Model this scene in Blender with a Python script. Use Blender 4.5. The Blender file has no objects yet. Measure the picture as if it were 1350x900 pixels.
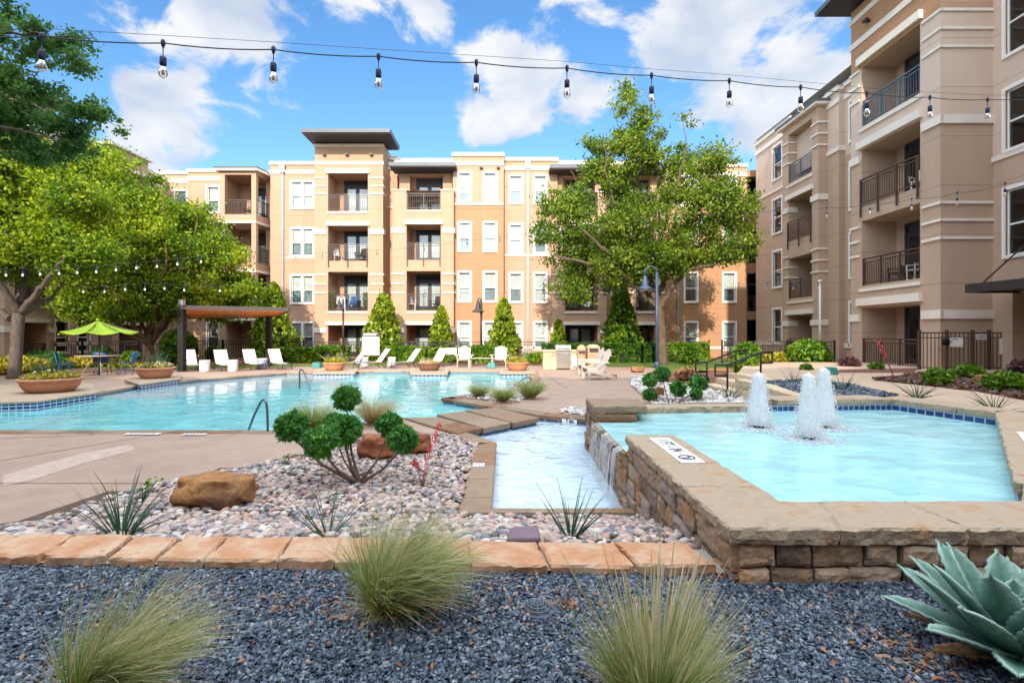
import bpy, bmesh, math, random
import numpy as np
from mathutils import Vector, Matrix, noise
from mathutils.geometry import tessellate_polygon
R = math.radians
rng = np.random.default_rng(7)
random.seed(7)
sc = bpy.context.scene
COL = sc.collection

# ------------------------------------------------------------------ camera
F = 675.0            # focal length in photo pixels (18 mm on 36 mm, photo 1350 wide)
CX, CY, CZ = 675.0, 440.0, 1.5
cam_d = bpy.data.cameras.new('camera')
cam = bpy.data.objects.new('camera', cam_d); COL.objects.link(cam)
cam.location = (0, 0, CZ); cam.rotation_euler = (R(90), 0, 0)
cam_d.sensor_width = 36; cam_d.lens = 18.0
cam_d.shift_y = -10 / 1350
cam_d.clip_start = 0.05; cam_d.clip_end = 2000
sc.camera = cam
# ------------------------------------------------------------------ light
SUN_EL, SUN_AZ = 25.0, 6.0       # azimuth: degrees towards -X from straight behind the camera (-Y)
to_sun = Vector((-math.sin(R(SUN_AZ)) * math.cos(R(SUN_EL)), -math.cos(R(SUN_AZ)) * math.cos(R(SUN_EL)), math.sin(R(SUN_EL))))
sun_d = bpy.data.lights.new('sun', 'SUN'); sun = bpy.data.objects.new('sun', sun_d); COL.objects.link(sun)
sun_d.energy = 3.6; sun_d.angle = R(0.6); sun_d.color = (1.0, 0.86, 0.70)
sun.rotation_euler = to_sun.to_track_quat('Z', 'Y').to_euler(); sun.location = to_sun * 60
sc.view_settings.view_transform = 'Standard'; sc.view_settings.look = 'None'
sc.view_settings.gamma = 1.0; sc.view_settings.exposure = 0.84; sc.view_settings.use_curve_mapping = False
SKY_STRENGTH = 0.15
world = bpy.data.worlds.new('World'); sc.world = world; world.use_nodes = True
def build_world():
    nt = world.node_tree; N = nt.nodes; L = nt.links; N.clear()
    out = N.new('ShaderNodeOutputWorld'); bg = N.new('ShaderNodeBackground')
    sky = N.new('ShaderNodeTexSky'); sky.sky_type = 'NISHITA'; sky.sun_disc = False
    sky.sun_elevation = R(SUN_EL); sky.sun_rotation = math.atan2(to_sun.x, to_sun.y)
    sky.air_density = 1.0; sky.dust_density = 0.3; sky.ozone_density = 2.2
    geo = N.new('ShaderNodeNewGeometry')
    tc = N.new('ShaderNodeTexCoord')
    dirn = N.new('ShaderNodeVectorMath'); dirn.operation = 'NORMALIZE'; L.new(tc.outputs['Generated'], dirn.inputs[0])
    # cumulus banks, each a direction in the sky with an angular radius
    blobs = [(285, 20, .17), (330, 60, .10), (215, 45, .05), (235, 170, .12), (190, 205, .11), (560, 5, .09), (690, 120, .13), (650, 75, .09), (640, 160, .08),
             (960, 40, .20), (1060, 90, .14), (890, 60, .13), (1010, 170, .09), (440, -60, .12), (800, -120, .2), (760, 130, .08), (960, 110, .1)]
    prev = None
    for px, py, r in blobs:
        d = Vector(((px - CX) / F, 1, (CY - py) / F)).normalized()
        dist = N.new('ShaderNodeVectorMath'); dist.operation = 'DISTANCE'; dist.inputs[1].default_value = d
        L.new(dirn.outputs[0], dist.inputs[0])
        mr = N.new('ShaderNodeMapRange'); mr.inputs[1].default_value = 0; mr.inputs[2].default_value = r * 1.1
        mr.inputs[3].default_value = 1; mr.inputs[4].default_value = 0
        L.new(dist.outputs['Value'], mr.inputs[0])
        if prev is None: prev = mr.outputs[0]
        else:
            mx = N.new('ShaderNodeMath'); mx.operation = 'MAXIMUM'; L.new(prev, mx.inputs[0]); L.new(mr.outputs[0], mx.inputs[1]); prev = mx.outputs[0]
    # unseen fill clouds added behind the camera and overhead, by noise alone
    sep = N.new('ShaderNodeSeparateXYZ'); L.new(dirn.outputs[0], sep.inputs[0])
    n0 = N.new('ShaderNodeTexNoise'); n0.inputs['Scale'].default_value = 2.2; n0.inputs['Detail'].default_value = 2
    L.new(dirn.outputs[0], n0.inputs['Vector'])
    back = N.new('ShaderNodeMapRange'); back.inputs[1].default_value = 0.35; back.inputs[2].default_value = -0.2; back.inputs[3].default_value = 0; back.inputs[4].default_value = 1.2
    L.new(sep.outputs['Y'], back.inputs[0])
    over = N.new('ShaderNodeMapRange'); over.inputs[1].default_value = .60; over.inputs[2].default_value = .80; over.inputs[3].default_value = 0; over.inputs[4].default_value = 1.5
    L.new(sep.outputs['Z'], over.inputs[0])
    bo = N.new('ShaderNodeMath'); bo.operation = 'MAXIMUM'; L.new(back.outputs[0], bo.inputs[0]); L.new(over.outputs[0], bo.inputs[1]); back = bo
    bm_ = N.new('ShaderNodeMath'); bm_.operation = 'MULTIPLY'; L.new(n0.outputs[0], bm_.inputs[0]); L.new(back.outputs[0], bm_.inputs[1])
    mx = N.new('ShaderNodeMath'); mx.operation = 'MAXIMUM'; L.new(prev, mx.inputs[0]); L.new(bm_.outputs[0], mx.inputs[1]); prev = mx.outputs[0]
    n1 = N.new('ShaderNodeTexNoise'); n1.inputs['Scale'].default_value = 7.5; n1.inputs['Detail'].default_value = 9; n1.inputs['Roughness'].default_value = .62; n1.inputs['Distortion'].default_value = .35
    mp = N.new('ShaderNodeMapping'); mp.inputs['Scale'].default_value = (1, 1, 1.7); L.new(dirn.outputs[0], mp.inputs[0]); L.new(mp.outputs[0], n1.inputs['Vector'])
    # density = smooth(blob * .9 + (noise-.5)*1.6)
    a = N.new('ShaderNodeMath'); a.operation = 'SUBTRACT'; L.new(n1.outputs[0], a.inputs[0]); a.inputs[1].default_value = .5
    b = N.new('ShaderNodeMath'); b.operation = 'MULTIPLY_ADD'; L.new(a.outputs[0], b.inputs[0]); b.inputs[1].default_value = 2.0; L.new(prev, b.inputs[2])
    dens = N.new('ShaderNodeMapRange'); dens.interpolation_type = 'SMOOTHSTEP'; dens.inputs[1].default_value = .38; dens.inputs[2].default_value = .70
    L.new(b.outputs[0], dens.inputs[0])
    lim = N.new('ShaderNodeMath'); lim.operation = 'MULTIPLY'; L.new(dens.outputs[0], lim.inputs[0]); lim.inputs[1].default_value = .93
    # cloud body: white with faint grey-blue folds
    n2 = N.new('ShaderNodeTexNoise'); n2.inputs['Scale'].default_value = 9; n2.inputs['Detail'].default_value = 5; L.new(mp.outputs[0], n2.inputs['Vector'])
    cr = N.new('ShaderNodeValToRGB'); cr.color_ramp.elements[0].position = .3; cr.color_ramp.elements[1].position = .62
    k = CLOUD / SKY_STRENGTH
    cr.color_ramp.elements[0].color = (.62 * k, .70 * k, .84 * k, 1); cr.color_ramp.elements[1].color = (1 * k, 1 * k, 1.0 * k, 1)
    L.new(n2.outputs[0], cr.inputs[0])
    # the added out-of-view clouds are boosted to lift the shaded foreground
    br = N.new('ShaderNodeMath'); br.operation = 'MULTIPLY_ADD'; L.new(bo.outputs[0], br.inputs[0]); br.inputs[1].default_value = FILL_CLOUD; br.inputs[2].default_value = 1.0
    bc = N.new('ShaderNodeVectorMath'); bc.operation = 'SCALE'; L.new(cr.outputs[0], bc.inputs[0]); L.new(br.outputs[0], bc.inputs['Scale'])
    hs = N.new('ShaderNodeHueSaturation'); hs.inputs['Saturation'].default_value = SKY_SAT; hs.inputs['Value'].default_value = SKY_VAL; L.new(sky.outputs[0], hs.inputs['Color'])
    mix = N.new('ShaderNodeMix'); mix.data_type = 'RGBA'; mix.clamp_factor = True
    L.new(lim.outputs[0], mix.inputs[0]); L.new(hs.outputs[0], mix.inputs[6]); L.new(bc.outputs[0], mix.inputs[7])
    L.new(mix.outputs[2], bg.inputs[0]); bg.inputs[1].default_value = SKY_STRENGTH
    L.new(bg.outputs[0], out.inputs[0])
SOUTH_Y, SOUTH_H = -7.0, 11.3      # face and height of the courtyard range behind the viewpoint, whose shade covers the foreground
CLOUD, FILL_CLOUD, SKY_SAT, SKY_VAL = 0.56, 2.35, 1.22, 0.98
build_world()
sc.cycles.max_bounces = 8; sc.cycles.transparent_max_bounces = 12; sc.cycles.caustics_reflective = False; sc.cycles.caustics_refractive = False
sc.cycles.sample_clamp_indirect = 6

# ------------------------------------------------------------------ helpers
def X(px, Y): return (px - CX) / F * Y
def Z(py, Y): return CZ + (CY - py) * Y / F
def G(px, py, z=0.0):                        # where a point seen in the photo lies on the level z
    Y = (CZ - z) * F / (py - CY)
    return Vector((X(px, Y), Y, z))
def tag(o, label=None, cat=None, group=None, kind=None):
    if label: o['label'] = label
    if cat: o['category'] = cat
    if group: o['group'] = group
    if kind: o['kind'] = kind
    return o
def empty(name, loc=(0, 0, 0), rz=0.0):
    o = bpy.data.objects.new(name, None); COL.objects.link(o)
    o.location = loc; o.rotation_euler = (0, 0, rz); o.empty_display_size = .2
    return o
def thing(name, label, cat, loc=(0, 0, 0), group=None, rz=0.0):
    return tag(empty(name, loc, rz), label, cat, group)
def kids(o): return [c for c in bpy.data.objects if c.parent == o]
def dup(root, loc, rz, label, group=None, scale=1.0):
    def cp(o, parent):
        c = o.copy(); COL.objects.link(c)
        if parent is not None: c.parent = parent
        for ch in kids(o): cp(ch, c)
        return c
    c = cp(root, None); c.location = loc; c.rotation_euler = (0, 0, rz); c.scale = (scale,) * 3
    c['label'] = label
    if group: c['group'] = group
    return c
def link_mesh(name, me, mat=None, parent=None):
    o = bpy.data.objects.new(name, me); COL.objects.link(o)
    if mat is not None: me.materials.append(mat)
    if parent is not None: o.parent = parent
    return o
def np_mesh(name, verts, faces, mat, parent=None, smooth=False, attrs=None):
    """verts (n,3); faces (m,k) of one arity."""
    me = bpy.data.meshes.new(name)
    verts = np.asarray(verts, np.float32); faces = np.asarray(faces, np.int32)
    m, k = faces.shape
    me.vertices.add(len(verts)); me.vertices.foreach_set('co', verts.ravel())
    me.loops.add(m * k); me.loops.foreach_set('vertex_index', faces.ravel())
    me.polygons.add(m); me.polygons.foreach_set('loop_start', np.arange(0, m * k, k, dtype=np.int32))
    if smooth: me.polygons.foreach_set('use_smooth', np.ones(m, bool))
    if attrs:
        for an, av in attrs.items():
            at = me.attributes.new(an, 'FLOAT', 'POINT'); at.data.foreach_set('value', np.asarray(av, np.float32))
    me.update(calc_edges=True)
    return link_mesh(name, me, mat, parent)

class MB:
    """collects shapes for ONE mesh object; world coordinates, shifted to the parent's base on build"""
    def __init__(s): s.v = []; s.f = []; s.sm = []
    def add(s, vs, fs, smooth=False):
        b = len(s.v); s.v += [tuple(v) for v in vs]
        for f in fs: s.f.append(tuple(i + b for i in f)); s.sm.append(smooth)
        return s
    def box(s, x0, x1, y0, y1, z0, z1):
        if x0 > x1: x0, x1 = x1, x0
        if y0 > y1: y0, y1 = y1, y0
        if z0 > z1: z0, z1 = z1, z0
        return s.add([(x0, y0, z0), (x1, y0, z0), (x1, y1, z0), (x0, y1, z0), (x0, y0, z1), (x1, y0, z1), (x1, y1, z1), (x0, y1, z1)],
                     [(3, 2, 1, 0), (4, 5, 6, 7), (0, 1, 5, 4), (1, 2, 6, 5), (2, 3, 7, 6), (3, 0, 4, 7)])
    def rbox(s, c, size, rot, bev=0):        # oriented box
        hx, hy, hz = size[0] / 2, size[1] / 2, size[2] / 2
        vs = [Vector(c) + rot @ Vector((a * hx, b * hy, d * hz)) for d in (-1, 1) for a, b in ((-1, -1), (1, -1), (1, 1), (-1, 1))]
        return s.add(vs, [(3, 2, 1, 0), (4, 5, 6, 7), (0, 1, 5, 4), (1, 2, 6, 5), (2, 3, 7, 6), (3, 0, 4, 7)])
    def bar(s, p, q, w, h=None, up=(0, 0, 1)):       # rectangular bar from p to q
        p = Vector(p); q = Vector(q); h = h or w; d = (q - p)
        if d.length < 1e-6: return s
        y = d.normalized(); u = Vector(up)
        if abs(y.dot(u)) > .98: u = Vector((1, 0, 0))
        x = y.cross(u).normalized(); z = x.cross(y)
        return s.rbox((p + q) / 2, (w, d.length, h), Matrix((x, y, z)).transposed())
    def tube(s, pts, r, n=8, caps=True, smooth=True):
        pts = [Vector(p) for p in pts]; m = len(pts)
        rs = list(r) if hasattr(r, '__len__') else [r] * m
        vs = []; fs = []
        t0 = (pts[1] - pts[0]).normalized(); a = Vector((0, 0, 1)) if abs(t0.z) < .9 else Vector((1, 0, 0))
        x = t0.cross(a).normalized()
        for i, p in enumerate(pts):
            t = (pts[min(i + 1, m - 1)] - pts[max(i - 1, 0)]).normalized()
            x = (x - t * x.dot(t)); x = x.normalized() if x.length > 1e-6 else t.cross(Vector((0, 1, .3))).normalized()
            y = t.cross(x)
            for k in range(n):
                an = 2 * math.pi * k / n; vs.append(p + (x * math.cos(an) + y * math.sin(an)) * rs[i])
        for i in range(m - 1):
            for k in range(n):
                k2 = (k + 1) % n; fs.append((i * n + k, i * n + k2, (i + 1) * n + k2, (i + 1) * n + k))
        s.add(vs, fs, smooth)
        if caps:
            b = len(s.v) - m * n
            s.f.append(tuple(b + k for k in reversed(range(n)))); s.sm.append(False)
            s.f.append(tuple(b + (m - 1) * n + k for k in range(n))); s.sm.append(False)
        return s
    def lathe(s, prof, c=(0, 0, 0), n=24, smooth=True, sx=1, sy=1, jit=None):
        vs = []; fs = []; m = len(prof)
        for r, z in prof:
            for k in range(n):
                an = 2 * math.pi * k / n
                vs.append((c[0] + r * math.cos(an) * sx, c[1] + r * math.sin(an) * sy, c[2] + z))
        for i in range(m - 1):
            for k in range(n):
                k2 = (k + 1) % n; fs.append((i * n + k, i * n + k2, (i + 1) * n + k2, (i + 1) * n + k))
        s.add(vs, fs, smooth)
        b = len(s.v) - m * n
        if prof[0][0] > 1e-4: s.f.append(tuple(b + k for k in reversed(range(n)))); s.sm.append(False)
        if prof[-1][0] > 1e-4: s.f.append(tuple(b + (m - 1) * n + k for k in range(n))); s.sm.append(False)
        return s
    def prism(s, poly, z0, z1):              # vertical prism over a plan polygon (ccw)
        n = len(poly); vs = [(p[0], p[1], z0) for p in poly] + [(p[0], p[1], z1) for p in poly]
        fs = [tuple(reversed(range(n))), tuple(range(n, 2 * n))] + [(i, (i + 1) % n, n + (i + 1) % n, n + i) for i in range(n)]
        return s.add(vs, fs)
    def quad(s, a, b, c, d): return s.add([a, b, c, d], [(0, 1, 2, 3)])
    def build(s, name, mat, parent=None, bevel=0, subd=0, recalc=False):
        off = Vector((0, 0, 0)); p = parent
        while p is not None: off += p.location; p = p.parent
        me = bpy.data.meshes.new(name)
        me.from_pydata([(v[0] - off.x, v[1] - off.y, v[2] - off.z) for v in s.v], [], s.f)
        me.polygons.foreach_set('use_smooth', s.sm)
        if recalc:
            b = bmesh.new(); b.from_mesh(me); bmesh.ops.recalc_face_normals(b, faces=b.faces); b.to_mesh(me); b.free()
        me.update()
        o = link_mesh(name, me, mat, parent)
        if bevel:
            md = o.modifiers.new('bevel', 'BEVEL'); md.width = bevel; md.segments = 2; md.limit_method = 'ANGLE'
        return o

# ------------------------------------------------------------------ materials
def mk(name, col, rough=.8, var=.12, scale=6., bump=0., bscale=None, metal=0., spec=.4, col2=None, stains=0., stain_col=None, stretch=(1, 1, 1), clear=0., score=0.):
    m = bpy.data.materials.new(name); m.use_nodes = True; nt = m.node_tree; N = nt.nodes; L = nt.links
    p = N['Principled BSDF']; p.inputs['Roughness'].default_value = rough; p.inputs['Metallic'].default_value = metal
    p.inputs['Specular IOR Level'].default_value = spec; p.inputs['Coat Weight'].default_value = clear
    tc = N.new('ShaderNodeTexCoord'); mp = N.new('ShaderNodeMapping'); mp.inputs['Scale'].default_value = stretch
    L.new(tc.outputs['Object'], mp.inputs[0])
    n = N.new('ShaderNodeTexNoise'); n.inputs['Scale'].default_value = scale; n.inputs['Detail'].default_value = 6; n.inputs['Roughness'].default_value = .6
    L.new(mp.outputs[0], n.inputs['Vector'])
    cr = N.new('ShaderNodeValToRGB'); e = cr.color_ramp.elements
    e[0].position = .3; e[1].position = .7
    c2 = col2 or tuple(min(1, c * (1 + var)) for c in col)
    c1 = tuple(c * (1 - var) for c in col) if col2 is None else col
    e[0].color = (*c1, 1); e[1].color = (*c2, 1); L.new(n.outputs[0], cr.inputs[0])
    c = cr.outputs[0]
    if stains:
        n2 = N.new('ShaderNodeTexNoise'); n2.inputs['Scale'].default_value = scale * .23; n2.inputs['Detail'].default_value = 8; n2.inputs['Roughness'].default_value = .7
        L.new(mp.outputs[0], n2.inputs['Vector'])
        mr = N.new('ShaderNodeMapRange'); mr.inputs[1].default_value = .5; mr.inputs[2].default_value = .7; mr.inputs[4].default_value = stains
        L.new(n2.outputs[0], mr.inputs[0])
        mx = N.new('ShaderNodeMix'); mx.data_type = 'RGBA'; L.new(mr.outputs[0], mx.inputs[0]); L.new(c, mx.inputs[6])
        mx.inputs[7].default_value = (*(stain_col or tuple(x * .55 for x in col)), 1); c = mx.outputs[2]
    if score:       # scored control joints in the render, one every `score` metres of height
        sz = N.new('ShaderNodeSeparateXYZ'); L.new(tc.outputs['Object'], sz.inputs[0])
        fr = N.new('ShaderNodeMath'); fr.operation = 'PINGPONG'; fr.inputs[1].default_value = score / 2; L.new(sz.outputs['Z'], fr.inputs[0])
        lt = N.new('ShaderNodeMath'); lt.operation = 'LESS_THAN'; lt.inputs[1].default_value = .011; L.new(fr.outputs[0], lt.inputs[0])
        mx = N.new('ShaderNodeMix'); mx.data_type = 'RGBA'; L.new(lt.outputs[0], mx.inputs[0]); L.new(c, mx.inputs[6]); mx.inputs[7].default_value = (*(x * .62 for x in col), 1); c = mx.outputs[2]
    L.new(c, p.inputs['Base Color'])
    if bump:
        nb = N.new('ShaderNodeTexNoise'); nb.inputs['Scale'].default_value = bscale or scale * 4; nb.inputs['Detail'].default_value = 5
        L.new(mp.outputs[0], nb.inputs['Vector'])
        bp = N.new('ShaderNodeBump'); bp.inputs['Strength'].default_value = bump; bp.inputs['Distance'].default_value = .02
        L.new(nb.outputs[0], bp.inputs['Height']); L.new(bp.outputs[0], p.inputs['Normal'])
    return m
def leafmat(name, cols, trans=.3, rough=.5, big=.6, spec=.3):
    """colour chosen per leaf (random per island) with a slow drift through the crown"""
    m = bpy.data.materials.new(name); m.use_nodes = True; nt = m.node_tree; N = nt.nodes; L = nt.links
    p = N['Principled BSDF']; p.inputs['Roughness'].default_value = rough; p.inputs['Specular IOR Level'].default_value = spec
    g = N.new('ShaderNodeNewGeometry'); tc = N.new('ShaderNodeTexCoord')
    n = N.new('ShaderNodeTexNoise'); n.inputs['Scale'].default_value = big; n.inputs['Detail'].default_value = 3; L.new(tc.outputs['Object'], n.inputs['Vector'])
    a = N.new('ShaderNodeMath'); a.operation = 'MULTIPLY_ADD'; L.new(n.outputs[0], a.inputs[0]); a.inputs[1].default_value = 1.3; a.inputs[2].default_value = -.4
    b = N.new('ShaderNodeMath'); b.operation = 'MULTIPLY_ADD'; L.new(g.outputs['Random Per Island'], b.inputs[0]); b.inputs[1].default_value = .55; L.new(a.outputs[0], b.inputs[2])
    cr = N.new('ShaderNodeValToRGB'); el = cr.color_ramp.elements
    while len(el) < len(cols): el.new(.5)
    for i, c in enumerate(cols): el[i].position = i / (len(cols) - 1); el[i].color = (*c, 1)
    L.new(b.outputs[0], cr.inputs[0]); L.new(cr.outputs[0], p.inputs['Base Color'])
    t = N.new('ShaderNodeBsdfTranslucent'); L.new(cr.outputs[0], t.inputs[0])
    mx = N.new('ShaderNodeMixShader'); mx.inputs[0].default_value = trans
    L.new(p.outputs[0], mx.inputs[1]); L.new(t.outputs[0], mx.inputs[2]); L.new(mx.outputs[0], N['Material Output'].inputs[0])
    return m
def blademat(name, base, mid, tip, trans=.3, rnd=.35):
    """blades: colour runs along the blade (attribute t), each blade a little different"""
    m = bpy.data.materials.new(name); m.use_nodes = True; nt = m.node_tree; N = nt.nodes; L = nt.links
    p = N['Principled BSDF']; p.inputs['Roughness'].default_value = .55; p.inputs['Specular IOR Level'].default_value = .3
    at = N.new('ShaderNodeAttribute'); at.attribute_name = 't'; g = N.new('ShaderNodeNewGeometry')
    a = N.new('ShaderNodeMath'); a.operation = 'MULTIPLY_ADD'; L.new(g.outputs['Random Per Island'], a.inputs[0]); a.inputs[1].default_value = rnd; L.new(at.outputs['Fac'], a.inputs[2])
    b = N.new('ShaderNodeMath'); b.operation = 'SUBTRACT'; L.new(a.outputs[0], b.inputs[0]); b.inputs[1].default_value = rnd / 2
    cr = N.new('ShaderNodeValToRGB'); el = cr.color_ramp.elements; el.new(.5)
    for i, c in enumerate((base, mid, tip)): el[i].position = (.05, .52, .95)[i]; el[i].color = (*c, 1)
    L.new(b.outputs[0], cr.inputs[0]); L.new(cr.outputs[0], p.inputs['Base Color'])
    t = N.new('ShaderNodeBsdfTranslucent'); L.new(cr.outputs[0], t.inputs[0])
    mx = N.new('ShaderNodeMixShader'); mx.inputs[0].default_value = trans
    L.new(p.outputs[0], mx.inputs[1]); L.new(t.outputs[0], mx.inputs[2]); L.new(mx.outputs[0], N['Material Output'].inputs[0])
    return m
def rampmat(name, stops, rough=.6, by='island', scale=5., bump=0., bscale=40., spec=.4, detail=.25):
    """stones: each stone (island) takes its colour from the ramp, with a mottling of its own"""
    m = bpy.data.materials.new(name); m.use_nodes = True; nt = m.node_tree; N = nt.nodes; L = nt.links
    p = N['Principled BSDF']; p.inputs['Roughness'].default_value = rough; p.inputs['Specular IOR Level'].default_value = spec
    g = N.new('ShaderNodeNewGeometry'); tc = N.new('ShaderNodeTexCoord')
    n = N.new('ShaderNodeTexNoise'); n.inputs['Scale'].default_value = scale; n.inputs['Detail'].default_value = 7; n.inputs['Roughness'].default_value = .65; L.new(tc.outputs['Object'], n.inputs['Vector'])
    a = N.new('ShaderNodeMath'); a.operation = 'MULTIPLY_ADD'; L.new(n.outputs[0], a.inputs[0]); a.inputs[1].default_value = detail * 2; a.inputs[2].default_value = -detail
    b = N.new('ShaderNodeMath'); b.operation = 'ADD'; L.new(g.outputs['Random Per Island'], b.inputs[0]); L.new(a.outputs[0], b.inputs[1])
    cr = N.new('ShaderNodeValToRGB'); el = cr.color_ramp.elements
    while len(el) < len(stops): el.new(.5)
    for i, (po, c) in enumerate(stops): el[i].position = po; el[i].color = (*c, 1)
    L.new(b.outputs[0], cr.inputs[0]); L.new(cr.outputs[0], p.inputs['Base Color'])
    if bump:
        nb = N.new('ShaderNodeTexNoise'); nb.inputs['Scale'].default_value = bscale; nb.inputs['Detail'].default_value = 6; L.new(tc.outputs['Object'], nb.inputs['Vector'])
        bp = N.new('ShaderNodeBump'); bp.inputs['Strength'].default_value = bump; bp.inputs['Distance'].default_value = .015
        L.new(nb.outputs[0], bp.inputs['Height']); L.new(bp.outputs[0], p.inputs['Normal'])
    return m
def glassmat(name, tint=(.9, .95, .95), refl=.0, rough=.02):
    m = bpy.data.materials.new(name); m.use_nodes = True; nt = m.node_tree; N = nt.nodes; L = nt.links
    N.remove(N['Principled BSDF'])
    tr = N.new('ShaderNodeBsdfTransparent'); tr.inputs[0].default_value = (*tint, 1)
    gl = N.new('ShaderNodeBsdfGlossy'); gl.inputs['Roughness'].default_value = rough
    fr = N.new('ShaderNodeFresnel'); fr.inputs[0].default_value = 1.5
    ad = N.new('ShaderNodeMath'); ad.operation = 'ADD'; ad.use_clamp = True; L.new(fr.outputs[0], ad.inputs[0]); ad.inputs[1].default_value = refl
    mx = N.new('ShaderNodeMixShader'); L.new(ad.outputs[0], mx.inputs[0]); L.new(tr.outputs[0], mx.inputs[1]); L.new(gl.outputs[0], mx.inputs[2])
    L.new(mx.outputs[0], N['Material Output'].inputs[0])
    return m
def watermat(name, tint, rip=9., strength=.25, milk=0., milk_col=(.8, .93, .97), sx=1., dist=.05, low=.62):
    """clear pool water: tinted view of the plaster below, sky reflection by Fresnel, rippled; milk = churned foam share"""
    m = bpy.data.materials.new(name); m.use_nodes = True; nt = m.node_tree; N = nt.nodes; L = nt.links
    N.remove(N['Principled BSDF'])
    tc = N.new('ShaderNodeTexCoord'); mp = N.new('ShaderNodeMapping'); mp.inputs['Scale'].default_value = (sx, 1, 1); L.new(tc.outputs['Object'], mp.inputs[0])
    n = N.new('ShaderNodeTexNoise'); n.inputs['Scale'].default_value = rip; n.inputs['Detail'].default_value = 3; n.inputs['Distortion'].default_value = .8; L.new(mp.outputs[0], n.inputs['Vector'])
    n2 = N.new('ShaderNodeTexNoise'); n2.inputs['Scale'].default_value = rip * .28; n2.inputs['Detail'].default_value = 2; n2.inputs['Distortion'].default_value = 1.2; L.new(mp.outputs[0], n2.inputs['Vector'])
    ad = N.new('ShaderNodeMath'); ad.operation = 'MULTIPLY_ADD'; L.new(n2.outputs[0], ad.inputs[0]); ad.inputs[1].default_value = 1.6; L.new(n.outputs[0], ad.inputs[2])
    bp = N.new('ShaderNodeBump'); bp.inputs['Strength'].default_value = strength; bp.inputs['Distance'].default_value = dist; L.new(ad.outputs[0], bp.inputs['Height'])
    tr = N.new('ShaderNodeBsdfTransparent'); tr.inputs[0].default_value = (*tint, 1)
    gl = N.new('ShaderNodeBsdfGlossy'); gl.inputs['Roughness'].default_value = .03; L.new(bp.outputs[0], gl.inputs['Normal'])
    fr = N.new('ShaderNodeFresnel'); fr.inputs[0].default_value = 1.33; L.new(bp.outputs[0], fr.inputs['Normal'])
    under = tr.outputs[0]
    if milk:
        df = N.new('ShaderNodeBsdfDiffuse'); df.inputs[0].default_value = (*milk_col, 1)
        mr = N.new('ShaderNodeMapRange'); mr.inputs[1].default_value = .35; mr.inputs[2].default_value = .75; mr.inputs[3].default_value = milk * low; mr.inputs[4].default_value = milk
        L.new(n.outputs[0], mr.inputs[0])
        m1 = N.new('ShaderNodeMixShader'); L.new(mr.outputs[0], m1.inputs[0]); L.new(tr.outputs[0], m1.inputs[1]); L.new(df.outputs[0], m1.inputs[2]); under = m1.outputs[0]
    mx = N.new('ShaderNodeMixShader'); L.new(fr.outputs[0], mx.inputs[0]); L.new(under, mx.inputs[1]); L.new(gl.outputs[0], mx.inputs[2])
    L.new(mx.outputs[0], N['Material Output'].inputs[0])
    return m
def tilemat(name, col, grout, sx, sz, col2=None):
    """square glazed tiles on a vertical face: brick pattern over (x+y, z)"""
    m = bpy.data.materials.new(name); m.use_nodes = True; nt = m.node_tree; N = nt.nodes; L = nt.links
    p = N['Principled BSDF']; p.inputs['Roughness'].default_value = .25
    tc = N.new('ShaderNodeTexCoord'); sp = N.new('ShaderNodeSeparateXYZ'); L.new(tc.outputs['Object'], sp.inputs[0])
    ad = N.new('ShaderNodeMath'); ad.operation = 'ADD'; L.new(sp.outputs['X'], ad.inputs[0]); L.new(sp.outputs['Y'], ad.inputs[1])
    cb = N.new('ShaderNodeCombineXYZ'); L.new(ad.outputs[0], cb.inputs[0]); L.new(sp.outputs['Z'], cb.inputs[1])
    br = N.new('ShaderNodeTexBrick'); br.offset = 0; br.inputs['Scale'].default_value = 1; br.inputs['Brick Width'].default_value = sx; br.inputs['Row Height'].default_value = sz
    br.inputs['Mortar Size'].default_value = .012 * (sx / .15); br.inputs['Color1'].default_value = (*col, 1); br.inputs['Color2'].default_value = (*(col2 or tuple(c * .55 for c in col)), 1)
    br.inputs['Mortar'].default_value = (*grout, 1); L.new(cb.outputs[0], br.inputs['Vector']); L.new(br.outputs[0], p.inputs['Base Color'])
    return m

M = {}
M['peach'] = mk('stucco_peach', (.455, .298, .203), .9, .05, 1.6, .25, 60, stains=.5, stain_col=(.39, .245, .155), stretch=(1, 1, .3), score=1.55)
M['brown'] = mk('stucco_brown', (.405, .228, .125), .9, .06, 1.6, .25, 60, stains=.5, stain_col=(.335, .185, .10), stretch=(1, 1, .3), score=1.55)
M['tan'] = mk('stucco_tan', (.47, .34, .25), .9, .06, 1.6, .25, 60, stains=.5, stain_col=(.40, .28, .20), stretch=(1, 1, .3), score=1.55)
M['lighttan'] = mk('stucco_light_tan', (.61, .485, .39), .9, .05, 1.6, .25, 60, stains=.5, stain_col=(.53, .40, .30), stretch=(1, 1, .3), score=1.55)
M['trim'] = mk('trim_white', (.74, .68, .60), .75, .06, 3, .1, 40, stains=.25, stain_col=(.60, .53, .44))
M['winframe'] = mk('window_white', (.80, .78, .74), .5, .03, 4)
M['bronze'] = mk('bronze_metal', (.035, .028, .028), .45, .2, 9, spec=.5)
M['railbrown'] = mk('rail_brown', (.075, .048, .038), .5, .2, 9)
M['railblue'] = mk('rail_blue_grey', (.10, .14, .17), .45, .15, 9)
M['fascia'] = mk('roof_fascia', (.075, .095, .12), .45, .15, 3)
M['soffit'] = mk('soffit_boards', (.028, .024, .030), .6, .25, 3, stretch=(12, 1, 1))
M['galv'] = mk('galvanised_downspout', (.33, .35, .37), .4, .1, 3, metal=.4)
M['roofing'] = mk('roof_membrane', (.42, .40, .38), .9, .1, 2)
M['doorframe'] = mk('door_charcoal', (.035, .035, .045), .4, .15, 5)
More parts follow.
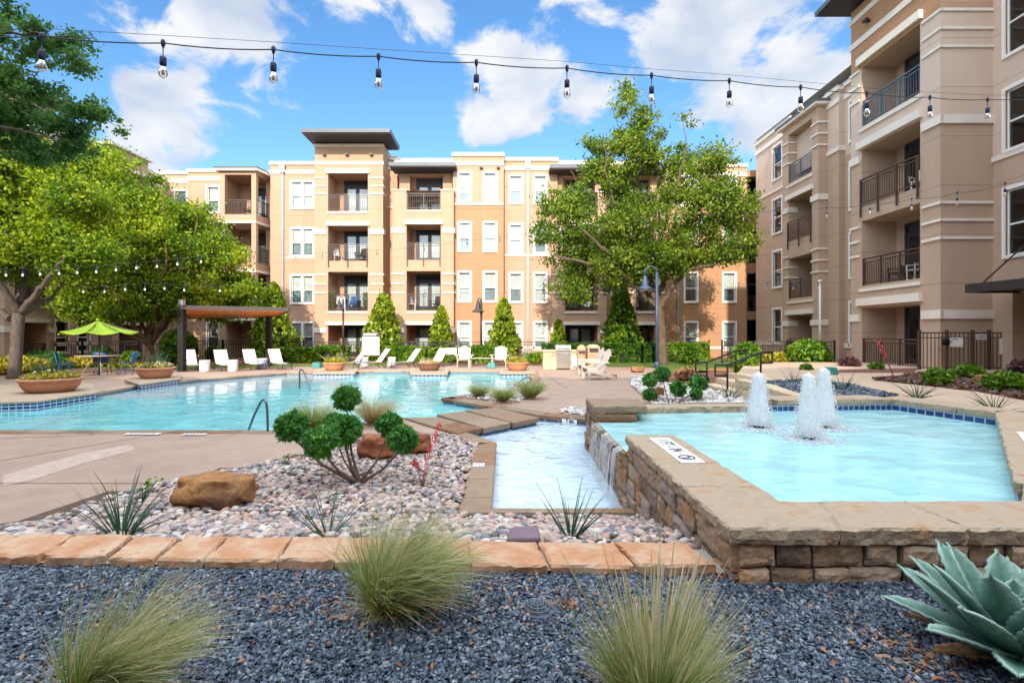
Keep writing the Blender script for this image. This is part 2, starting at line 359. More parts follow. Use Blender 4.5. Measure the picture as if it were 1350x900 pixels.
M['glass'] = glassmat('window_glass', (.93, .97, .98), .05)
M['blind'] = mk('white_blind', (.82, .82, .80), .7, .03, 3)
M['sheer'] = mk('insect_screen', (.27, .35, .39), .6, .12, 2)
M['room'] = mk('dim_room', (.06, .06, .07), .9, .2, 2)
M['curtain'] = mk('door_blind', (.70, .71, .70), .7, .05, 2)
M['concrete'] = mk('deck_concrete', (.335, .24, .188), .8, .13, 2.2, .18, 60, stains=.75, stain_col=(.40, .30, .24))
M['shade_concrete'] = M['concrete']
M['walk'] = mk('walk_concrete', (.46, .345, .255), .85, .07, 1.5, .12, 45, stains=.4, stain_col=(.38, .27, .19))
M['coping'] = rampmat('sandstone_coping', [(0, (.17, .085, .045)), (.3, (.26, .145, .08)), (.6, (.24, .175, .12)), (.8, (.30, .215, .145)), (1, (.15, .095, .06))], .8, scale=5, bump=.5, bscale=30, detail=.45)
M['flag'] = rampmat('flagstone_edging', [(0, (.36, .155, .060)), (.25, (.41, .195, .095)), (.5, (.45, .25, .14)), (.85, (.49, .36, .25)), (1, (.33, .14, .06))], .85, scale=7, bump=.5, bscale=36, detail=1.0)
M['cap'] = rampmat('wall_cap_stone', [(0, (.24, .17, .115)), (.3, (.335, .265, .19)), (.62, (.375, .30, .215)), (.92, (.36, .215, .115)), (1, (.31, .16, .08))], .8, scale=7.5, bump=.8, bscale=40, detail=.95)
M['wallstone'] = rampmat('rough_wall_stone', [(0, (.11, .08, .06)), (.25, (.27, .175, .105)), (.5, (.38, .29, .21)), (.7, (.36, .19, .085)), (.85, (.30, .25, .22)), (1, (.20, .15, .12))], .9, scale=7, bump=.9, bscale=26, detail=.35)
M['mortar'] = mk('dark_mortar', (.10, .075, .055), .95, .3, 12, .4)
M['tile'] = tilemat('blue_tile', (.030, .075, .26), (.50, .58, .66), .15, .075, (.012, .035, .15))
M['tile_small'] = tilemat('blue_tile_small', (.020, .07, .24), (.30, .40, .50), .085, .085, (.012, .03, .12))
M['plaster'] = mk('pool_plaster', (.25, .78, .82), .6, .04, 1)
M['plaster_shelf'] = mk('shelf_plaster', (.85, .93, .96), .6, .04, 1)
M['plaster_white'] = mk('white_plaster', (.80, .88, .93), .6, .03, 1.5)
M['plaster_fountain'] = mk('fountain_plaster', (.36, .80, .83), .6, .06, 1)
M['water'] = watermat('pool_water', (.62, .95, .96), 2.2, .28, sx=.8, milk=.74, milk_col=(.33, .86, .92))
M['water_shallow'] = watermat('shallow_water', (.88, .96, 1.0), 6.5, .4, milk=.9, milk_col=(.66, .84, .985), low=.72)
M['water_shelf'] = watermat('shelf_water', (.85, .97, 1.0), 2.6, .2, sx=.8, milk=.6, milk_col=(.74, .92, .98))
M['water_fountain'] = watermat('fountain_water', (.80, .98, .99), 4.0, .24, milk=.9, milk_col=(.47, .86, .905), sx=.6, low=.68)
M['chips'] = rampmat('slate_chips', [(0, (.006, .012, .026)), (.4, (.042, .066, .102)), (.75, (.100, .140, .190)), (.95, (.19, .225, .27)), (1, (.30, .33, .36))], .55, scale=60, detail=.12, spec=.5)
M['slate_ground'] = mk('slate_bed', (.030, .042, .060), .9, .5, 45, .8, 90)
M['cobble'] = rampmat('river_cobbles', [(0, (.09, .075, .07)), (.2, (.19, .20, .23)), (.38, (.36, .31, .28)), (.55, (.42, .27, .215)), (.75, (.45, .38, .33)), (.92, (.58, .55, .51)), (1, (.30, .14, .10))], .55, scale=14, detail=.12, bump=.12, bscale=70)
M['cobble_white'] = rampmat('white_cobbles', [(0, (.30, .29, .29)), (.4, (.52, .50, .48)), (.8, (.68, .67, .65)), (1, (.50, .40, .34))], .6, scale=14, detail=.12)
M['soil'] = mk('soil', (.10, .065, .045), .95, .3, 12, .6, 40)
M['mulch'] = mk('mulch', (.16, .075, .05), .95, .55, 22, 1., 50)
M['redmulch'] = mk('pine_straw', (.42, .19, .08), .95, .35, 20, 1., 50)
M['grass'] = mk('lawn', (.10, .17, .025), .9, .4, 14, .8, 60)
M['boulder'] = mk('boulder_stone', (.17, .065, .022), .85, .3, 8, 1., 30, col2=(.44, .23, .085), stains=.95, stain_col=(.075, .062, .055))
M['rust_rock'] = mk('rust_rock', (.26, .09, .04), .85, .45, 7, .8, 20)
M['white_plastic'] = mk('white_sling', (.82, .82, .79), .6, .03, 5)
M['white_ceramic'] = mk('white_ceramic', (.52, .52, .54), .45, .05, 26, .3, 22, col2=(.84, .84, .84))
M['chairwood'] = mk('cream_lumber', (.66, .57, .45), .6, .08, 5, stretch=(1, 6, 1))
M['chairgrey'] = mk('grey_lumber', (.44, .41, .38), .6, .1, 5)
M['terracotta'] = mk('terracotta', (.50, .22, .12), .75, .12, 4, .15, 30, stains=.35, stain_col=(.55, .33, .22))
M['potbrown'] = mk('brown_planter', (.22, .11, .075), .6, .12, 4)
M['steel'] = mk('stainless', (.55, .54, .52), .28, .05, 6, metal=1.)
M['railsteel'] = mk('pool_rail_steel', (.13, .19, .21), .3, .05, 6, metal=1.)
M['lampblue'] = mk('lamp_blue', (.045, .075, .14), .4, .15, 5)
M['black'] = mk('black_metal', (.012, .012, .014), .45, .2, 9)
M['bulbglass'] = glassmat('bulb_glass', (.93, .93, .92), .0)
M['socket'] = mk('blue_socket', (.015, .022, .07), .4, .2, 20)
M['filament'] = mk('filament', (.55, .30, .10), .5, .1, 20)
M['bulbwhite'] = mk('white_bulb', (.85, .85, .82), .3, .03, 20)
M['cable'] = mk('green_cable', (.010, .028, .026), .5, .2, 30)
M['bark'] = mk('bark', (.065, .05, .043), .95, .4, 14, 1., 30, stretch=(1, 1, .3), col2=(.145, .115, .095))
M['bark_warm'] = mk('bark_warm', (.11, .068, .045), .95, .4, 10, 1., 24, stretch=(1, 1, .3), col2=(.22, .135, .085))
M['bark_oak'] = mk('bark_oak', (.070, .050, .036), .95, .4, 12, 1., 26, stretch=(1, 1, .3), col2=(.165, .12, .085))
M['twig'] = mk('twig', (.16, .11, .085), .9, .3, 20)
M['pergola_wood'] = mk('pergola_slats', (.70, .20, .045), .7, .25, 2, stretch=(1, 9, 1))
M['umbrella'] = mk('lime_canvas', (.23, .37, .025), .8, .12, 3)
M['bluechair'] = mk('blue_shell', (.022, .10, .30), .4, .1, 5)
M['tabletop'] = mk('table_top', (.40, .33, .28), .5, .15, 8)
M['limestone'] = rampmat('limestone_blocks', [(0, (.42, .33, .22)), (.5, (.56, .45, .31)), (1, (.62, .52, .38))], .9, scale=6, bump=.4, bscale=30, detail=.2)
M['bin'] = mk('tan_bin', (.44, .30, .19), .6, .08, 6)
M['signwhite'] = mk('sign_white', (.80, .79, .76), .5, .02, 5)
M['signdark'] = mk('sign_dark', (.06, .045, .045), .5, .1, 5)
M['ink'] = mk('ink', (.03, .035, .05), .5, .1, 5)
M['teal'] = mk('teal_plastic', (.03, .22, .20), .5, .1, 5)
M['mauve'] = mk('mauve_plastic', (.17, .125, .15), .7, .12, 6, .1, 60)
M['grate'] = mk('drain_grate', (.10, .12, .16), .5, .2, 20)
M['pipewhite'] = mk('pipe', (.62, .58, .54), .5, .05, 8)
# foliage
M['lf_oak'] = leafmat('oak_leaves', [(.022, .062, .010), (.085, .165, .014), (.185, .275, .020), (.33, .38, .035)], .4, .45)
M['lf_left'] = leafmat('elm_leaves', [(.028, .095, .012), (.11, .22, .012), (.28, .38, .012), (.46, .48, .02)], .42, .5, .5)
M['lf_dark'] = leafmat('live_oak_leaves', [(.025, .10, .035), (.06, .18, .05), (.12, .27, .05), (.22, .34, .05)], .5, .4)
M['lf_cone'] = leafmat('holly_leaves', [(.045, .11, .008), (.13, .22, .012), (.25, .33, .018), (.36, .40, .03)], .25, .4, 1.2)
M['lf_hedge'] = leafmat('hedge_leaves', [(.025, .085, .008), (.07, .17, .010), (.15, .27, .015), (.25, .34, .02)], .25, .4, 1.5)
M['lf_deep'] = leafmat('deep_hedge_leaves', [(.015, .060, .008), (.032, .105, .010), (.065, .16, .014), (.12, .22, .02)], .25, .4, 1.5)
M['lf_yellow'] = leafmat('gold_shrub_leaves', [(.14, .16, .01), (.30, .29, .015), (.46, .38, .03), (.5, .36, .06)], .3, .5, 1.5)
M['lf_juniper'] = leafmat('juniper_leaves', [(.014, .075, .016), (.040, .18, .032), (.095, .30, .045), (.20, .42, .07)], .2, .5, 5)
M['lf_red'] = leafmat('burgundy_leaves', [(.05, .02, .025), (.10, .035, .05), (.12, .08, .05)], .25, .5, 2)
M['lf_dry'] = leafmat('dry_leaves', [(.13, .05, .02), (.30, .12, .05), (.44, .25, .13), (.52, .40, .28)], .15, .6, 3)
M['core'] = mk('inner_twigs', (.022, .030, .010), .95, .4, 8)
M['feather'] = blademat('feather_grass', (.40, .27, .11), (.15, .32, .025), (.66, .61, .36), .35, .55)
M['feather_pale'] = blademat('feather_grass_pale', (.44, .31, .13), (.42, .38, .14), (.70, .63, .45), .35, .4)
M['yucca'] = blademat('yucca_blades', (.05, .12, .05), (.035, .10, .055), (.05, .11, .06), .15, .5)
M['bloom'] = mk('coral_bloom', (.62, .08, .09), .6, .2, 20)
M['flower'] = leafmat('mixed_flowers', [(.10, .2, .03), (.55, .45, .03), (.65, .6, .5), (.6, .25, .2)], .2, .6, 9)
# ================================================================== BUILDINGS
class Frame:
    """u runs along the facade, d goes into the building, z up"""
    def __init__(s, kind): s.k = kind
    def P(s, u, d, z):
        return {'main': (u, d, z), 'right': (d, u, z), 'left': (-d, u, z), 'rfront': (u, d, z)}[s.k]
    def box(s, mb, u0, u1, d0, d1, z0, z1):
        a = s.P(u0, d0, z0); b = s.P(u1, d1, z1); mb.box(a[0], b[0], a[1], b[1], a[2], b[2])
    def quad(s, mb, *pts): mb.add([s.P(*p) for p in pts], [(0, 1, 2, 3)])
class Building:
    def __init__(s, name, label, cat, loc):
        s.root = thing(name, label, cat, loc); s.mb = {}
        s.sec = 0; s.loose = []; s.count = {}
    def m(s, key, name='wall'):
        if name in ('trim_band', 'cornice'):                  # every band and cornice is a part of its own, the smallest ones past 90 share one
            s.count[name] = s.count.get(name, 0) + 1
            if s.count[name] <= 90: mb = MB(); s.loose.append((key, name, mb)); return mb
            return s.mb.setdefault((key, name, 'more'), MB())
        if name in ('wall', 'dark_room', 'balcony_roof', 'tower_roof', 'canopy'): return s.mb.setdefault((key, name, s.sec), MB())
        return s.mb.setdefault((key, name, 0), MB())
    def finish(s):
        for key, name, mb in s.loose: mb.build(name, M[key], s.root)
        for (key, name, q), mb in s.mb.items():
            o = mb.build(name, M[key], s.root)
            if q == 'more': o['kind'] = 'stuff'

def wall(B, fr, u0, u1, d, z0, z1, holes=(), bands=((-9, 'peach'),), side=2.5, sides=(1, 1), top=True):
    """flat stucco wall with real openings; holes: (ua, ub, za, zb, depth, back_key or None); bands: colour from z upwards"""
    B.sec += 1
    us = sorted({u0, u1, *[h[0] for h in holes], *[h[1] for h in holes]}); us = [u for u in us if u0 - 1e-6 <= u <= u1 + 1e-6]
    zs = sorted({z0, z1, *[h[2] for h in holes], *[h[3] for h in holes], *[b[0] for b in bands if z0 < b[0] < z1]})
    zs = [z for z in zs if z0 - 1e-6 <= z <= z1 + 1e-6]
    key = lambda z: [b[1] for b in bands if b[0] <= z][-1]
    for j in range(len(zs) - 1):
        zc = (zs[j] + zs[j + 1]) / 2; mb = B.m(key(zc)); run = None
        for i in range(len(us) - 1):
            uc = (us[i] + us[i + 1]) / 2
            solid = not any(h[0] < uc < h[1] and h[2] < zc < h[3] for h in holes)
            if solid and run is None: run = us[i]
            if run is not None and (not solid or i == len(us) - 2):
                e = us[i + 1] if solid else us[i]
                fr.quad(mb, (run, d, zs[j]), (e, d, zs[j]), (e, d, zs[j + 1]), (run, d, zs[j + 1])); run = None
        for k, u in enumerate((u0, u1)):
            if sides[k]: fr.quad(mb, (u, d, zs[j]), (u, d + side, zs[j]), (u, d + side, zs[j + 1]), (u, d, zs[j + 1]))
    for ua, ub, za, zb, dep, back in holes:
        mb = B.m(back or key((za + zb) / 2))
        fr.quad(mb, (ua, d, za), (ua, d + dep, za), (ua, d + dep, zb), (ua, d, zb)); fr.quad(mb, (ub, d, za), (ub, d + dep, za), (ub, d + dep, zb), (ub, d, zb))
        fr.quad(mb, (ua, d, za), (ub, d, za), (ub, d + dep, za), (ua, d + dep, za)); fr.quad(mb, (ua, d, zb), (ub, d, zb), (ub, d + dep, zb), (ua, d + dep, zb))
        if back: fr.quad(mb, (ua, d + dep, za), (ub, d + dep, za), (ub, d + dep, zb), (ua, d + dep, zb))
    if top: fr.quad(B.m('roofing', 'roof'), (u0, d, z1), (u1, d, z1), (u1, d + 7, z1), (u0, d + 7, z1))
def cornice(B, fr, u0, u1, d, zt, ends=.05):
    """parapet cap with two white courses"""
    e = ends
    fr.box(B.m('trim', 'cornice'), u0 - e, u1 + e, d - .10, d + .25, zt - .16, zt + .03)
    fr.box(B.m('trim', 'cornice'), u0 - e * .6, u1 + e * .6, d - .06, d + .02, zt - .75, zt - .50)
    fr.box(B.m('roofing', 'roof'), u0 - e, u1 + e, d - .12, d + .27, zt + .033, zt + .06)
def band(B, fr, u0, u1, d, z, h=.09, proud=.05, wrap=None):
    fr.box(B.m('trim', 'trim_band'), u0, u1, d - proud, d + .02, z - h / 2, z + h / 2)
    if wrap:     # returns round a projecting pier
        if wrap[0]: fr.box(B.m('trim', 'trim_band'), u0 - proud, u0 - .002, d - proud, d + wrap[2], z - h / 2, z + h / 2)
        if wrap[1]: fr.box(B.m('trim', 'trim_band'), u1 + .002, u1 + proud, d - proud, d + wrap[2], z - h / 2, z + h / 2)
WIN = [0]
def window(B, fr, uc, w, z0, z1, d, lights=1, blind=.52, screen=True):
    """trimmed sash window set in a real opening; returns the opening"""
    WIN[0] += 1; r = random.Random(WIN[0])
    t = .10; ua, ub, za, zb = uc - w / 2 + t, uc + w / 2 - t, z0 + t, z1 - t
    f = MB()
    fr.box(f, uc - w / 2, ua, d - .05, d + .02, z0, z1); fr.box(f, ub, uc + w / 2, d - .05, d + .02, z0, z1)
    fr.box(f, ua, ub, d - .05, d + .02, zb, z1 + .02); fr.box(f, ua, ub, d - .07, d + .02, z0, za)
    n = lights; lw = (ub - ua) / n; pane = MB(); bl = MB(); scn = MB()
    s = .045
    for i in range(n):
        a, b = ua + i * lw, ua + (i + 1) * lw
        if i: fr.box(f, a - .06, a + .06, d - .045, d + .10, za, zb); a += .06
        if i < n - 1: b -= .06
        zm = (za + zb) / 2 - .05
        for (p, q, zz0, zz1) in ((a, a + s, za, zb), (b - s, b, za, zb)): fr.box(f, p, q, d + .05, d + .11, zz0, zz1)
        for (zz0, zz1) in ((za, za + s), (zb - s, zb), (zm - s * .6, zm + s * .6)): fr.box(f, a + s, b - s, d + .052, d + .112, zz0, zz1)
        fr.box(pane, a + s, b - s, d + .078, d + .084, za + s, zb - s)
        k = r.choice((.4, .48, .5, .53, .6, .7)) if n == 1 and r.random() < .55 else blind if n == 1 else (blind + (r.random() - .5) * .1)
        zk = zb - (zb - za) * min(1, k)
        # blind: slats, each a thin step
        ns = max(4, int((zb - zk) / .06))
        for q in range(ns):
            q0 = zk + (zb - zk) * q / ns; q1 = zk + (zb - zk) * (q + 1) / ns
            fr.quad(bl, (a, d + .15, q0), (b, d + .15, q0), (b, d + .165, q1), (a, d + .165, q1))
        if zk > za + .02: fr.quad(scn, (a, d + .19, za), (b, d + .19, za), (b, d + .19, zk + .02), (a, d + .19, zk + .02))
    o = f.build('window', M['winframe'], B.root)
    pane.build('pane', M['glass'], o)
    if bl.v: bl.build('blind', M['blind'], o)
    if scn.v: scn.build('screen', M['sheer'] if r.random() < .75 else M['curtain'], o)
    return (ua, ub, za, zb, .22, None)
def doors(B, fr, uc, w, z0, d, h=2.3, leaves=2, dark=False):
    """charcoal french doors with a transom, blinds behind the glass"""
    f = MB(); c = MB(); g = MB(); a, b = uc - w / 2, uc + w / 2; t = .09; hd = h - .42
    fr.box(f, a, a + t, d - .10, d, z0, z0 + h); fr.box(f, b - t, b, d - .10, d, z0, z0 + h); fr.box(f, a + t, b - t, d - .10, d, z0 + h - t, z0 + h); fr.box(f, a + t, b - t, d - .10, d, z0 + hd, z0 + hd + t)
    tr_ = MB(); fr.quad(tr_, (a + t, d - .012, z0 + hd + t), (b - t, d - .012, z0 + hd + t), (b - t, d - .012, z0 + h - t), (a + t, d - .012, z0 + h - t))
    lw = (b - a - 2 * t) / leaves
    for i in range(leaves):
        p, q = a + t + i * lw, a + t + (i + 1) * lw; s = .12
        fr.box(f, p, p + s, d - .075, d - .02, z0, z0 + hd); fr.box(f, q - s, q, d - .075, d - .02, z0, z0 + hd)
        fr.box(f, p + s, q - s, d - .075, d - .02, z0 + hd - s, z0 + hd); fr.box(f, p + s, q - s, d - .075, d - .02, z0, z0 + .28)
        fr.box(c, p + s, q - s, d - .045, d - .03, z0 + .28, z0 + hd - s)
        fr.box(g, p + s, q - s, d - .058, d - .054, z0 + .28, z0 + hd - s)
    o = f.build('balcony_door', M['doorframe'], B.root)
    c.build('door_blind', M['room'] if dark else M['curtain'], o); g.build('pane', M['glass'], o); tr_.build('transom', M['room'], o)
    return o
def railing(B, fr, u0, u1, d, z0, h=1.0, mat='bronze', name='balcony_railing', below=0., posts=3, base=.08):
    f = MB()
    fr.box(f, u0, u1, d - .03, d + .03, z0 + h - .05, z0 + h); fr.box(f, u0, u1, d - .018, d + .018, z0 + h - .17, z0 + h - .135)
    fr.box(f, u0, u1, d - .018, d + .018, z0 + base, z0 + base + .035)
    for i in range(posts):
        u = u0 + .03 + (u1 - u0 - .06) * i / (posts - 1); fr.box(f, u - .025, u + .025, d - .032, d + .022, z0 - below, z0 + h - .051)
    n = max(2, int((u1 - u0) / .115))
    for i in range(1, n):
        u = u0 + (u1 - u0) * i / n; fr.box(f, u - .009, u + .009, d - .009, d + .009, z0 + base + .036, z0 + h - .136)
    return f.build(name, M[mat], B.root)
def downspout(B, fr, u, d, z0, z1):
    f = MB(); fr.box(f, u - .055, u + .055, d - .12, d - .01, z0, z1 - .6)
    fr.box(f, u - .15, u + .15, d - .2, d - .01, z1 - .6, z1 - .2); fr.box(f, u - .18, u + .18, d - .22, d - .012, z1 - .2, z1 - .14)
    for z in np.arange(z0 + 1, z1 - 1, 2.4): fr.box(f, u - .08, u + .08, d - .13, d - .008, z, z + .05)
    return f.build('downspout', M['galv'], B.root)
def fixture(B, fr, u, d, z):
    f = MB(); fr.box(f, u - .05, u + .05, d - .12, d, z - .05, z + .05); fr.box(f, u - .11, u + .11, d - .22, d - .122, z - .04, z + .07)
    return f.build('wall_light', M['bronze'], B.root)
FL = [0.0, 2.95, 6.05, 9.15]            # floor levels of the main block
WZ = [(.42, 2.30), (3.45, 5.42), (6.58, 8.52), (9.72, 11.62)]

# ---------------------------------------------------------------- main block
fm = Frame('main')
A = Building('apartment_building', 'four storey peach stucco apartment block with flat roofed balcony towers facing the pool', 'building', (0, 33, 0))
def pier_bands(B, fr, u0, u1, d, top4=True, wrap=(1, 1, .4)):
    for z in ((11.2, 10.7, 10.22) if top4 else ()) + (5.2, 4.6, 4.05): band(B, fr, u0, u1, d, z, .08, .05, wrap)
    for z in (7.85, 1.72): band(B, fr, u0, u1, d, z, .3, .06, wrap)
# far left set-backs
Y = 36.0; u0, u1 = X(205, Y), X(248, Y)
h = [window(A, fm, X(239, Y), 1.0, *WZ[k], Y) for k in range(1, 4)]; wall(A, fm, u0, u1, Y, -.3, 12.85, h); cornice(A, fm, u0, u1, Y, 12.85)
Y = 35.0; u0, u1 = X(247, Y), X(294, Y)
h = [window(A, fm, X(281, Y), .95, *WZ[k], Y) for k in range(4)]; wall(A, fm, u0, u1, Y, -.3, 12.7, h); cornice(A, fm, u0, u1, Y, 12.7)
# corner balcony tower with a canted side
Y0, Y1 = 33.0, 34.5; xa, xb, xc = X(290, Y0), X(337.5, Y0), X(356, Y1)
wall(A, fm, xa, X(372, 35.3), 35.3, -.3, 12.65, [], side=1); cornice(A, fm, xa, X(372, 35.3), 35.3, 12.65)
poly = [(xa, Y0), (xb, Y0), (xc, Y1), (xc, 35.3), (xa, 35.3)]
for z0, z1 in ((11.75, 11.95), (8.78, 9.2), (5.62, 6.05), (2.5, 2.95)): A.m('peach').prism(poly, z0, z1)
big = [(xa - .25, Y0 - .3), (xb + .15, Y0 - .3), (xc + .35, Y1 - .1), (xc + .35, 35.28), (xa - .25, 35.28)]
A.m('fascia', 'balcony_roof').prism(big, 12.12, 12.2); A.m('trim', 'balcony_roof').prism([(p[0] * .999, p[1] + .05) for p in big], 11.96, 12.118)
tb = [(xa - .05, Y0 - .05), (xb + .02, Y0 - .05), (xc + .05, Y1), (xc + .05, 35.2), (xa - .05, 35.2)]
for z in (8.72, 5.56, 2.44): A.m('trim', 'trim_band').prism(tb, z - .09, z + .055)
pw = .3
for z0, z1 in ((-.1, 2.35), (2.953, 5.47), (6.053, 8.63), (9.203, 11.75)):
    A.m('peach').box(xa, xa + pw, Y0, Y0 + pw, z0, z1); A.m('peach').box(xb - pw, xb, Y0 + .002, Y0 + pw, z0, z1); A.m('peach').box(xc - pw, xc - .002, Y1 + .05, Y1 + pw + .3, z0, z1)
    A.m('peach').box(xa, xa + .12, Y0 + pw, 35.3, z0, z1)
for k in range(4):
    doors(A, fm, (xa + xb) / 2 + .55, 1.7, FL[k] + .05, 35.29, 2.3, 2, dark=(k == 2))
for k in range(1, 4):
    railing(A, fm, xa + pw, xb - pw, Y0 + .15, FL[k] + .04, 1.0)
    f = MB(); p0 = Vector((xb, Y0 + .25, FL[k] + .05)); p1 = Vector((xc - .1, Y1 + .05, FL[k] + .05))
    f.bar(p0 + Vector((0, 0, .98)), p1 + Vector((0, 0, .98)), .05); f.bar(p0 + Vector((0, 0, .12)), p1 + Vector((0, 0, .12)), .035)
    for i in range(1, 14): q = p0.lerp(p1, i / 14); f.box(q.x - .009, q.x + .009, q.y - .009, q.y + .009, q.z + .12, q.z + .96)
    f.build('balcony_railing', M['bronze'], A.root)
# wall with paired windows and a downspout
Y = 33.8; u0, u1 = X(356.5, Y), X(425, Y)
h = [window(A, fm, X(398.5, Y), 1.62, *WZ[k], Y, 2, (.5, .55, .52, .6)[k]) for k in range(4)]
wall(A, fm, u0, u1, Y, -.3, 12.8, h); cornice(A, fm, u0, u1, Y, 12.8); downspout(A, fm, X(373.5, Y), Y, .1, 12.7); band(A, fm, X(377, Y), u1, Y, 6.5, .1)
# roofed balcony tower
def balcony_bay(B, fr, d, u0, u1, a, b, ztop, flat_roof, storey=4, bands=((-9, 'peach'),), side=2.4, depth=1.7, dark=(0, 0, 0, 0)):
    hs = [(a, b, .02, 2.08, depth, 'brown'), (a, b, FL[1], 5.36, depth, 'peach'), (a, b, FL[2], 8.2, depth, 'peach')]
    top = ztop if flat_roof else 10.3
    if flat_roof: hs.append((a, b, FL[3], 11.5, depth, 'peach'))
    else: hs.append((a, b, FL[3], 10.3, depth, 'peach'))
    wall(B, fr, u0, u1, d, -.3, top, hs, bands, side=side, top=flat_roof)
    cen = (a + b) / 2
    for k in range(4): doors(B, fr, cen + .12, 1.75, FL[k] + .05, d + depth - .01, 2.3, 2, dark=dark[k])
    for k in range(4):
        low = FL[k] if k else 0.
        railing(B, fr, a + .01, b - .01, d + .08 if k in (0, 1, 3) else d - .06, low + .02, 1.0, below=.42 if k == 2 else 0)
    for z, hh in ((8.34, .24), (2.15, .2)) + (((11.6, .24),) if flat_roof else ()):
        fr.box(B.m('trim', 'trim_band'), a - .12, b + .12, d - .12, d + .02, z - hh / 2, z + hh / 2)
    fr.box(B.m('trim', 'trim_band'), a - .02, b + .02, d - .05, d + .01, 9.0, 9.08); fr.box(B.m('trim', 'trim_band'), a - .02, b + .02, d - .05, d + .01, 2.78, 2.86)
    for p, q in ((u0, a - .12), (b + .12, u1)): pier_bands(B, fr, p, q, d, flat_roof, (p == u0, q == u1, .5))
    if not flat_roof:
        for p, q in ((u0, a), (b, u1)): fr.box(B.m('trim', 'trim_band'), p - .04, q + .04, d - .05, d + .5, 10.303, 10.38)
        # set-back top storey under a thin steel canopy
        dd = d + 1.0
        wall(B, fr, u0 + .2, u1 - .2, dd, 10.0, 12.35, [(a, b, 10.0, 11.55, depth - 1.0, 'peach')], side=side, top=True)
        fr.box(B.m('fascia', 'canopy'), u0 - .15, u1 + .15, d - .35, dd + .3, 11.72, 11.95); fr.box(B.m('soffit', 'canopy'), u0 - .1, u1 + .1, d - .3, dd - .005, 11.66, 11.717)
        fr.box(B.m('trim', 'cornice'), u0 - .1, u1 + .1, dd - .1, dd + .2, 12.353, 12.6)
Y = 31.9; u0, u1, a, b = X(415, Y), X(505, Y), X(432.5, Y), X(485, Y)
balcony_bay(A, fm, Y, u0, u1, a, b, 13.35, True)
fm.box(A.m('trim', 'cornice'), u0 - .06, u1 + .06, Y - .07, Y + .02, 13.12, 13.3); fm.box(A.m('trim', 'trim_band'), u0 - .04, u1 + .04, Y - .05, Y + .02, 12.02, 12.22)
for px in (428, 458, 490): fixture(A, fm, X(px, Y), Y, 12.62)
rf = [(X(396.5, 30.3), 30.3), (X(514, 30.3), 30.3), (X(525.5, 32.9), 33.2), (X(417, 32.9), 33.2)]
A.m('fascia', 'tower_roof').prism(rf, 13.42, 13.62); A.m('fascia', 'tower_roof').prism([(p[0] * 1.0, p[1] + .1) for p in rf], 13.623, 13.68)
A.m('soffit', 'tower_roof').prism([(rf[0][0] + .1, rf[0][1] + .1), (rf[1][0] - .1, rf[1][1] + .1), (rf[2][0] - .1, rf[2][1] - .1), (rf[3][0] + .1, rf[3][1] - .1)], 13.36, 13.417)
# recess with downspout
Y = 33.2; wall(A, fm, X(503, Y), X(524, Y), Y, -.3, 12.9, []); cornice(A, fm, X(503, Y), X(524, Y), Y, 12.9); downspout(A, fm, X(510.5, Y), Y, .1, 12.95); band(A, fm, X(505, Y), X(520, Y), Y, 9.7, .1)
# second bay
Y = 31.5; balcony_bay(A, fm, Y, X(517.5, Y), X(598, Y), X(536, Y), X(581, Y), 12.6, False)
# upper peach, lower brown, two windows wide
Y = 32.0; u0, u1 = X(597, Y), X(664, Y)
h = [window(A, fm, X(px, Y), .92, *WZ[k], Y, 1, (.55, .55, .62, .62)[k]) for k in range(4) for px in (612.5, 646)]
wall(A, fm, u0, u1, Y, -.3, 12.75, h, ((-9, 'brown'), (9.55, 'peach'))); cornice(A, fm, u0, u1, Y, 12.75); band(A, fm, u0, u1, Y, 9.6, .12); band(A, fm, u0, u1, Y, .62, .14)
for px in (634.5, 657): fixture(A, fm, X(px, Y), Y, 11.85)
Y = 32.6; u0, u1 = X(664, Y), X(735, Y)
h = [window(A, fm, X(px, Y), .94, *WZ[k], Y, 1, (.9, .58, .5, .6)[k]) for k in range(4) for px in (680, 712.5)]
wall(A, fm, u0, u1, Y, -.3, 12.65, h); cornice(A, fm, u0, u1, Y, 12.65); band(A, fm, u0, u1, Y, 6.5, .1); downspout(A, fm, X(696, Y), Y, .1, 12.6); band(A, fm, u0, u1, Y, .62, .14)
# third bay behind the oak
Y = 31.9; balcony_bay(A, fm, Y, X(727.5, Y), X(800, Y), X(745, Y), X(788, Y), 12.4, False)
Y = 32.6; u0, u1 = X(799, Y), X(829, Y)
h = [window(A, fm, X(814, Y), .9, *WZ[k], Y) for k in range(4)]; wall(A, fm, u0, u1, Y, -.3, 12.4, h); cornice(A, fm, u0, u1, Y, 12.4)
Y = 31.9; balcony_bay(A, fm, Y, X(822, Y), X(876, Y), X(838, Y), X(863, Y), 12.4, False)
Y = 32.4; u0, u1 = X(876, Y), X(984, Y)
h = [window(A, fm, X(px, Y), .94, *WZ[k], Y, 1, (.95, .5, .5, .6)[k] if px < 930 else (.7, .25, .5, .6)[k]) for k in range(4) for px in (911, 961.5)]
wall(A, fm, u0, u1, Y, -.3, 12.2, h, ((-9, 'brown'), (9.55, 'peach'))); cornice(A, fm, u0, u1, Y, 12.2); band(A, fm, u0, u1, Y, .62, .14); band(A, fm, u0, u1, Y, 9.6, .12); downspout(A, fm, X(893.5, Y), Y, .1, 12.0)
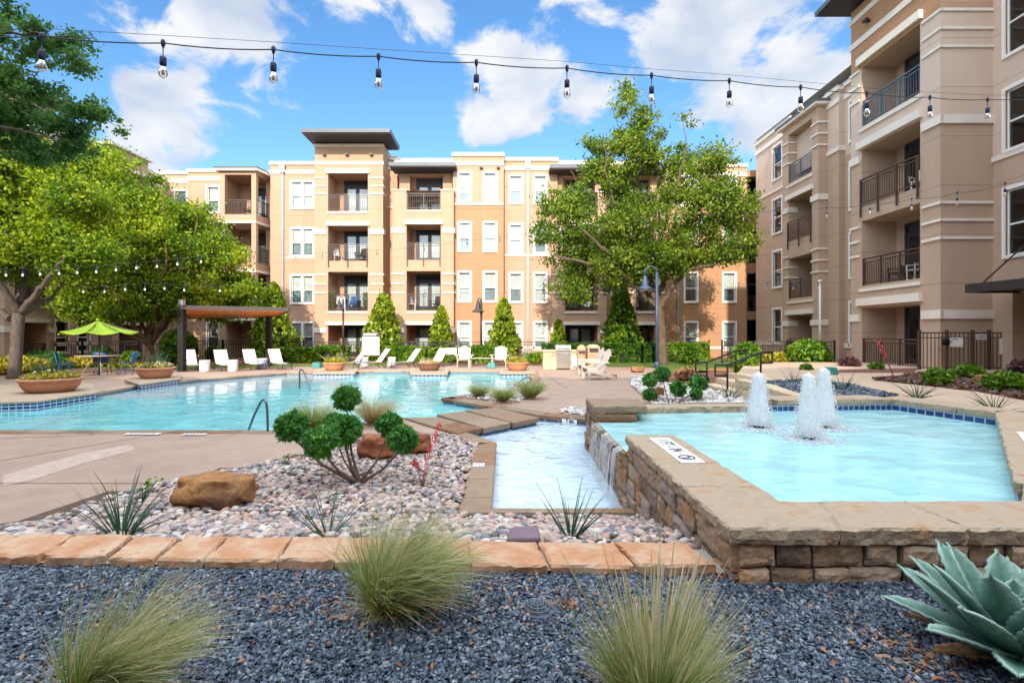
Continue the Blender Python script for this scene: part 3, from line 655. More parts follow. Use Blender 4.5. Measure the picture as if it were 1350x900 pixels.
# dark recessed balconies against the right wing
Y = 32.9; u0, u1 = X(983, Y), X(1003, Y)
wall(A, fm, u0, u1, Y, -.3, 12.0, [(u0 + .1, u1, .1, 2.4, 1.6, 'brown')] + [(u0 + .1, u1, FL[k], FL[k] + 2.45, 1.6, 'brown') for k in (1, 2, 3)], ((-9, 'brown'),))
for k in (1, 2, 3): railing(A, fm, u0 + .1, u1, Y + .05, FL[k], 1.0)
for k in range(4): doors(A, fm, (u0 + u1) / 2, .85, FL[k] + .05, Y + 1.59, 2.2, 1, dark=True)
# chimney caps
for px, Yc in ((591, 36), (735, 36)):
    f = MB(); cx_ = X(px, Yc); f.box(cx_ - .5, cx_ + .5, Yc, Yc + 1, 12.0, 13.15); f.build('chimney', M['trim'], A.root)
    f = MB(); f.lathe([(.2, 0), (.22, .12), (.36, .16), (.36, .3), (.28, .34), (.3, .5), (.16, .62), (0.001, .64)], (cx_, Yc + .4, 13.15), 14); f.build('chimney_cap', M['bronze'], A.root)
fm.quad(A.m('roofing', 'roof'), (-26, 36.3, 11.95), (16, 36.3, 11.95), (16, 45, 11.95), (-26, 45, 11.95))
A.sec += 1; fm.box(A.m('peach'), -26, 16, 45, 45.3, -.3, 12.2)
A.finish()

# ---------------------------------------------------------------- right wing
fr_ = Frame('right'); XR = 15.2; XT = 13.55
B = Building('apartment_wing', 'brown stucco apartment wing at the right with a tall balcony tower and white banding', 'building', (15, 20, 0))
RF = [.28, 3.35, 6.4, 9.5]
CB = ((-9, 'tan'), (9.75, 'lighttan'))
yu = lambda px, x: x * F / (px - CX)
h = [window(B, fr_, 29.3, 1.15, z0, z1, XR, 1, bl) for (z0, z1, bl) in ((.9, 3.0, .55), (4.1, 6.3, .6), (7.2, 9.3, .5), (10.3, 12.35, .62))]
wall(B, fr_, 27.9, 31.9, XR, -.2, 13.3, h, CB); wall(B, fr_, 24.66, 27.9, XR + .02, 10, 13.1, [], CB); cornice(B, fr_, 27.9, 31.9, XR, 13.3)
band(B, fr_, 27.9, 31.9, XR, 9.75, .14); band(B, fr_, 27.9, 31.9, XR, .95, .22)
# far balcony bay
x = 14.76
hs = [(25.2, 27.35, .3, 2.45, 1.6, 'tan'), (25.2, 27.35, RF[1], 5.5, 1.6, 'tan'), (25.2, 27.35, RF[2], 8.6, 1.6, 'tan'), (25.2, 27.35, RF[3], 12.1, 1.6, 'tan')]
wall(B, fr_, 24.66, 27.9, x, -.2, 12.5, hs, ((-9, 'tan'),), side=.7)
fr_.box(B.m('fascia', 'balcony_roof'), 24.4, 28.2, x - .3, XR, 12.64, 12.74); fr_.box(B.m('trim', 'balcony_roof'), 24.45, 28.1, x - .25, XR, 12.503, 12.637)
for p, q in ((24.66, 25.2), (27.35, 27.9)):
    for z in (11.7, 11.15, 10.6, 5.6, 5.05, 4.5): band(B, fr_, p, q, x, z, .08, .05, (1, 1, .5))
    for z in (8.1, 2.05): band(B, fr_, p, q, x, z, .28, .06, (1, 1, .5))
for z in (8.72, 2.62): fr_.box(B.m('trim', 'trim_band'), 25.05, 27.5, x - .12, x + .02, z - .12, z + .12)
for z in (9.32, 3.15): fr_.box(B.m('trim', 'trim_band'), 25.1, 27.45, x - .05, x + .02, z - .05, z + .05)
for k in range(4):
    railing(B, fr_, 25.2, 27.35, x + (-.05 if k == 2 else .06), RF[k], 1.0, 'railbrown' if k < 3 else 'railblue', below=.4 if k == 2 else 0)
    doors(B, fr_, 26.3, 1.6, RF[k] + .03, x + 1.59, 2.2, 2, dark=True)
# plain strip, recessed window strip
wall(B, fr_, 23.8, 24.66, XR, -.2, 13.0, [], ((-9, 'tan'), (10.1, 'lighttan')), side=.4); cornice(B, fr_, 23.8, 24.66, XR, 13.0); band(B, fr_, 23.8, 24.66, XR, 10.12, .22, .06, (1, 0, .3))
h = [window(B, fr_, 22.95, 1.1, z0, z1, XR + .28, 1, .5) for (z0, z1) in ((.9, 3.0), (4.0, 6.15), (7.1, 9.2), (10.2, 12.2))]
wall(B, fr_, 20.3, 23.8, XR + .28, -.2, 13.1, h, CB); cornice(B, fr_, 20.3, 23.8, XR + .28, 13.1); band(B, fr_, 20.4, 23.8, XR + .28, .95, .22)
# the balcony tower
y0, y1, ya, yb = 16.19, 20.46, 17.0, 19.84
hs = [(ya, yb, .3, 2.5, 1.35, 'tan'), (ya, yb, RF[1], 5.85, 1.35, 'tan'), (ya, yb, RF[2], 8.6, 1.35, 'tan'), (ya, yb, RF[3], 11.8, 1.35, 'tan')]
wall(B, fr_, y0, y1, XT, -.2, 14.3, hs, ((-9, 'tan'), (8.28, 'lighttan'), (11.75, 'brown')), side=XR + .28 - XT, sides=(0, 1))
ff = Frame('rfront')
wall(B, ff, XT, XR, y0, -.2, 14.3, [], ((-9, 'tan'), (8.28, 'lighttan'), (11.75, 'peach')), sides=(0, 0), top=False)
for z in (8.28, 2.12):
    band(B, fr_, y0 - .06, ya - .1, XT, z, .28, .06); band(B, fr_, yb + .1, y1, XT, z, .28, .06, (0, 1, .5)); ff.box(B.m('trim', 'trim_band'), XT + .003, XR, y0 - .06, y0 + .01, z - .14, z + .14)
for z in (11.73, 11.15, 10.58, 5.65, 5.1, 4.53):
    band(B, fr_, y0 - .05, ya - .1, XT, z, .09, .05); band(B, fr_, yb + .1, y1, XT, z, .09, .05, (0, 1, .5)); ff.box(B.m('trim', 'trim_band'), XT + .003, XR, y0 - .05, y0 + .01, z - .045, z + .045)
for z in (12.05, 8.78, 2.72): fr_.box(B.m('trim', 'trim_band'), ya - .12, yb + .15, XT - .14, XT + .02, z - .14, z + .14)
for z in (9.36, 3.18): fr_.box(B.m('trim', 'trim_band'), ya - .05, yb + .1, XT - .06, XT + .02, z - .06, z + .06)
fr_.box(B.m('trim', 'trim_band'), y0 - .05, y1 + .05, XT - .05, XT + .01, 12.75, 12.98); fr_.box(B.m('trim', 'trim_band'), y0 - .06, y1 + .06, XT - .06, XT + .01, 13.75, 13.95)
for u in (17.5, 19.4): fixture(B, fr_, u, XT, 13.35)
for k in range(4):
    railing(B, fr_, ya, yb, XT + (-.06 if k == 2 else .06), RF[k], 1.05 if k != 3 else 1.0, 'railbrown' if k < 3 else 'railblue', below=.4 if k == 2 else 0, posts=4)
    doors(B, fr_, 18.55, 1.5, RF[k] + .03, XT + 1.34, 2.25, 2, dark=(k == 0))
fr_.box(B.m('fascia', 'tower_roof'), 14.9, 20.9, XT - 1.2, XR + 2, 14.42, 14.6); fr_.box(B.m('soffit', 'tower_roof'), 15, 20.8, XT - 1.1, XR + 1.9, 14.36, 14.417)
# near wall with the big windows
h = [window(B, fr_, yc, 1.7, z0, z1, XR, 1, .5) for yc in (15.0, 11.5) for (z0, z1) in ((3.8, 6.0), (7.05, 9.05), (9.95, 12.2))]
h.append((12.8, 15.55, .3, 2.75, 1.6, 'tan'))
wall(B, fr_, 9.5, y0, XR, -.2, 13.6, h, ((-9, 'tan'), (7.0, 'lighttan')), sides=(0, 0)); band(B, fr_, 9.5, y0, XR, 6.98, .16)
doors(B, fr_, 14.2, 1.9, .3, XR + 1.59, 2.3, 2, dark=True)
cn = MB(); fr_.box(cn, 11.5, 15.35, XR - 1.6, XR - .01, 2.78, 2.82); fr_.box(cn, 11.5, 15.35, XR - 1.62, XR - 1.56, 2.72, 2.98); fr_.box(cn, 15.3, 15.352, XR - 1.555, XR - .01, 2.72, 2.98)
for u in (15.2, 12.6): cn.bar((XR - 1.35, u, 2.9), (XR - .02, u, 4.1), .035); cn.box(XR - 1.45, XR - 1.25, u - .05, u + .05, 2.822, 3.0)
cn.build('entrance_canopy', M['bronze'], B.root)
# unseen block added past the right edge to shade the tower's end face
B.sec += 1; f = B.m('tan'); f.box(11.2, 22, 3.0, 9.5, -.2, 15.2); B.sec += 1; f = B.m('tan'); fr_.quad(B.m('roofing', 'roof'), (9.5, XR, 13.55), (32, XR, 13.55), (32, 24, 13.55), (9.5, 24, 13.55)); f.box(23.9, 24.2, 9, 45, -.2, 13.5)
B.finish()

# ---------------------------------------------------------------- left wing (runs round behind the viewpoint)
fl = Frame('left'); XL = 24.3
C = Building('apartment_wing', 'shaded stucco apartment wing at the left edge behind the green umbrella and spreading trees', 'building', (-25, 28, 0))
CL = ((-9, 'tan'), (9.75, 'lighttan'))
d0 = XL
def lw(u0, u1, d, zt, wins=(), extra=(), ends=(1, 1)):
    h = [window(C, fl, c, w, *WZ[k], d, n, .5) for (c, w, n) in wins for k in range(4)] + list(extra)
    wall(C, fl, u0, u1, d, -.3, zt, h, CL, sides=ends); cornice(C, fl, u0, u1, d, zt); band(C, fl, u0, u1, d, 9.75, .12); band(C, fl, u0, u1, d, .95, .2)
lw(33.2, 36.2, d0, 12.4, [(34.3, 1.0, 1)])
lw(26.2, 30.2, d0, 12.6, [(27.6, .95, 1), (29.0, .95, 1)])
lw(17.5, 23.6, d0, 12.6, [(22.2, 1.6, 2), (19, 1.6, 2)])
balcony_bay(C, fl, d0 - .7, 30.2, 33.2, 30.75, 32.65, 12.6, True, bands=((-9, 'tan'),), side=1.5, dark=(1, 1, 0, 1))
balcony_bay(C, fl, d0 - .9, 23.6, 26.2, 24.1, 25.75, 13.0, True, bands=((-9, 'tan'),), side=1.5, dark=(1, 0, 0, 1))
fl.box(C.m('trim', 'balcony_roof'), 30.0, 33.4, d0 - .9, d0 + 1, 12.64, 12.75); fl.box(C.m('fascia', 'tower_roof'), 23.2, 26.6, d0 - 1.6, d0 + 1.5, 13.1, 13.3); fl.box(C.m('soffit', 'tower_roof'), 23.3, 26.5, d0 - 1.5, d0 + 1.4, 13.04, 13.097)
C.sec += 1; f = C.m('tan'); f.box(-36, -24.4, -8.2, 17.5, -.3, 12.6); C.sec += 1; f = C.m('tan'); f.box(-36, -35.7, 17, 45, -.3, 12.5)
fl.quad(C.m('roofing', 'roof'), (17, d0, 12.3), (45, d0, 12.3), (45, 36, 12.3), (17, 36, 12.3))
# rear range of the courtyard
f = C.m('brown'); f.box(-24.4, 17, -18, SOUTH_Y, -.3, SOUTH_H)
wr = MB()
for x_ in np.arange(-22, 16, 2.6):
    for z0, z1 in WZ: wr.box(x_ - .55, x_ + .55, SOUTH_Y + .003, SOUTH_Y + .05, z0, z1)
wr.build('rear_window', M['winframe'], C.root)
C.finish()
# ================================================================== THE SITE
def sheet(name, outer, z, mat, holes=(), kind='structure', uvgrid=None):
    loops = [[Vector((p[0], p[1], 0)) for p in outer]] + [[Vector((p[0], p[1], 0)) for p in h] for h in holes]
    tris = tessellate_polygon(loops); pts = [p for l in loops for p in l]
    me = bpy.data.meshes.new(name); me.from_pydata([(p.x, p.y, z) for p in pts], [], [tuple(t) for t in tris])
    b = bmesh.new(); b.from_mesh(me); bmesh.ops.recalc_face_normals(b, faces=b.faces)
    for f in b.faces:
        if f.normal.z < 0: f.normal_flip()
    b.to_mesh(me); b.free()
    o = link_mesh(name, me, mat)
    if kind: o['kind'] = kind
    return o
def inset(poly, d):
    """move a ccw polygon outwards by d"""
    n = len(poly); out = []
    for i in range(n):
        p0, p1, p2 = Vector(poly[i - 1][:2]), Vector(poly[i][:2]), Vector(poly[(i + 1) % n][:2])
        e1 = (p1 - p0).normalized(); e2 = (p2 - p1).normalized(); n1 = Vector((e1.y, -e1.x)); n2 = Vector((e2.y, -e2.x))
        b = (n1 + n2); b = b / max(.35, b.length_squared) * 2 if b.length > 1e-4 else n1
        out.append(tuple(p1 + b * d))
    return out
def rough_slab(mb, poly, z0, z1, jit=.006, step=.03, top_tilt=0.):
    """a sawn stone slab with a chipped edge"""
    pts = []
    n = len(poly)
    area = sum(poly[i][0] * poly[(i + 1) % n][1] - poly[(i + 1) % n][0] * poly[i][1] for i in range(n))
    if area < 0: poly = poly[::-1]
    for i in range(n):
        a, b = Vector(poly[i][:2]), Vector(poly[(i + 1) % n][:2]); k = max(1, int((b - a).length / step))
        nn = Vector(((b - a).y, -(b - a).x)).normalized()
        for q in range(k): pts.append((a.lerp(b, q / k), nn))
    m = len(pts); rings = []
    for zi, (zz, off) in enumerate(((z0, -.008), (z0 + (z1 - z0) * .35, .0), (z1 - .012, .003), (z1, -.008))):
        r = []
        for p, nn in pts:
            j = (random.random() - .5) * .7 * jit + off + (noise.noise((p.x * 9, p.y * 9, zi * .9)) * jit * 2.0) + noise.noise((p.x * 31, p.y * 31, zi * .9)) * jit
            r.append((p.x + nn.x * j, p.y + nn.y * j, zz + ((random.random() - .5) * jit if 0 < zi < 3 else 0)))
        rings.append(r)
    vs = [v for r in rings for v in r]; fs = []
    for i in range(3):
        for k in range(m):
            k2 = (k + 1) % m; fs.append((i * m + k, i * m + k2, (i + 1) * m + k2, (i + 1) * m + k))
    fs.append(tuple(range(3 * m, 4 * m))); fs.append(tuple(reversed(range(m))))
    mb.add(vs, fs)
def text_mesh(name, body, size, loc, rot, mat, parent=None, align='CENTER', squash=(1, 1, 1)):
    cu = bpy.data.curves.new(name, 'FONT'); cu.body = body; cu.size = size; cu.align_x = align; cu.align_y = 'CENTER'; cu.extrude = .001; cu.offset = size * .028
    t = bpy.data.objects.new(name, cu); COL.objects.link(t)
    dg = bpy.context.evaluated_depsgraph_get(); me = bpy.data.meshes.new_from_object(t.evaluated_get(dg))
    bpy.data.objects.remove(t)
    o = link_mesh(name, me, mat, parent); o.rotation_euler = rot; o.scale = squash
    off = Vector((0, 0, 0)); p = parent
    while p is not None: off += p.location; p = p.parent
    o.location = Vector(loc) - off
    return o
GZ, BZ, TZ = .33, .385, .40          # gravel bed, flagstone top, upper terrace
WATER = -.10
basin = [(-16, 7.9), (-3.6, 7.9), (-2.6, 8.6), (-1.9, 9.1), (-.72, 7.72), (-.24, 6.98), (-.2, 4.31), (1.04, 4.31), (1.04, 7.3), (1.3, 8.9), (.51, 9.4), (-1.6, 11.85),
         (.3, 14.4), (.66, 16.9), (.68, 20.7), (-5.6, 20.6), (-8.7, 19.8), (-10.3, 16.9), (-10.8, 14.7), (-10.5, 13.0), (-11.25, 11.3), (-16, 11.0)]
S = 300
sheet('ground', [(-S, -S), (S, -S), (S, S), (-S, S)], -.02, M['soil'], [basin])
deck_poly = [(-24, 3.0), (-3.35, 2.75), (-3.5, 3.94), (-3.65, 4.82), (-2.92, 5.9), (-2.47, 6.2), (-2.15, 6.75), (-1.72, 7.5), (-.84, 7.62), (-.24, 6.98), (-.2, 4.31), (-.2, 3.9), (1.04, 3.9), (1.04, 4.31), (1.04, 7.1), (5.3, 7.4), (5.6, 12.2),
             (5.0, 14.2), (4.1, 15.2), (4.4, 17), (5.2, 19.5), (6.6, 22.8), (3.2, 23.6), (.5, 24.3), (-6, 24.0), (-10.5, 23.4), (-14, 21.8), (-17, 18.8), (-18.6, 15.2), (-24, 14)]
inner_basin = basin
sheet('pool_deck', deck_poly, .0, M['concrete'], [[p for p in [(-16, 7.9), (-3.6, 7.9), (-2.6, 8.6), (-1.9, 9.1), (-.72, 7.72), (-.241, 6.985), (-.199, 4.312), (1.039, 4.312), (1.039, 7.3), (1.3, 8.9), (.51, 9.4), (-1.6, 11.85),
       (.3, 14.4), (.66, 16.9), (.68, 20.7), (-5.6, 20.6), (-8.7, 19.8), (-10.3, 16.9), (-10.8, 14.7), (-10.5, 13.0), (-11.25, 11.3), (-16, 11.0)]]])
# basin walls and floors
f = MB(); t = MB(); n = len(basin)
for i in range(n):
    a, b = basin[i], basin[(i + 1) % n]
    t.quad((a[0], a[1], -.22), (b[0], b[1], -.22), (b[0], b[1], -.004), (a[0], a[1], -.004))
    f.quad((a[0], a[1], -1.3), (b[0], b[1], -1.3), (b[0], b[1], -.22), (a[0], a[1], -.22))
tag(t.build('pool_tile_course', M['tile_small']), kind='structure')
f.build('pool_wall', M['plaster'])['kind'] = 'structure'
sheet('pool_floor', [(-17, 7), (2.2, 7.2), (2.2, 22), (-17, 22)], -1.15, M['plaster'])
shelf = [(-9.5, 12.4), (-6.9, 14.3), (-6.1, 17.6), (-5.9, 20.7), (-8.75, 19.9), (-10.4, 16.9), (-10.9, 14.7), (-10.55, 12.9)]
f = MB(); f.prism(shelf, -1.14, -.24); f.build('pool_shelf', M['plaster_shelf'])['kind'] = 'structure'
f = MB(); f.prism([(-.3, 4.2), (1.06, 4.2), (1.06, 7.3), (1.35, 8.95), (.5, 9.6), (-1.95, 9.15), (-.75, 7.6)], -.6, -.26); f.build('shallow_floor', M['plaster_white'])['kind'] = 'structure'
split = [(.51, 9.4), (-.72, 7.72)]
shal = [(-.24, 6.98), (-.2, 4.31), (1.04, 4.31), (1.04, 7.3), (1.3, 8.9), (.51, 9.4), (-.3, 8.7), (-.72, 7.72)]
main = [(-16, 7.9), (-3.6, 7.9), (-2.6, 8.6), (-1.9, 9.1), (-.72, 7.72), (-.3, 8.7), (.51, 9.4), (-1.6, 11.85), (.3, 14.4), (.66, 16.9), (.68, 20.7), (-5.6, 20.6), (-8.7, 19.8), (-10.3, 16.9), (-10.8, 14.7), (-10.5, 13.0), (-11.25, 11.3), (-16, 11.0)]
sheet('pool_water', main, WATER, M['water']); sheet('shallow_water', shal, WATER, M['water_shallow']); sheet('shelf_water', [(-9.45, 12.42), (-6.9, 14.3), (-6.1, 17.6), (-5.95, 20.55), (-8.7, 19.78), (-10.28, 16.9), (-10.77, 14.7), (-10.48, 13.0)], WATER + .004, M['water_shelf'])
# coping round the pools: cut stones, one mesh of its own per run
def coping_run(path, w, z0=-.055, z1=.022, side=1, name='stone_coping', mat='coping', ln=.55):
    mb = MB(); pts = [Vector(p) for p in path]
    for i in range(len(pts) - 1):
        a, b = pts[i], pts[i + 1]; d = (b - a); L_ = d.length; d.normalize(); nn = Vector((d.y, -d.x)) * side
        k = max(1, round(L_ / ln))
        for q in range(k):
            p0 = a + d * (L_ * q / k + .004); p1 = a + d * (L_ * (q + 1) / k - .004)
            ov = -.03
            rough_slab(mb, [tuple(p0 + nn * ov), tuple(p1 + nn * ov), tuple(p1 + nn * w), tuple(p0 + nn * w)], z0, z1, .004)
    o = mb.build(name, M[mat]); o['kind'] = 'structure'; return o
coping_run([(-.72, 7.72), (-.24, 6.98), (-.2, 4.05)], .25, side=1)
coping_run([(-.45, 4.12), (1.02, 4.12)], .0, side=1) if 0 else None
mb = MB()
for x0, x1 in ((-.45, .13), (.135, .67), (.675, 1.02)): rough_slab(mb, [(x0, 4.03), (x1, 4.03), (x1, 4.33), (x0, 4.33)], -.055, .03, .005)
mb.build('stone_coping', M['coping'])['kind'] = 'structure'
coping_run([(1.3, 8.95), (.51, 9.4), (-1.66, 11.9), (.3, 14.4)], .3, side=-1) if 0 else None
coping_run([(1.34, 8.88), (.51, 9.4), (-1.62, 11.85)], .28, side=1)
coping_run([(-1.6, 11.85), (.3, 14.4), (.66, 16.9), (.68, 20.7)], .3, side=1)
coping_run([(.68, 20.7), (-5.6, 20.6), (-8.7, 19.8), (-10.3, 16.9), (-10.8, 14.7), (-10.5, 13.0), (-11.25, 11.3), (-16, 11.0)], .32, side=1, mat='cap')
coping_run([(-16, 7.9), (-3.6, 7.9), (-2.6, 8.6), (-1.9, 9.1)], .22, side=1, z1=.012, mat='coping')
# deck joints and a pale scuffed strip
for a, b, w in (((-9, 5.14), (-2.95, 5.14), .012), ((-12, 6.35), (-6.2, 7.6), .012), ((1.5, 14), (1.2, 20), .01), ((-7.4, 3.2), (-5.2, 7.85), .010), ((1.0, 16.8), (4.2, 16.6), .012), ((-4.0, 20.9), (-4.0, 24.1), .012), ((.9, 20.7), (3.4, 23.4), .012)):
    f = MB(); f.bar((a[0], a[1], .0), (b[0], b[1], .0), w, .006); f.build('deck_joint', M['soil'])['kind'] = 'structure'
# depth markers set in the deck, plain white tiles with dark strokes
def marker(px, py, z, w, h, strokes=5, label='', body=None, rz=0, zoff=.0):
    p = G(px, py, z); o = thing('depth_marker', label, 'tile', (p.x, p.y, z + zoff), 'depth marker tiles', rz)
    f = MB(); f.box(-w / 2, w / 2, -h / 2, h / 2, 0, .008); me = f.build('tile', M['signwhite']); me.parent = o
    if body:
        t_ = text_mesh('lettering', body, h * .8, (0, 0, .0085), (0, 0, 0), M['ink']); t_.parent = o; t_.location = (0, 0, .0085); t_.scale = (w / (h * .8 * len(body) * .62),) + (1, 1)
    else:
        g = MB(); r = random.Random(int(px))
        for i in range(strokes):
            x_ = -w * .4 + w * .8 * (i + .5) / strokes; g.box(x_ - w * .04, x_ + w * .03, -h * .3 * r.uniform(.5, 1), h * .3 * r.uniform(.4, 1), .0082, .0095)
        s_ = g.build('lettering', M['ink']); s_.parent = o
    return o
scf = [(p.x, p.y) for p in (G(4, 640), G(40, 634), G(100, 614), G(178, 592), G(172, 586), G(110, 597), G(50, 613), G(4, 627))]
f = MB(); f.add([(x, y, .003) for x, y in scf], [tuple(range(8))]); f.build('deck_patch', mk('pale_patch', (.44, .34, .28), .85, .18, 9, .2, 50))['kind'] = 'structure'
marker(188, 572, .012, .50, .11, 7, 'longest white depth marker tile set in the deck edge of the main pool')
marker(256, 572.5, .012, .34, .09, 5, 'shorter white depth marker tile in the deck edge beside the longer one')
marker(631, 613, .022, .13, .13, 4, 'small white marker tile on the stone coping left of the shallow pool')

# ---------------------------------------------------------------- stepping pads
PADS = [[(533, 550), (577, 549), (636, 564), (603, 571)], [(575, 545.6), (613, 541.8), (674, 557), (638, 564)], [(613, 540), (653, 537), (712, 550), (677, 557)]]
names = ['flat stone stepping pad nearest the cobbles, left of the three', 'flat stone stepping pad in the middle of the three', 'flat stone stepping pad farthest back, beside the grassy peninsula']
for quad_, lab in zip(PADS, names):
    q = [G(px, py, .04) for px, py in quad_]; c = sum(q, Vector()) / 4
    o = thing('stepping_pad', lab, 'stepping stone', (c.x, c.y, -.3), 'stone stepping pads between the two pools')
    q = [c + (p - c) * .975 for p in q]
    mb = MB(); a, b, c_, d_ = q
    m0 = a.lerp(d_, .62); m1 = b.lerp(c_, .5)
    rough_slab(mb, [tuple(p)[:2] for p in (a, b, m1, m0)], -.045, .04, .005); g = .004
    rough_slab(mb, [tuple(p)[:2] for p in (m0 + (d_ - a).normalized() * g, m1 + (d_ - a).normalized() * g, c_, d_)], -.045, .041, .005)
    mb.build('slab', M['coping'], o)
    mb = MB(); mb.prism([tuple((c + (p - c) * .93))[:2] for p in q], -.3, -.046); mb.build('tiled_base', M['tile_small'], o)

# ---------------------------------------------------------------- raised fountain basin
fi = [(1.43, 2.75), (2.75, 2.75), (5.6, 5.9), (5.3, 7.15), (1.43, 6.85)]
fo = [(1.06, 2.43), (3.1, 2.43), (6.05, 5.75), (5.65, 7.5), (1.06, 7.2)]
ft = thing('fountain_basin', 'raised stone walled fountain pool with sandstone cap and blue tile waterline', 'fountain', (2.5, 4.5, 0))
mb = MB()
for i in range(5):
    a, b = fi[i], fi[(i + 1) % 5]; A_, B_ = fo[i], fo[(i + 1) % 5]
    if i == 4:     # left wall, lower at the weir
        for y0_, y1_, zt in ((2.43, 4.57, .518), (4.57, 6.15, .408), (6.15, 7.2, .53)): mb.box(1.06, 1.43, y0_ + .002, y1_ - .002, -.5, zt)
    else: mb.prism([a, b, B_, A_], -.3, .498) if 0 else mb.prism([A_, B_, b, a], -.3, .518)
mb.build('basin_wall', M['mortar'], ft)
def facing(p0, p1, z0, z1, out, courses, name='stone_facing', thick=.038, lmin=.10, lmax=.36):
    mb = MB(); p0 = Vector(p0); p1 = Vector(p1); d = (p1 - p0); L_ = d.length; d.normalize(); out = Vector(out)
    z = z0
    hs = np.array([random.uniform(.8, 1.25) for _ in range(courses)]); hs = hs / hs.sum() * (z1 - z0)
    for h_ in hs:
        s_ = random.uniform(-.1, 0)
        while s_ < L_:
            e = s_ + random.uniform(lmin, lmax); a = max(0, s_); b = min(L_, e)
            if b - a > .03:
                th = thick * random.uniform(.55, 1.3); j = .007
                nx, nz = 8, 6; vs = []; sd = random.random() * 90
                for iz in range(nz):
                    for ix in range(nx):
                        fx = ix / (nx - 1); fz = iz / (nz - 1); edge = ix in (0, nx - 1) or iz in (0, nz - 1)
                        ew = (noise.noise((fx * 3 + sd, fz * 3, 1.)) * .010, noise.noise((fx * 3, fz * 3 + sd, 7.)) * .008)
                        pp = p0 + d * (a + .009 + (b - a - .018) * fx + ew[0]); zz = z + .007 + (h_ - .014) * fz + ew[1]
                        rnd_ = min(fx, 1 - fx) * (b - a); rnd2 = min(fz, 1 - fz) * h_; pr = min(1, (min(rnd_, rnd2) / .018)) ** .5
                        o_ = th * (.72 + .28 * pr) + noise.noise((pp.x * 9 + pp.y * 9 + sd, zz * 9, sd)) * .018 + noise.noise((pp.x * 34 + pp.y * 34 + sd, zz * 34, sd)) * .009
                        vs.append((pp.x + out.x * o_, pp.y + out.y * o_, zz))
                back = []
                for (ix, iz) in ((0, 0), (nx - 1, 0), (nx - 1, nz - 1), (0, nz - 1)):
                    v = vs[iz * nx + ix]; o_ = -.02; pp = p0 + d * (a + .007 + (b - a - .014) * ix / (nx - 1)); back.append((pp.x + out.x * o_, pp.y + out.y * o_, v[2]))
                fs = [(iz * nx + ix, iz * nx + ix + 1, (iz + 1) * nx + ix + 1, (iz + 1) * nx + ix) for iz in range(nz - 1) for ix in range(nx - 1)]
                n0 = nx * nz
                fs += [(0, n0, n0 + 1, nx - 1) + tuple(range(nx - 2, 0, -1)), (nx * (nz - 1), n0 + 3, n0, 0) + tuple(nx * k for k in range(1, nz - 1)),
                       tuple(range(nx * (nz - 1), nx * nz)) + (n0 + 2, n0 + 3), (nx - 1, n0 + 1, n0 + 2, nx * nz - 1) + tuple(nx * k + nx - 1 for k in range(nz - 2, 0, -1))]
                mb.add(vs + back, fs, False)
            s_ = e
        z += h_
    return mb.build(name, M['wallstone'], ft, recalc=True)
facing((1.06, 2.43), (3.2, 2.43), .30, .515, (0, -1), 2, lmin=.13, lmax=.26)
facing((1.06, 4.57), (1.06, 2.41), -.3, .515, (-1, 0), 6); facing((1.06, 7.2), (1.06, 4.57), -.3, .405, (-1, 0), 6)
caps = [[(1.01, 2.38), (1.48, 2.38), (1.45, 2.77), (1.445, 3.2), (1.01, 3.2)][:0] or [(1.01, 2.375), (1.52, 2.375), (1.66, 2.765), (1.45, 2.765), (1.45, 3.02), (1.01, 3.02)],
        [(1.01, 3.025), (1.45, 3.025), (1.45, 3.58), (1.01, 3.58)], [(1.01, 3.585), (1.45, 3.585), (1.45, 4.57), (1.01, 4.57)],
        [(1.525, 2.375), (2.12, 2.375), (2.10, 2.765), (1.665, 2.765)], [(2.125, 2.375), (2.75, 2.375), (2.755, 2.765), (2.105, 2.765)], [(2.755, 2.375), (3.16, 2.38), (3.45, 2.70), (3.1, 3.1), (2.76, 2.765)]]
lines = [(Vector(fi[1]), Vector(fi[2]), 6), (Vector(fi[2]), Vector(fi[3]), 3), (Vector(fi[3]), Vector(fi[4]), 7)]
for a, b, k in lines:
    d = (b - a).normalized(); nn = Vector((d.y, -d.x)); e0, e1 = (.5, 0) if k == 6 else (0, 0)
    for q in range(k):
        p = a.lerp(b, q / k) + d * .003; r_ = a.lerp(b, (q + 1) / k) - d * .003
        if k == 6 and q == 0: p = a.lerp(b, .12) + d * .003
        if k == 7 and q >= 3: continue      # the far left part is low bank, no cap
        ex = .12 if q == k - 1 else 0
        caps.append([tuple(p - nn * .02), tuple(r_ - nn * .02 + d * ex), tuple(r_ + nn * .42 + d * (ex * 2)), tuple(p + nn * .42)])
for c_ in caps:
    mb = MB(); rough_slab(mb, c_, .52, .60, .007); mb.build('cap_stone', M['cap'], ft)
mb = MB(); rough_slab(mb, [(.98, 6.15), (1.62, 6.15), (1.70, 6.85), (1.0, 6.95)], .532, .63, .008); rough_slab(mb, [(1.0, 6.12), (1.5, 6.12), (1.5, 6.9), (1.0, 6.9)], .44, .53, .006); mb.build('cap_stone', M['coping'], ft)
mb = MB(); rough_slab(mb, [(1.0, 4.575), (1.44, 4.575), (1.44, 6.11), (1.0, 6.11)], .41, .437, .004); mb.build('weir_stone', mk('wet_sandstone', (.20, .12, .05), .15, .4, 5, .3, 30, col2=(.34, .21, .08)), ft)
mb = MB(); rough_slab(mb, [(1.72, 6.78), (3.35, 6.92), (3.35, 7.25), (1.72, 7.15)], .38, .52, .02); mb.build('bank_stone', M['cap'], ft)
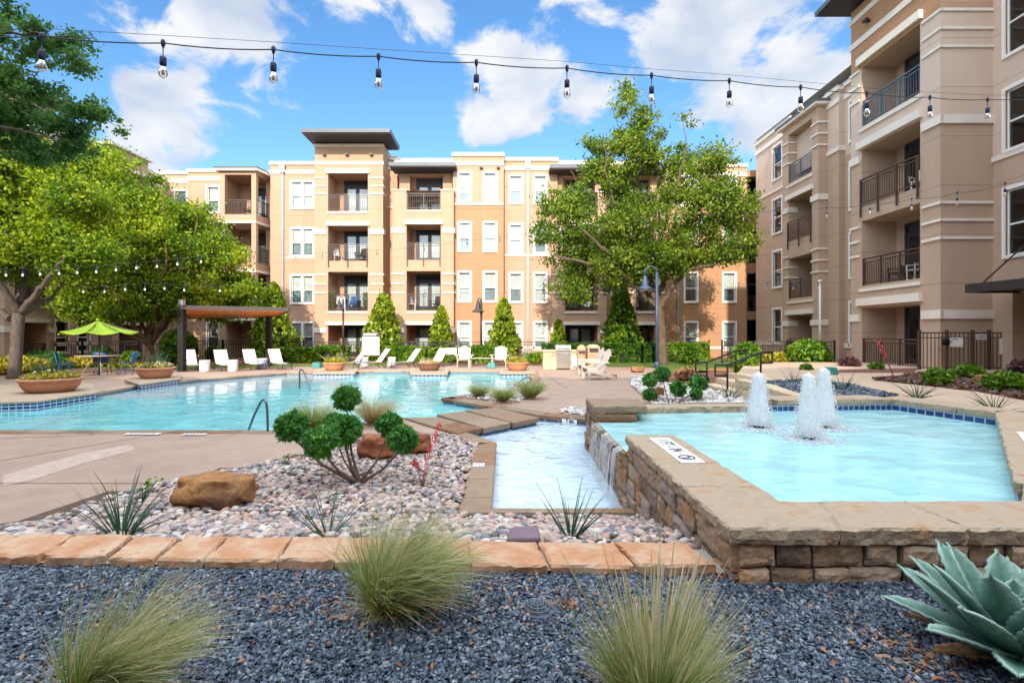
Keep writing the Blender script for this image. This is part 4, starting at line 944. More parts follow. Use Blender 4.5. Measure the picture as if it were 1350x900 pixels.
# tiled waterline inside and the floor
mb = MB()
for i in (1, 2, 3):
    a, b = fi[i], fi[(i + 1) % 5]; nn = Vector((b[1] - a[1], -(b[0] - a[0]))).normalized() * -.004
    mb.quad((a[0] + nn.x, a[1] + nn.y, .34), (b[0] + nn.x, b[1] + nn.y, .34), (b[0] + nn.x, b[1] + nn.y, .519), (a[0] + nn.x, a[1] + nn.y, .519))
mb.build('waterline_tile', M['tile_small'], ft)
mb = MB(); mb.prism([(1.43, 2.75), (2.75, 2.75), (5.6, 5.9), (5.3, 7.15), (1.43, 6.85)], -.3, .12); mb.build('basin_floor', M['plaster_fountain'], ft)
sheet('fountain_water', [(1.02, 4.58), (1.432, 4.58), (1.432, 2.752), (2.748, 2.752), (5.595, 5.9), (5.297, 7.145), (1.432, 6.845), (1.432, 6.1), (1.02, 6.1)], .445, M['water_fountain'])
# falling water at the weir
def mk_fall():
    m = bpy.data.materials.new('falling_water'); m.use_nodes = True; nt = m.node_tree; N = nt.nodes; L = nt.links
    p = N['Principled BSDF']; p.inputs['Base Color'].default_value = (.86, .92, .98, 1); p.inputs['Roughness'].default_value = .25
    tc = N.new('ShaderNodeTexCoord'); mp = N.new('ShaderNodeMapping'); mp.inputs['Scale'].default_value = (1, 26, 1.2); L.new(tc.outputs['Object'], mp.inputs[0])
    n_ = N.new('ShaderNodeTexNoise'); n_.inputs['Scale'].default_value = 1.0; n_.inputs['Detail'].default_value = 4; L.new(mp.outputs[0], n_.inputs['Vector'])
    mr = N.new('ShaderNodeMapRange'); mr.inputs[1].default_value = .42; mr.inputs[2].default_value = .75; mr.inputs[4].default_value = .8; L.new(n_.outputs[0], mr.inputs[0])
    tr = N.new('ShaderNodeBsdfTransparent'); mx = N.new('ShaderNodeMixShader'); L.new(mr.outputs[0], mx.inputs[0]); L.new(tr.outputs[0], mx.inputs[1]); L.new(p.outputs[0], mx.inputs[2])
    L.new(mx.outputs[0], N['Material Output'].inputs[0]); return m
M['fall'] = mk_fall()
def fallsheet(y0_, y1_, name, label):
    vs = []; fs = []; ny, nz = 40, 14
    for j in range(nz):
        t_ = j / (nz - 1)
        for i in range(ny):
            y_ = y0_ + (y1_ - y0_) * i / (ny - 1) + .01 * math.sin(j * .7 + i)
            xx = 1.0 - .035 - .05 * math.sqrt(t_) - .012 * noise.noise((y_ * 14, t_ * 2, 3.)); vs.append((xx if t_ > 0 else 1.015, y_, .446 - (.546) * t_ ** 1.15))
    for j in range(nz - 1):
        for i in range(ny - 1): fs.append((j * ny + i, j * ny + i + 1, (j + 1) * ny + i + 1, (j + 1) * ny + i))
    mb = MB(); mb.add(vs, fs, True); o = mb.build(name, M['fall']); tag(o, label, 'waterfall')
fallsheet(4.62, 4.86, 'water_stream', 'narrow white stream of water spilling over the weir by the cap end')
fallsheet(4.9, 6.1, 'water_sheet', 'thin broken sheet of water running down the stone wall below the weir')
# depth plaque on the cap
pl = thing('depth_plaque', 'long white depth plaque reading 1 FT 6 IN on the fountain wall cap', 'plaque', (1.26, 4.02, .601))
f = MB(); f.box(-.085, .085, -.46, .38, 0, .008); o = f.build('plate', M['signwhite']); o.parent = pl
t_ = text_mesh('lettering', '1 FT 6 IN', .135, (0, 0, 0), (0, 0, R(-90)), M['ink']); t_.parent = pl; t_.location = (0, .075, .0085); t_.scale = (.86, 1, 1)
f = MB()
ring = [(.0 + .055 * math.cos(a), -.33 + .055 * math.sin(a), .009) for a in np.linspace(0, 2 * math.pi, 25)]
f.tube(ring, .006, 5, False); f.bar((-.04, -.37, .009), (.04, -.29, .009), .01, .002); f.box(-.035, .03, -.345, -.325, .0082, .0095); o = f.build('no_diving_symbol', M['ink']); o.parent = pl
p = G(1347, 578, .6)
mk_ = thing('depth_plaque', 'white depth plaque on the right hand cap of the fountain at the frame edge', 'plaque', (p.x + .1, p.y, .601), rz=R(-40))
f = MB(); f.box(-.08, .08, -.3, .3, 0, .008); o = f.build('plate', M['signwhite']); o.parent = mk_
f = MB(); [f.box(-.05, .05, y_ - .012, y_ + .012, .0082, .0095) for y_ in (-.22, -.12, -.02, .09, .2)]; o = f.build('lettering', M['ink']); o.parent = mk_
t_ = text_mesh('lettering', '6 IN', .085, G(755, 558.5, 0), (R(90), 0, 0), M['signwhite'])
a_, b_ = Vector((1.3, 8.9)), Vector((.51, 9.4)); c_ = a_.lerp(b_, .33); ang = math.atan2(a_.y - b_.y, a_.x - b_.x)
t_.location = (c_.x - .02, c_.y - .03, -.05); t_.rotation_euler = (R(90), 0, ang); t_.data.materials[0] = M['ink']
f = MB(); d = (a_ - b_).normalized(); f.bar((c_.x - d.x * .16 - .014, c_.y - d.y * .16 - .022, -.05), (c_.x + d.x * .13 - .014, c_.y + d.y * .13 - .022, -.05), .008, .09); 
mt = f.build('depth_tile', M['signwhite']); tag(mt, 'white waterline tile reading 6 IN at the shallow pool edge', 'tile')
t_.parent = mt

# ---------------------------------------------------------------- fountain jets
def mk_froth():
    m = bpy.data.materials.new('froth'); m.use_nodes = True; nt = m.node_tree; N = nt.nodes; L = nt.links
    p = N['Principled BSDF']; p.inputs['Base Color'].default_value = (.93, .96, 1, 1); p.inputs['Roughness'].default_value = .5
    tl = N.new('ShaderNodeBsdfTranslucent'); tl.inputs[0].default_value = (.93, .96, 1, 1)
    m1 = N.new('ShaderNodeMixShader'); m1.inputs[0].default_value = .5; L.new(p.outputs[0], m1.inputs[1]); L.new(tl.outputs[0], m1.inputs[2])
    tc = N.new('ShaderNodeTexCoord'); mp = N.new('ShaderNodeMapping'); mp.inputs['Scale'].default_value = (1, 1, .3); L.new(tc.outputs['Object'], mp.inputs[0])
    n_ = N.new('ShaderNodeTexNoise'); n_.inputs['Scale'].default_value = 38; n_.inputs['Detail'].default_value = 4; L.new(mp.outputs[0], n_.inputs['Vector'])
    mr = N.new('ShaderNodeMapRange'); mr.inputs[1].default_value = .30; mr.inputs[2].default_value = .55; mr.inputs[3].default_value = .80; mr.inputs[4].default_value = 1.0; L.new(n_.outputs[0], mr.inputs[0])
    lw_ = N.new('ShaderNodeLayerWeight'); lw_.inputs[0].default_value = .35
    mu = N.new('ShaderNodeMath'); mu.operation = 'SUBTRACT'; mu.use_clamp = True; L.new(mr.outputs[0], mu.inputs[0])
    m3 = N.new('ShaderNodeMath'); m3.operation = 'MULTIPLY'; L.new(lw_.outputs['Facing'], m3.inputs[0]); m3.inputs[1].default_value = .6; L.new(m3.outputs[0], mu.inputs[1])
    tr = N.new('ShaderNodeBsdfTransparent'); mx = N.new('ShaderNodeMixShader'); L.new(mu.outputs[0], mx.inputs[0]); L.new(tr.outputs[0], mx.inputs[1]); L.new(m1.outputs[0], mx.inputs[2])
    L.new(mx.outputs[0], N['Material Output'].inputs[0]); return m
M['froth'] = mk_froth()
ICO = None
def ico(sub=1):
    b = bmesh.new(); bmesh.ops.create_icosphere(b, subdivisions=sub, radius=1.0); b.verts.ensure_lookup_table()
    v = np.array([tuple(x.co) for x in b.verts], np.float32); f_ = np.array([[x.index for x in fc.verts] for fc in b.faces], np.int32); b.free(); return v, f_
def scatter_mesh(name, base_v, base_f, pos, scale3, rots, mat, parent=None, smooth=False, jitter=0):
    n_ = len(pos); nv = len(base_v)
    v = base_v[None] * scale3[:, None, :]
    if jitter: v = v * (1 + jitter * (rng.random((n_, nv, 1)) - .5) * 2)
    v = np.einsum('nij,nkj->nki', rots, v) + pos[:, None, :]
    fcs = (base_f[None] + (np.arange(n_) * nv)[:, None, None]).reshape(-1, base_f.shape[1])
    return np_mesh(name, v.reshape(-1, 3), fcs, mat, parent, smooth)
def rand_rots(n_, flat=None):
    """random rotations; flat: tilt limit in radians from lying flat"""
    q = rng.normal(size=(n_, 4)); q /= np.linalg.norm(q, axis=1)[:, None]
    if flat is not None:
        az = rng.random(n_) * 2 * np.pi; ax = rng.random(n_) * 2 * np.pi; tl = flat * rng.random(n_)
        qz = np.stack([np.cos(az / 2), 0 * az, 0 * az, np.sin(az / 2)], 1); qt = np.stack([np.cos(tl / 2), np.cos(ax) * np.sin(tl / 2), np.sin(ax) * np.sin(tl / 2), 0 * az], 1)
        w1, x1, y1, z1 = qt.T; w2, x2, y2, z2 = qz.T
        q = np.stack([w1 * w2 - x1 * x2 - y1 * y2 - z1 * z2, w1 * x2 + x1 * w2 + y1 * z2 - z1 * y2, w1 * y2 - x1 * z2 + y1 * w2 + z1 * x2, w1 * z2 + x1 * y2 - y1 * x2 + z1 * w2], 1)
    w, x, y, z = q.T
    return np.stack([np.stack([1 - 2 * (y * y + z * z), 2 * (x * y - z * w), 2 * (x * z + y * w)], 1), np.stack([2 * (x * y + z * w), 1 - 2 * (x * x + z * z), 2 * (y * z - x * w)], 1), np.stack([2 * (x * z - y * w), 2 * (y * z + x * w), 1 - 2 * (x * x + y * y)], 1)], 1)
def jet(x_, y_, hgt, w, label):
    o = thing('fountain_jet', label, 'fountain jet', (x_, y_, .445), 'frothy fountain jets')
    for s_, nm in ((1.0, 'water_column'), (.72, 'water_core')):
        vs = []; fs = []; nz, na = 30, 26
        for j in range(nz):
            t_ = j / (nz - 1); r_ = w * s_ * (.36 + .64 * (1 - t_) ** .9) * (1 if t_ < .86 else math.sqrt(max(0, 1 - ((t_ - .86) / .14) ** 2)) * .98 + .02) * (1.0 if t_ > .1 else .8 + 2 * t_)
            for k in range(na):
                a = 2 * math.pi * k / na; q = 1 + .10 * noise.noise((math.cos(a) * 2.2 + x_ * 3, math.sin(a) * 2.2, t_ * 5)) + .05 * noise.noise((math.cos(a) * 6, math.sin(a) * 6 + x_, t_ * 14))
                vs.append((x_ + r_ * q * math.cos(a), y_ + r_ * q * math.sin(a), .475 + hgt * s_ ** .3 * t_))
        for j in range(nz - 1):
            for k in range(na): fs.append((j * na + k, j * na + (k + 1) % na, (j + 1) * na + (k + 1) % na, (j + 1) * na + k))
        mb = MB(); mb.add(vs, fs, True); mb.build(nm, M['froth'], o)
    n_ = 2600; t_ = rng.random(n_) ** 1.1; a = rng.random(n_) * 6.283; r_ = w * (.36 + .64 * (1 - t_)) * (.90 + np.abs(rng.normal(size=n_)) * .32)
    pos = np.stack([r_ * np.cos(a), r_ * np.sin(a), hgt * t_], 1); v, f_ = ico(1); sc_ = (.0015 + .0035 * rng.random((n_, 1)) ** 2) * np.array([[1, 1, 2.2]])
    d_ = scatter_mesh('droplets', v, f_, pos, sc_, rand_rots(n_, .3), M['signwhite'], o, True); d_['kind'] = 'stuff'
    mb = MB(); mb.lathe([(.05, -.02), (.06, .03), (.045, .06), (.03, .07)], (x_, y_, .437), 14); mb.build('nozzle', M['black'], o)
    n_ = 500; a = rng.random(n_) * 6.283; r_ = w * (1.0 + np.abs(rng.normal(size=n_)) * .9); pos = np.stack([r_ * np.cos(a), r_ * np.sin(a), 0 * a + .003], 1)
    sc_ = (.008 + .022 * rng.random((n_, 1))) * np.array([[1, 1, .18]])
    d_ = scatter_mesh('foam', v, f_, pos, sc_, rand_rots(n_, .15), M['froth'], o, True); d_['kind'] = 'stuff'
jet(2.79, 5.79, .60, .128, 'left and widest spaced of the white fountain jets, standing apart from the pair')
jet(2.99, 5.16, .64, .118, 'nearest white fountain jet, in front of the right hand pair')
jet(3.53, 5.79, .65, .122, 'farthest right and tallest white fountain jet')

# ---------------------------------------------------------------- planting beds
bed = [(-6, -4), (9, -4), (9, 1.0), (3.3, 2.4), (1.2, 2.48), (1.08, 2.7), (-6, 3.05)]
f = MB(); f.prism([(-6, -4), (9, -4), (9, 2.6), (3.2, 2.6), (1.08, 2.6), (-6, 2.8)], -.3, GZ - .015); o = f.build('gravel_bed_ground', M['slate_ground']); o['kind'] = 'structure'
# slate chips
def chips(name, n_, x0, x1, y0, y1, z, size, mat, inside=None):
    pos = np.stack([rng.uniform(x0, x1, n_), rng.uniform(y0, y1, n_), z + rng.random(n_) * size * 1.5 - size * .4], 1)
    if inside is not None: pos = pos[inside(pos)]
    n_ = len(pos); v = np.array([(-1, -1, -1), (1, -1, -1), (1, 1, -1), (-1, 1, -1), (-1, -1, 1), (1, -1, 1), (1, 1, 1), (-1, 1, 1)], np.float32)
    f_ = np.array([(3, 2, 1, 0), (4, 5, 6, 7), (0, 1, 5, 4), (1, 2, 6, 5), (2, 3, 7, 6), (3, 0, 4, 7)], np.int32)
    sc_ = size * np.stack([rng.uniform(.35, 1.0, n_), rng.uniform(.3, .75, n_), rng.uniform(.12, .32, n_)], 1)
    o = scatter_mesh(name, v, f_, pos, sc_, rand_rots(n_, .9), mat, None, False, .3); o['kind'] = 'stuff'; return o
front = lambda p: (p[:, 1] < np.where(p[:, 0] < 1.05, 2.52 - .04 * (p[:, 0] - 1), 2.40)) & (np.abs(p[:, 0]) < p[:, 1] * 1.3 + .2)
chips('slate_gravel', 160000, -3.6, 3.2, 1.35, 2.75, GZ - .004, .0122, M['chips'], front)
# flagstone edging, each stone by itself
r = random.Random(3); x_ = -3.6; k = 0
edge = []
while x_ < 1.0:
    w = r.uniform(.24, .40) if x_ < -.4 else r.uniform(.34, .44)
    edge.append((x_, min(x_ + w, 1.035))); x_ += w
ordn = ['narrow orange', 'broad orange', 'pale buff', 'tan', 'buff and orange', 'square orange', 'wide tan', 'mottled', 'pale orange', 'long orange', 'reddish', 'light tan', 'short buff', 'clean orange', 'dusty', 'plain tan']
for i, (a, b) in enumerate(edge):
    ya = lambda q: 2.46 - .035 * (q - 1.0); yb = lambda q: 2.735 - .035 * (q - 1.0); g = r.uniform(.012, .022); sk = r.uniform(.02, .07)
    o = MB(); rough_slab(o, [(a, ya(a)), (b - g, ya(b) - r.uniform(-.01, .01)), (b - g - sk, yb(b)), (a - sk, yb(a))], GZ - .06, BZ + r.uniform(-.006, .006), .008)
    ob = o.build('edging_stone', M['flag']); c = ((a + b) / 2, ya(a))
    ordn_ = ['second', 'third', 'fourth', 'fifth', 'sixth', 'seventh', 'eighth', 'ninth', 'tenth', 'eleventh', 'twelfth', 'thirteenth', 'fourteenth', 'fifteenth', 'sixteenth', 'seventeenth', 'eighteenth', 'nineteenth', 'twentieth']
    q = len(edge) - 1 - i
    tag(ob, 'sandstone edging slab touching the stone fountain wall' if q == 0 else 'sandstone edging slab, %s in the row counted leftwards from the fountain wall' % ordn_[min(q - 1, 18)], 'edging stone', 'flagstones edging the slate gravel bed')
f = MB(); f.add([(-4.4, 2.645, BZ - .035), (1.03, 2.465, BZ - .035), (1.03, 2.735, BZ - .035), (-4.4, 2.92, BZ - .035)], [(0, 1, 2, 3)]); f.build('edging_mortar', mk('grey_mortar', (.40, .35, .30), .9, .2, 20, .5))['kind'] = 'structure'
# river cobbles
def zc(x, y): return np.interp(y, [2.6, 3.0, 3.9, 4.8, 6.0], [.345, .30, .06, .02, .0])
cob_poly = [(-3.3, 2.95), (1.05, 2.80), (1.05, 4.05), (-.45, 4.05), (-.47, 6.9), (-.9, 7.55), (-1.7, 7.75), (-2.15, 6.8), (-2.55, 6.15), (-3.0, 5.8), (-3.6, 4.8), (-3.6, 3.9)]
def in_poly(poly):
    P_ = np.array(poly)
    def fn(p):
        x, y = p[:, 0], p[:, 1]; c = np.zeros(len(p), bool); j = len(P_) - 1
        for i in range(len(P_)):
            xi, yi, xj, yj = *P_[i], *P_[j]
            c ^= ((yi > y) != (yj > y)) & (x < (xj - xi) * (y - yi) / (yj - yi + 1e-9) + xi); j = i
        return c
    return fn
def cobbles(name, poly, n_, size, zf, mat, sub=2):
    P_ = np.array(poly); lo, hi = P_.min(0), P_.max(0); pos = np.stack([rng.uniform(lo[0], hi[0], n_), rng.uniform(lo[1], hi[1], n_), np.zeros(n_)], 1)
    pos = pos[in_poly(poly)(pos)]; n_ = len(pos); s_ = size * (.45 + .75 * rng.random(n_) ** 1.6)
    pos[:, 2] = zf(pos[:, 0], pos[:, 1]) + s_ * .15 + rng.random(n_) * size * .5
    v, f_ = ico(sub); sc_ = s_[:, None] * np.stack([rng.uniform(.8, 1.25, n_), rng.uniform(.6, .95, n_), rng.uniform(.42, .7, n_)], 1)
    o = scatter_mesh(name, v, f_, pos, sc_, rand_rots(n_, .5), mat, None, True); o['kind'] = 'stuff'; return o
cobbles('river_cobbles', cob_poly, 20000, .035, zc, M['cobble'])
vs = []; fs = []; ys = np.linspace(2.6, 7.7, 24); n_ = len(ys)
for y in ys:
    row = [p for p in np.linspace(-3.8, 1.05, 10)]
    for x in row: vs.append((x, y, float(zc(x, y)) + .004))
fs = [(j * 10 + i, j * 10 + i + 1, (j + 1) * 10 + i + 1, (j + 1) * 10 + i) for j in range(23) for i in range(9) if in_poly(cob_poly)(np.array([[(vs[j * 10 + i][0] + vs[j * 10 + i + 1][0]) / 2, (ys[j] + ys[j + 1]) / 2]]))[0]]
f = MB(); f.add(vs, fs); f.build('cobble_bed_ground', M['soil'])['kind'] = 'structure'
# peninsula planting, white cobbles behind the fountain, small bed by the shallow pool
cobbles('river_cobbles', [(-1.3, 12.0), (.1, 11.0), (.5, 12.2), (.5, 14.4), (.2, 14.2)], 700, .05, lambda x, y: 0 * x + .015, M['cobble_white'], 1)
cobbles('river_cobbles', [(.75, 9.6), (1.3, 9.25), (1.65, 9.7), (1.2, 10.3)], 300, .05, lambda x, y: 0 * x + .015, M['cobble_white'], 1)
wc = [(2.3, 7.35), (4.6, 7.6), (5.25, 12.2), (5.0, 14.2), (4.3, 15.2), (4.5, 17.2), (4.0, 17.2), (3.4, 14.5), (3.0, 11), (2.4, 9)]
sheet('rock_bed_ground', wc, .004, M['soil']); cobbles('white_cobbles', wc, 6000, .07, lambda x, y: 0 * x + .03, M['cobble_white'], 1)
# upper terrace to the right
terr = [(3.2, -4), (3.2, 2.3), (6.1, 5.75), (5.7, 7.4), (4.75, 7.5), (4.9, 9.0), (5.25, 10.4), (6.15, 12.3), (6.15, 14.0), (7.3, 16.3), (9.2, 20), (16, 20), (16, -4)]
f = MB(); f.prism(terr, -.2, TZ - .006); o = f.build('terrace', M['walk']); o['kind'] = 'structure'
gp = [G(1008, 505, TZ), G(1052, 520, TZ), G(1090, 525, TZ), G(1185, 524, TZ), G(1125, 509, TZ), G(1062, 502, TZ)]
gp = [(p.x, p.y) for p in gp]
sheet('slate_bed_ground', gp, TZ, M['slate_ground']); lo = np.min(gp, 0); hi = np.max(gp, 0)
chips('slate_gravel', 9000, lo[0], hi[0], lo[1], hi[1], TZ + .01, .035, M['chips'], in_poly(gp))
mp_ = [(p.x, p.y) for p in (G(1150, 501, TZ), G(1215, 493, TZ), G(1300, 494, TZ), G(1420, 500, TZ), G(1420, 540, TZ), G(1290, 516, TZ), G(1200, 506, TZ))]
sheet('mulch_bed', mp_, TZ, M['mulch']); lo = np.min(mp_, 0); hi = np.max(mp_, 0); chips('bark_chips', 7000, lo[0], hi[0], lo[1], hi[1], TZ + .01, .05, M['mulch'], in_poly(mp_))
chips('slate_gravel', 1500, lo[0], hi[0], lo[1], hi[1], TZ + .012, .045, M['chips'], in_poly(mp_))
mp2 = [(p.x, p.y) for p in (G(1090, 491, TZ), G(1110, 487, TZ), G(1210, 485, TZ), G(1205, 491, TZ))]
sheet('mulch_bed', mp2, TZ, M['mulch'])
# garden ground beyond the deck
sheet('lawn', [(3.5, 23.7), (6.7, 22.9), (5.4, 19.7), (6.6, 19), (9.5, 22.5), (13.5, 23.5), (13.5, 30.5), (3.5, 29)], .006, M['grass'])
sheet('mulch_bed', [(4.6, 17.3), (4.4, 15.3), (5.2, 14.2), (6.1, 14.1), (7.2, 16.3), (9.0, 20), (7.5, 21.2), (6.4, 19.2), (5.3, 19.6)], .006, M['mulch'])
sheet('pine_straw_bed', [(7.6, 21.3), (9.1, 20.2), (15, 20.2), (15, 24), (9.6, 22.4)], .012, M['redmulch'])
sheet('lawn', [(-20, 22.0), (-14, 22.0), (-10.5, 23.6), (-6, 24.2), (-6, 25.6), (-12, 25.2), (-20, 24.2)], .004, M['grass'])
sheet('mulch_bed', [(-24, 14.1), (-18.7, 15.3), (-17.1, 18.9), (-14.2, 21.9), (-20, 21.9), (-20, 30), (-24, 30)], .005, M['mulch'])
sheet('pine_straw_bed', [(-19.9, 24.4), (-12, 25.4), (-6, 25.8), (-6, 29), (-19.9, 29)], .006, M['redmulch'])
sheet('planting_bed', [(-5.9, 24.3), (.5, 24.4), (3.4, 23.8), (3.4, 29.5), (-5.9, 29.5)], .005, M['mulch'])
# ================================================================== PLANTS
def leaf_quads(pos, size, up=.5, aspect=1.7, rngl=rng, outward=None, out_w=0.):
    """rhombus leaves with random facing; up biases normals to the sky"""
    n_ = len(pos); nrm = rngl.normal(size=(n_, 3)); nrm /= np.linalg.norm(nrm, axis=1)[:, None]; nrm[:, 2] += up
    nrm /= np.linalg.norm(nrm, axis=1)[:, None]
    a = rngl.normal(size=(n_, 3))
    if outward is not None: a = a * (1 - out_w) + outward * out_w * 2
    a -= nrm * (a * nrm).sum(1)[:, None]; a /= np.linalg.norm(a, axis=1)[:, None] + 1e-9; b = np.cross(nrm, a)
    s_ = size * (.65 + .7 * rngl.random(n_))[:, None]
    fold = nrm * s_ * .12
    v = np.stack([pos - a * s_ * .5 * aspect, pos + b * s_ * .5 + fold, pos + a * s_ * .5 * aspect, pos - b * s_ * .5 + fold], 1).reshape(-1, 3)
    f_ = np.arange(n_ * 4, dtype=np.int32).reshape(n_, 4)
    return v, f_
def foliage(name, pos, size, mat, parent, up=.5, aspect=1.7, **kw):
    off = np.zeros(3); p = parent
    while p is not None: off += np.array(p.location); p = p.parent
    v, f_ = leaf_quads(pos - off, size, up, aspect, **kw); return np_mesh(name, v, f_, M[mat] if isinstance(mat, str) else mat, parent)
def lobe_points(lobes, n_, shell=.35, thr=None, freq=.5, seed=0):
    """cluster centres in a union of ellipsoids, thinned by noise so that gaps open"""
    out = []; w = np.array([l[3] * l[4] * l[5] for l in lobes]) ** .75; w /= w.sum()
    while len(out) < n_:
        i = rng.choice(len(lobes), p=w); l = lobes[i]; d = rng.normal(size=3); d /= np.linalg.norm(d); r_ = (shell + (1 - shell) * rng.random()) ** .6
        p = (l[0] + d[0] * l[3] * r_, l[1] + d[1] * l[4] * r_, l[2] + d[2] * l[5] * r_)
        if thr is not None and noise.noise((p[0] * freq + seed, p[1] * freq, p[2] * freq)) < thr: continue
        out.append(p)
    return np.array(out)
def tree(name, label, cat, base, trunk, limbs, lobes, n_cl, per, cl_r, size, leaf, bark, group=None, thr=-.25, freq=.55, up=.6, flat=.6, twig_r=.012, shell=.35, seed=0, airy=None):
    """trunk: [(x,y,z,r)...]; limbs: list of such polylines; crown clusters joined to the nearest limb point by twigs"""
    o = thing(name, label, cat, base, group)
    mb = MB(); mb.tube([t[:3] for t in trunk], [t[3] for t in trunk], 12); mb.build('trunk', M[bark], o)
    nodes = []
    for L_ in limbs:
        pts = []; rs = []
        for i in range(len(L_) - 1):
            a, b = Vector(L_[i][:3]), Vector(L_[i + 1][:3])
            for q in range(4):
                t_ = q / 4; p = a.lerp(b, t_); jit_ = (b - a).length * .05
                if i or q: p += Vector([random.uniform(-1, 1) * jit_ for _ in range(3)])
                pts.append(p); rs.append(L_[i][3] * (1 - t_) + L_[i + 1][3] * t_)
        pts.append(Vector(L_[-1][:3])); rs.append(L_[-1][3])
        lb = MB(); lb.tube(pts, rs, 7); lb.build('limb', M[bark], o)
        nodes += [(p, r_) for p, r_ in zip(pts, rs)][3:]
    cen = lobe_points(lobes, n_cl, shell, thr, freq, seed)
    if airy: cen = cen[rng.random(len(cen)) < np.interp(cen[:, 2], airy[:2], (1, airy[2]))]; n_cl = len(cen)
    tw = MB(); NP = np.array([tuple(p) for p, _ in nodes]); order = np.argsort([np.min(np.linalg.norm(NP - c, axis=1)) for c in cen])
    sec = list(NP)
    for k in order:
        c = cen[k]; S_ = np.array(sec); j = np.argmin(np.linalg.norm(S_ - c, axis=1) + .25 * np.maximum(0, S_[:, 2] - c[2])); p = S_[j]
        mid = (p + c) / 2 + np.array([random.uniform(-.12, .12), random.uniform(-.12, .12), random.uniform(0, .2)]) * np.linalg.norm(c - p) * .6
        tw.tube([p, mid, c], [twig_r * 1.6, twig_r * 1.2, twig_r * .5], 4, False); sec.append(mid); sec.append(c)
    tw.build('twigs', M[bark], o)['kind'] = 'stuff'
    g = rng.normal(size=(n_cl, per, 3)) * cl_r * (.6 + .8 * rng.random((n_cl, 1, 1))); g[:, :, 2] *= flat
    pos = (cen[:, None, :] + g).reshape(-1, 3)
    foliage('crown', pos, size, leaf, o, up); return o
def PX(px, py, Y): return (X(px, Y), Y, Z(py, Y))
def lobe(px, py, rx, ry, Y, depth): return (X(px, Y), Y, Z(py, Y), rx * Y / F, depth, ry * Y / F)

# big oak right of the middle
Y = 25.0
trunk = [(*PX(874, 484, Y), .31), (*PX(873, 474, Y), .25), (*PX(872, 440, Y), .22), (*PX(869, 412, Y), .22), (*PX(866, 396, Y), .18)]
tp = trunk[-1]
def L(*pts): return [(X(a, Y + dy), Y + dy, Z(b, Y + dy), r_) for a, b, dy, r_ in pts]
limbs = [L((867, 404, 0, .18), (858, 370, .3, .155), (846, 320, .6, .14), (838, 250, .6, .09), (834, 175, .4, .04), (832, 125, .3, .015)),
         L((866, 406, 0, .15), (840, 380, -.6, .115), (808, 358, -1.2, .085), (770, 345, -1.6, .07), (725, 335, -1.8, .03)),
         L((869, 410, 0, .17), (884, 378, -.4, .125), (908, 357, -.8, .09), (938, 350, -1.2, .08), (965, 330, -1.4, .04)),
         L((866, 398, 0, .17), (880, 355, .6, .13), (905, 300, 1.2, .09), (935, 250, 1.4, .05), (960, 230, 1.5, .02)),
         L((858, 385, .1, .15), (826, 345, .8, .11), (790, 290, 1.4, .08), (765, 245, 1.6, .04), (752, 225, 1.6, .02)),
         L((856, 365, .3, .13), (872, 310, -.8, .1), (892, 250, -1.4, .06), (905, 190, -1.5, .025), (900, 160, -1.5, .01)),
         L((848, 330, .5, .1), (818, 290, -.8, .07), (800, 235, -1.4, .045), (795, 190, -1.4, .02)),
         L((890, 360, -.6, .1), (930, 335, .8, .07), (965, 305, 1.4, .04), (985, 285, 1.5, .02)),
         L((835, 378, -.6, .1), (800, 330, -2.2, .07), (765, 300, -2.6, .04))]
lobes = [lobe(833, 160, 26, 52, Y, 1.2), lobe(832, 150, 18, 36, Y, .9), lobe(848, 185, 40, 40, Y, 1.5), lobe(818, 212, 48, 36, Y, 1.7), lobe(780, 255, 42, 32, Y, 1.8), lobe(858, 240, 54, 46, Y, 2.2), lobe(910, 240, 40, 40, Y, 1.8), lobe(902, 178, 15, 34, Y, .8),
         lobe(950, 275, 44, 36, Y, 2.2), lobe(790, 300, 65, 38, Y, 3.0), lobe(870, 300, 80, 48, Y, 3.4), lobe(735, 335, 38, 28, Y, 1.8), lobe(745, 272, 34, 26, Y, 1.6), lobe(965, 262, 34, 28, Y, 1.6), lobe(930, 215, 26, 26, Y, 1.3), lobe(782, 205, 30, 24, Y, 1.3), lobe(800, 355, 55, 28, Y, 3.0), lobe(755, 385, 30, 22, Y, 1.6),
         lobe(930, 325, 52, 30, Y, 2.6), lobe(868, 345, 55, 26, Y, 2.8), lobe(972, 320, 26, 24, Y, 1.6), lobe(722, 305, 20, 16, Y, 1.0), lobe(955, 225, 20, 18, Y, 1.0)]
tree('oak_tree', 'large spreading oak in fresh leaf rising beside the blue lamp post', 'tree', (*PX(873, 482, Y)[:2], 0), trunk, limbs, lobes, 1900, 44, .21, .088, 'lf_oak', 'bark_oak', thr=-.03, freq=.85, twig_r=.007, up=.15, airy=(8, 13, .6))
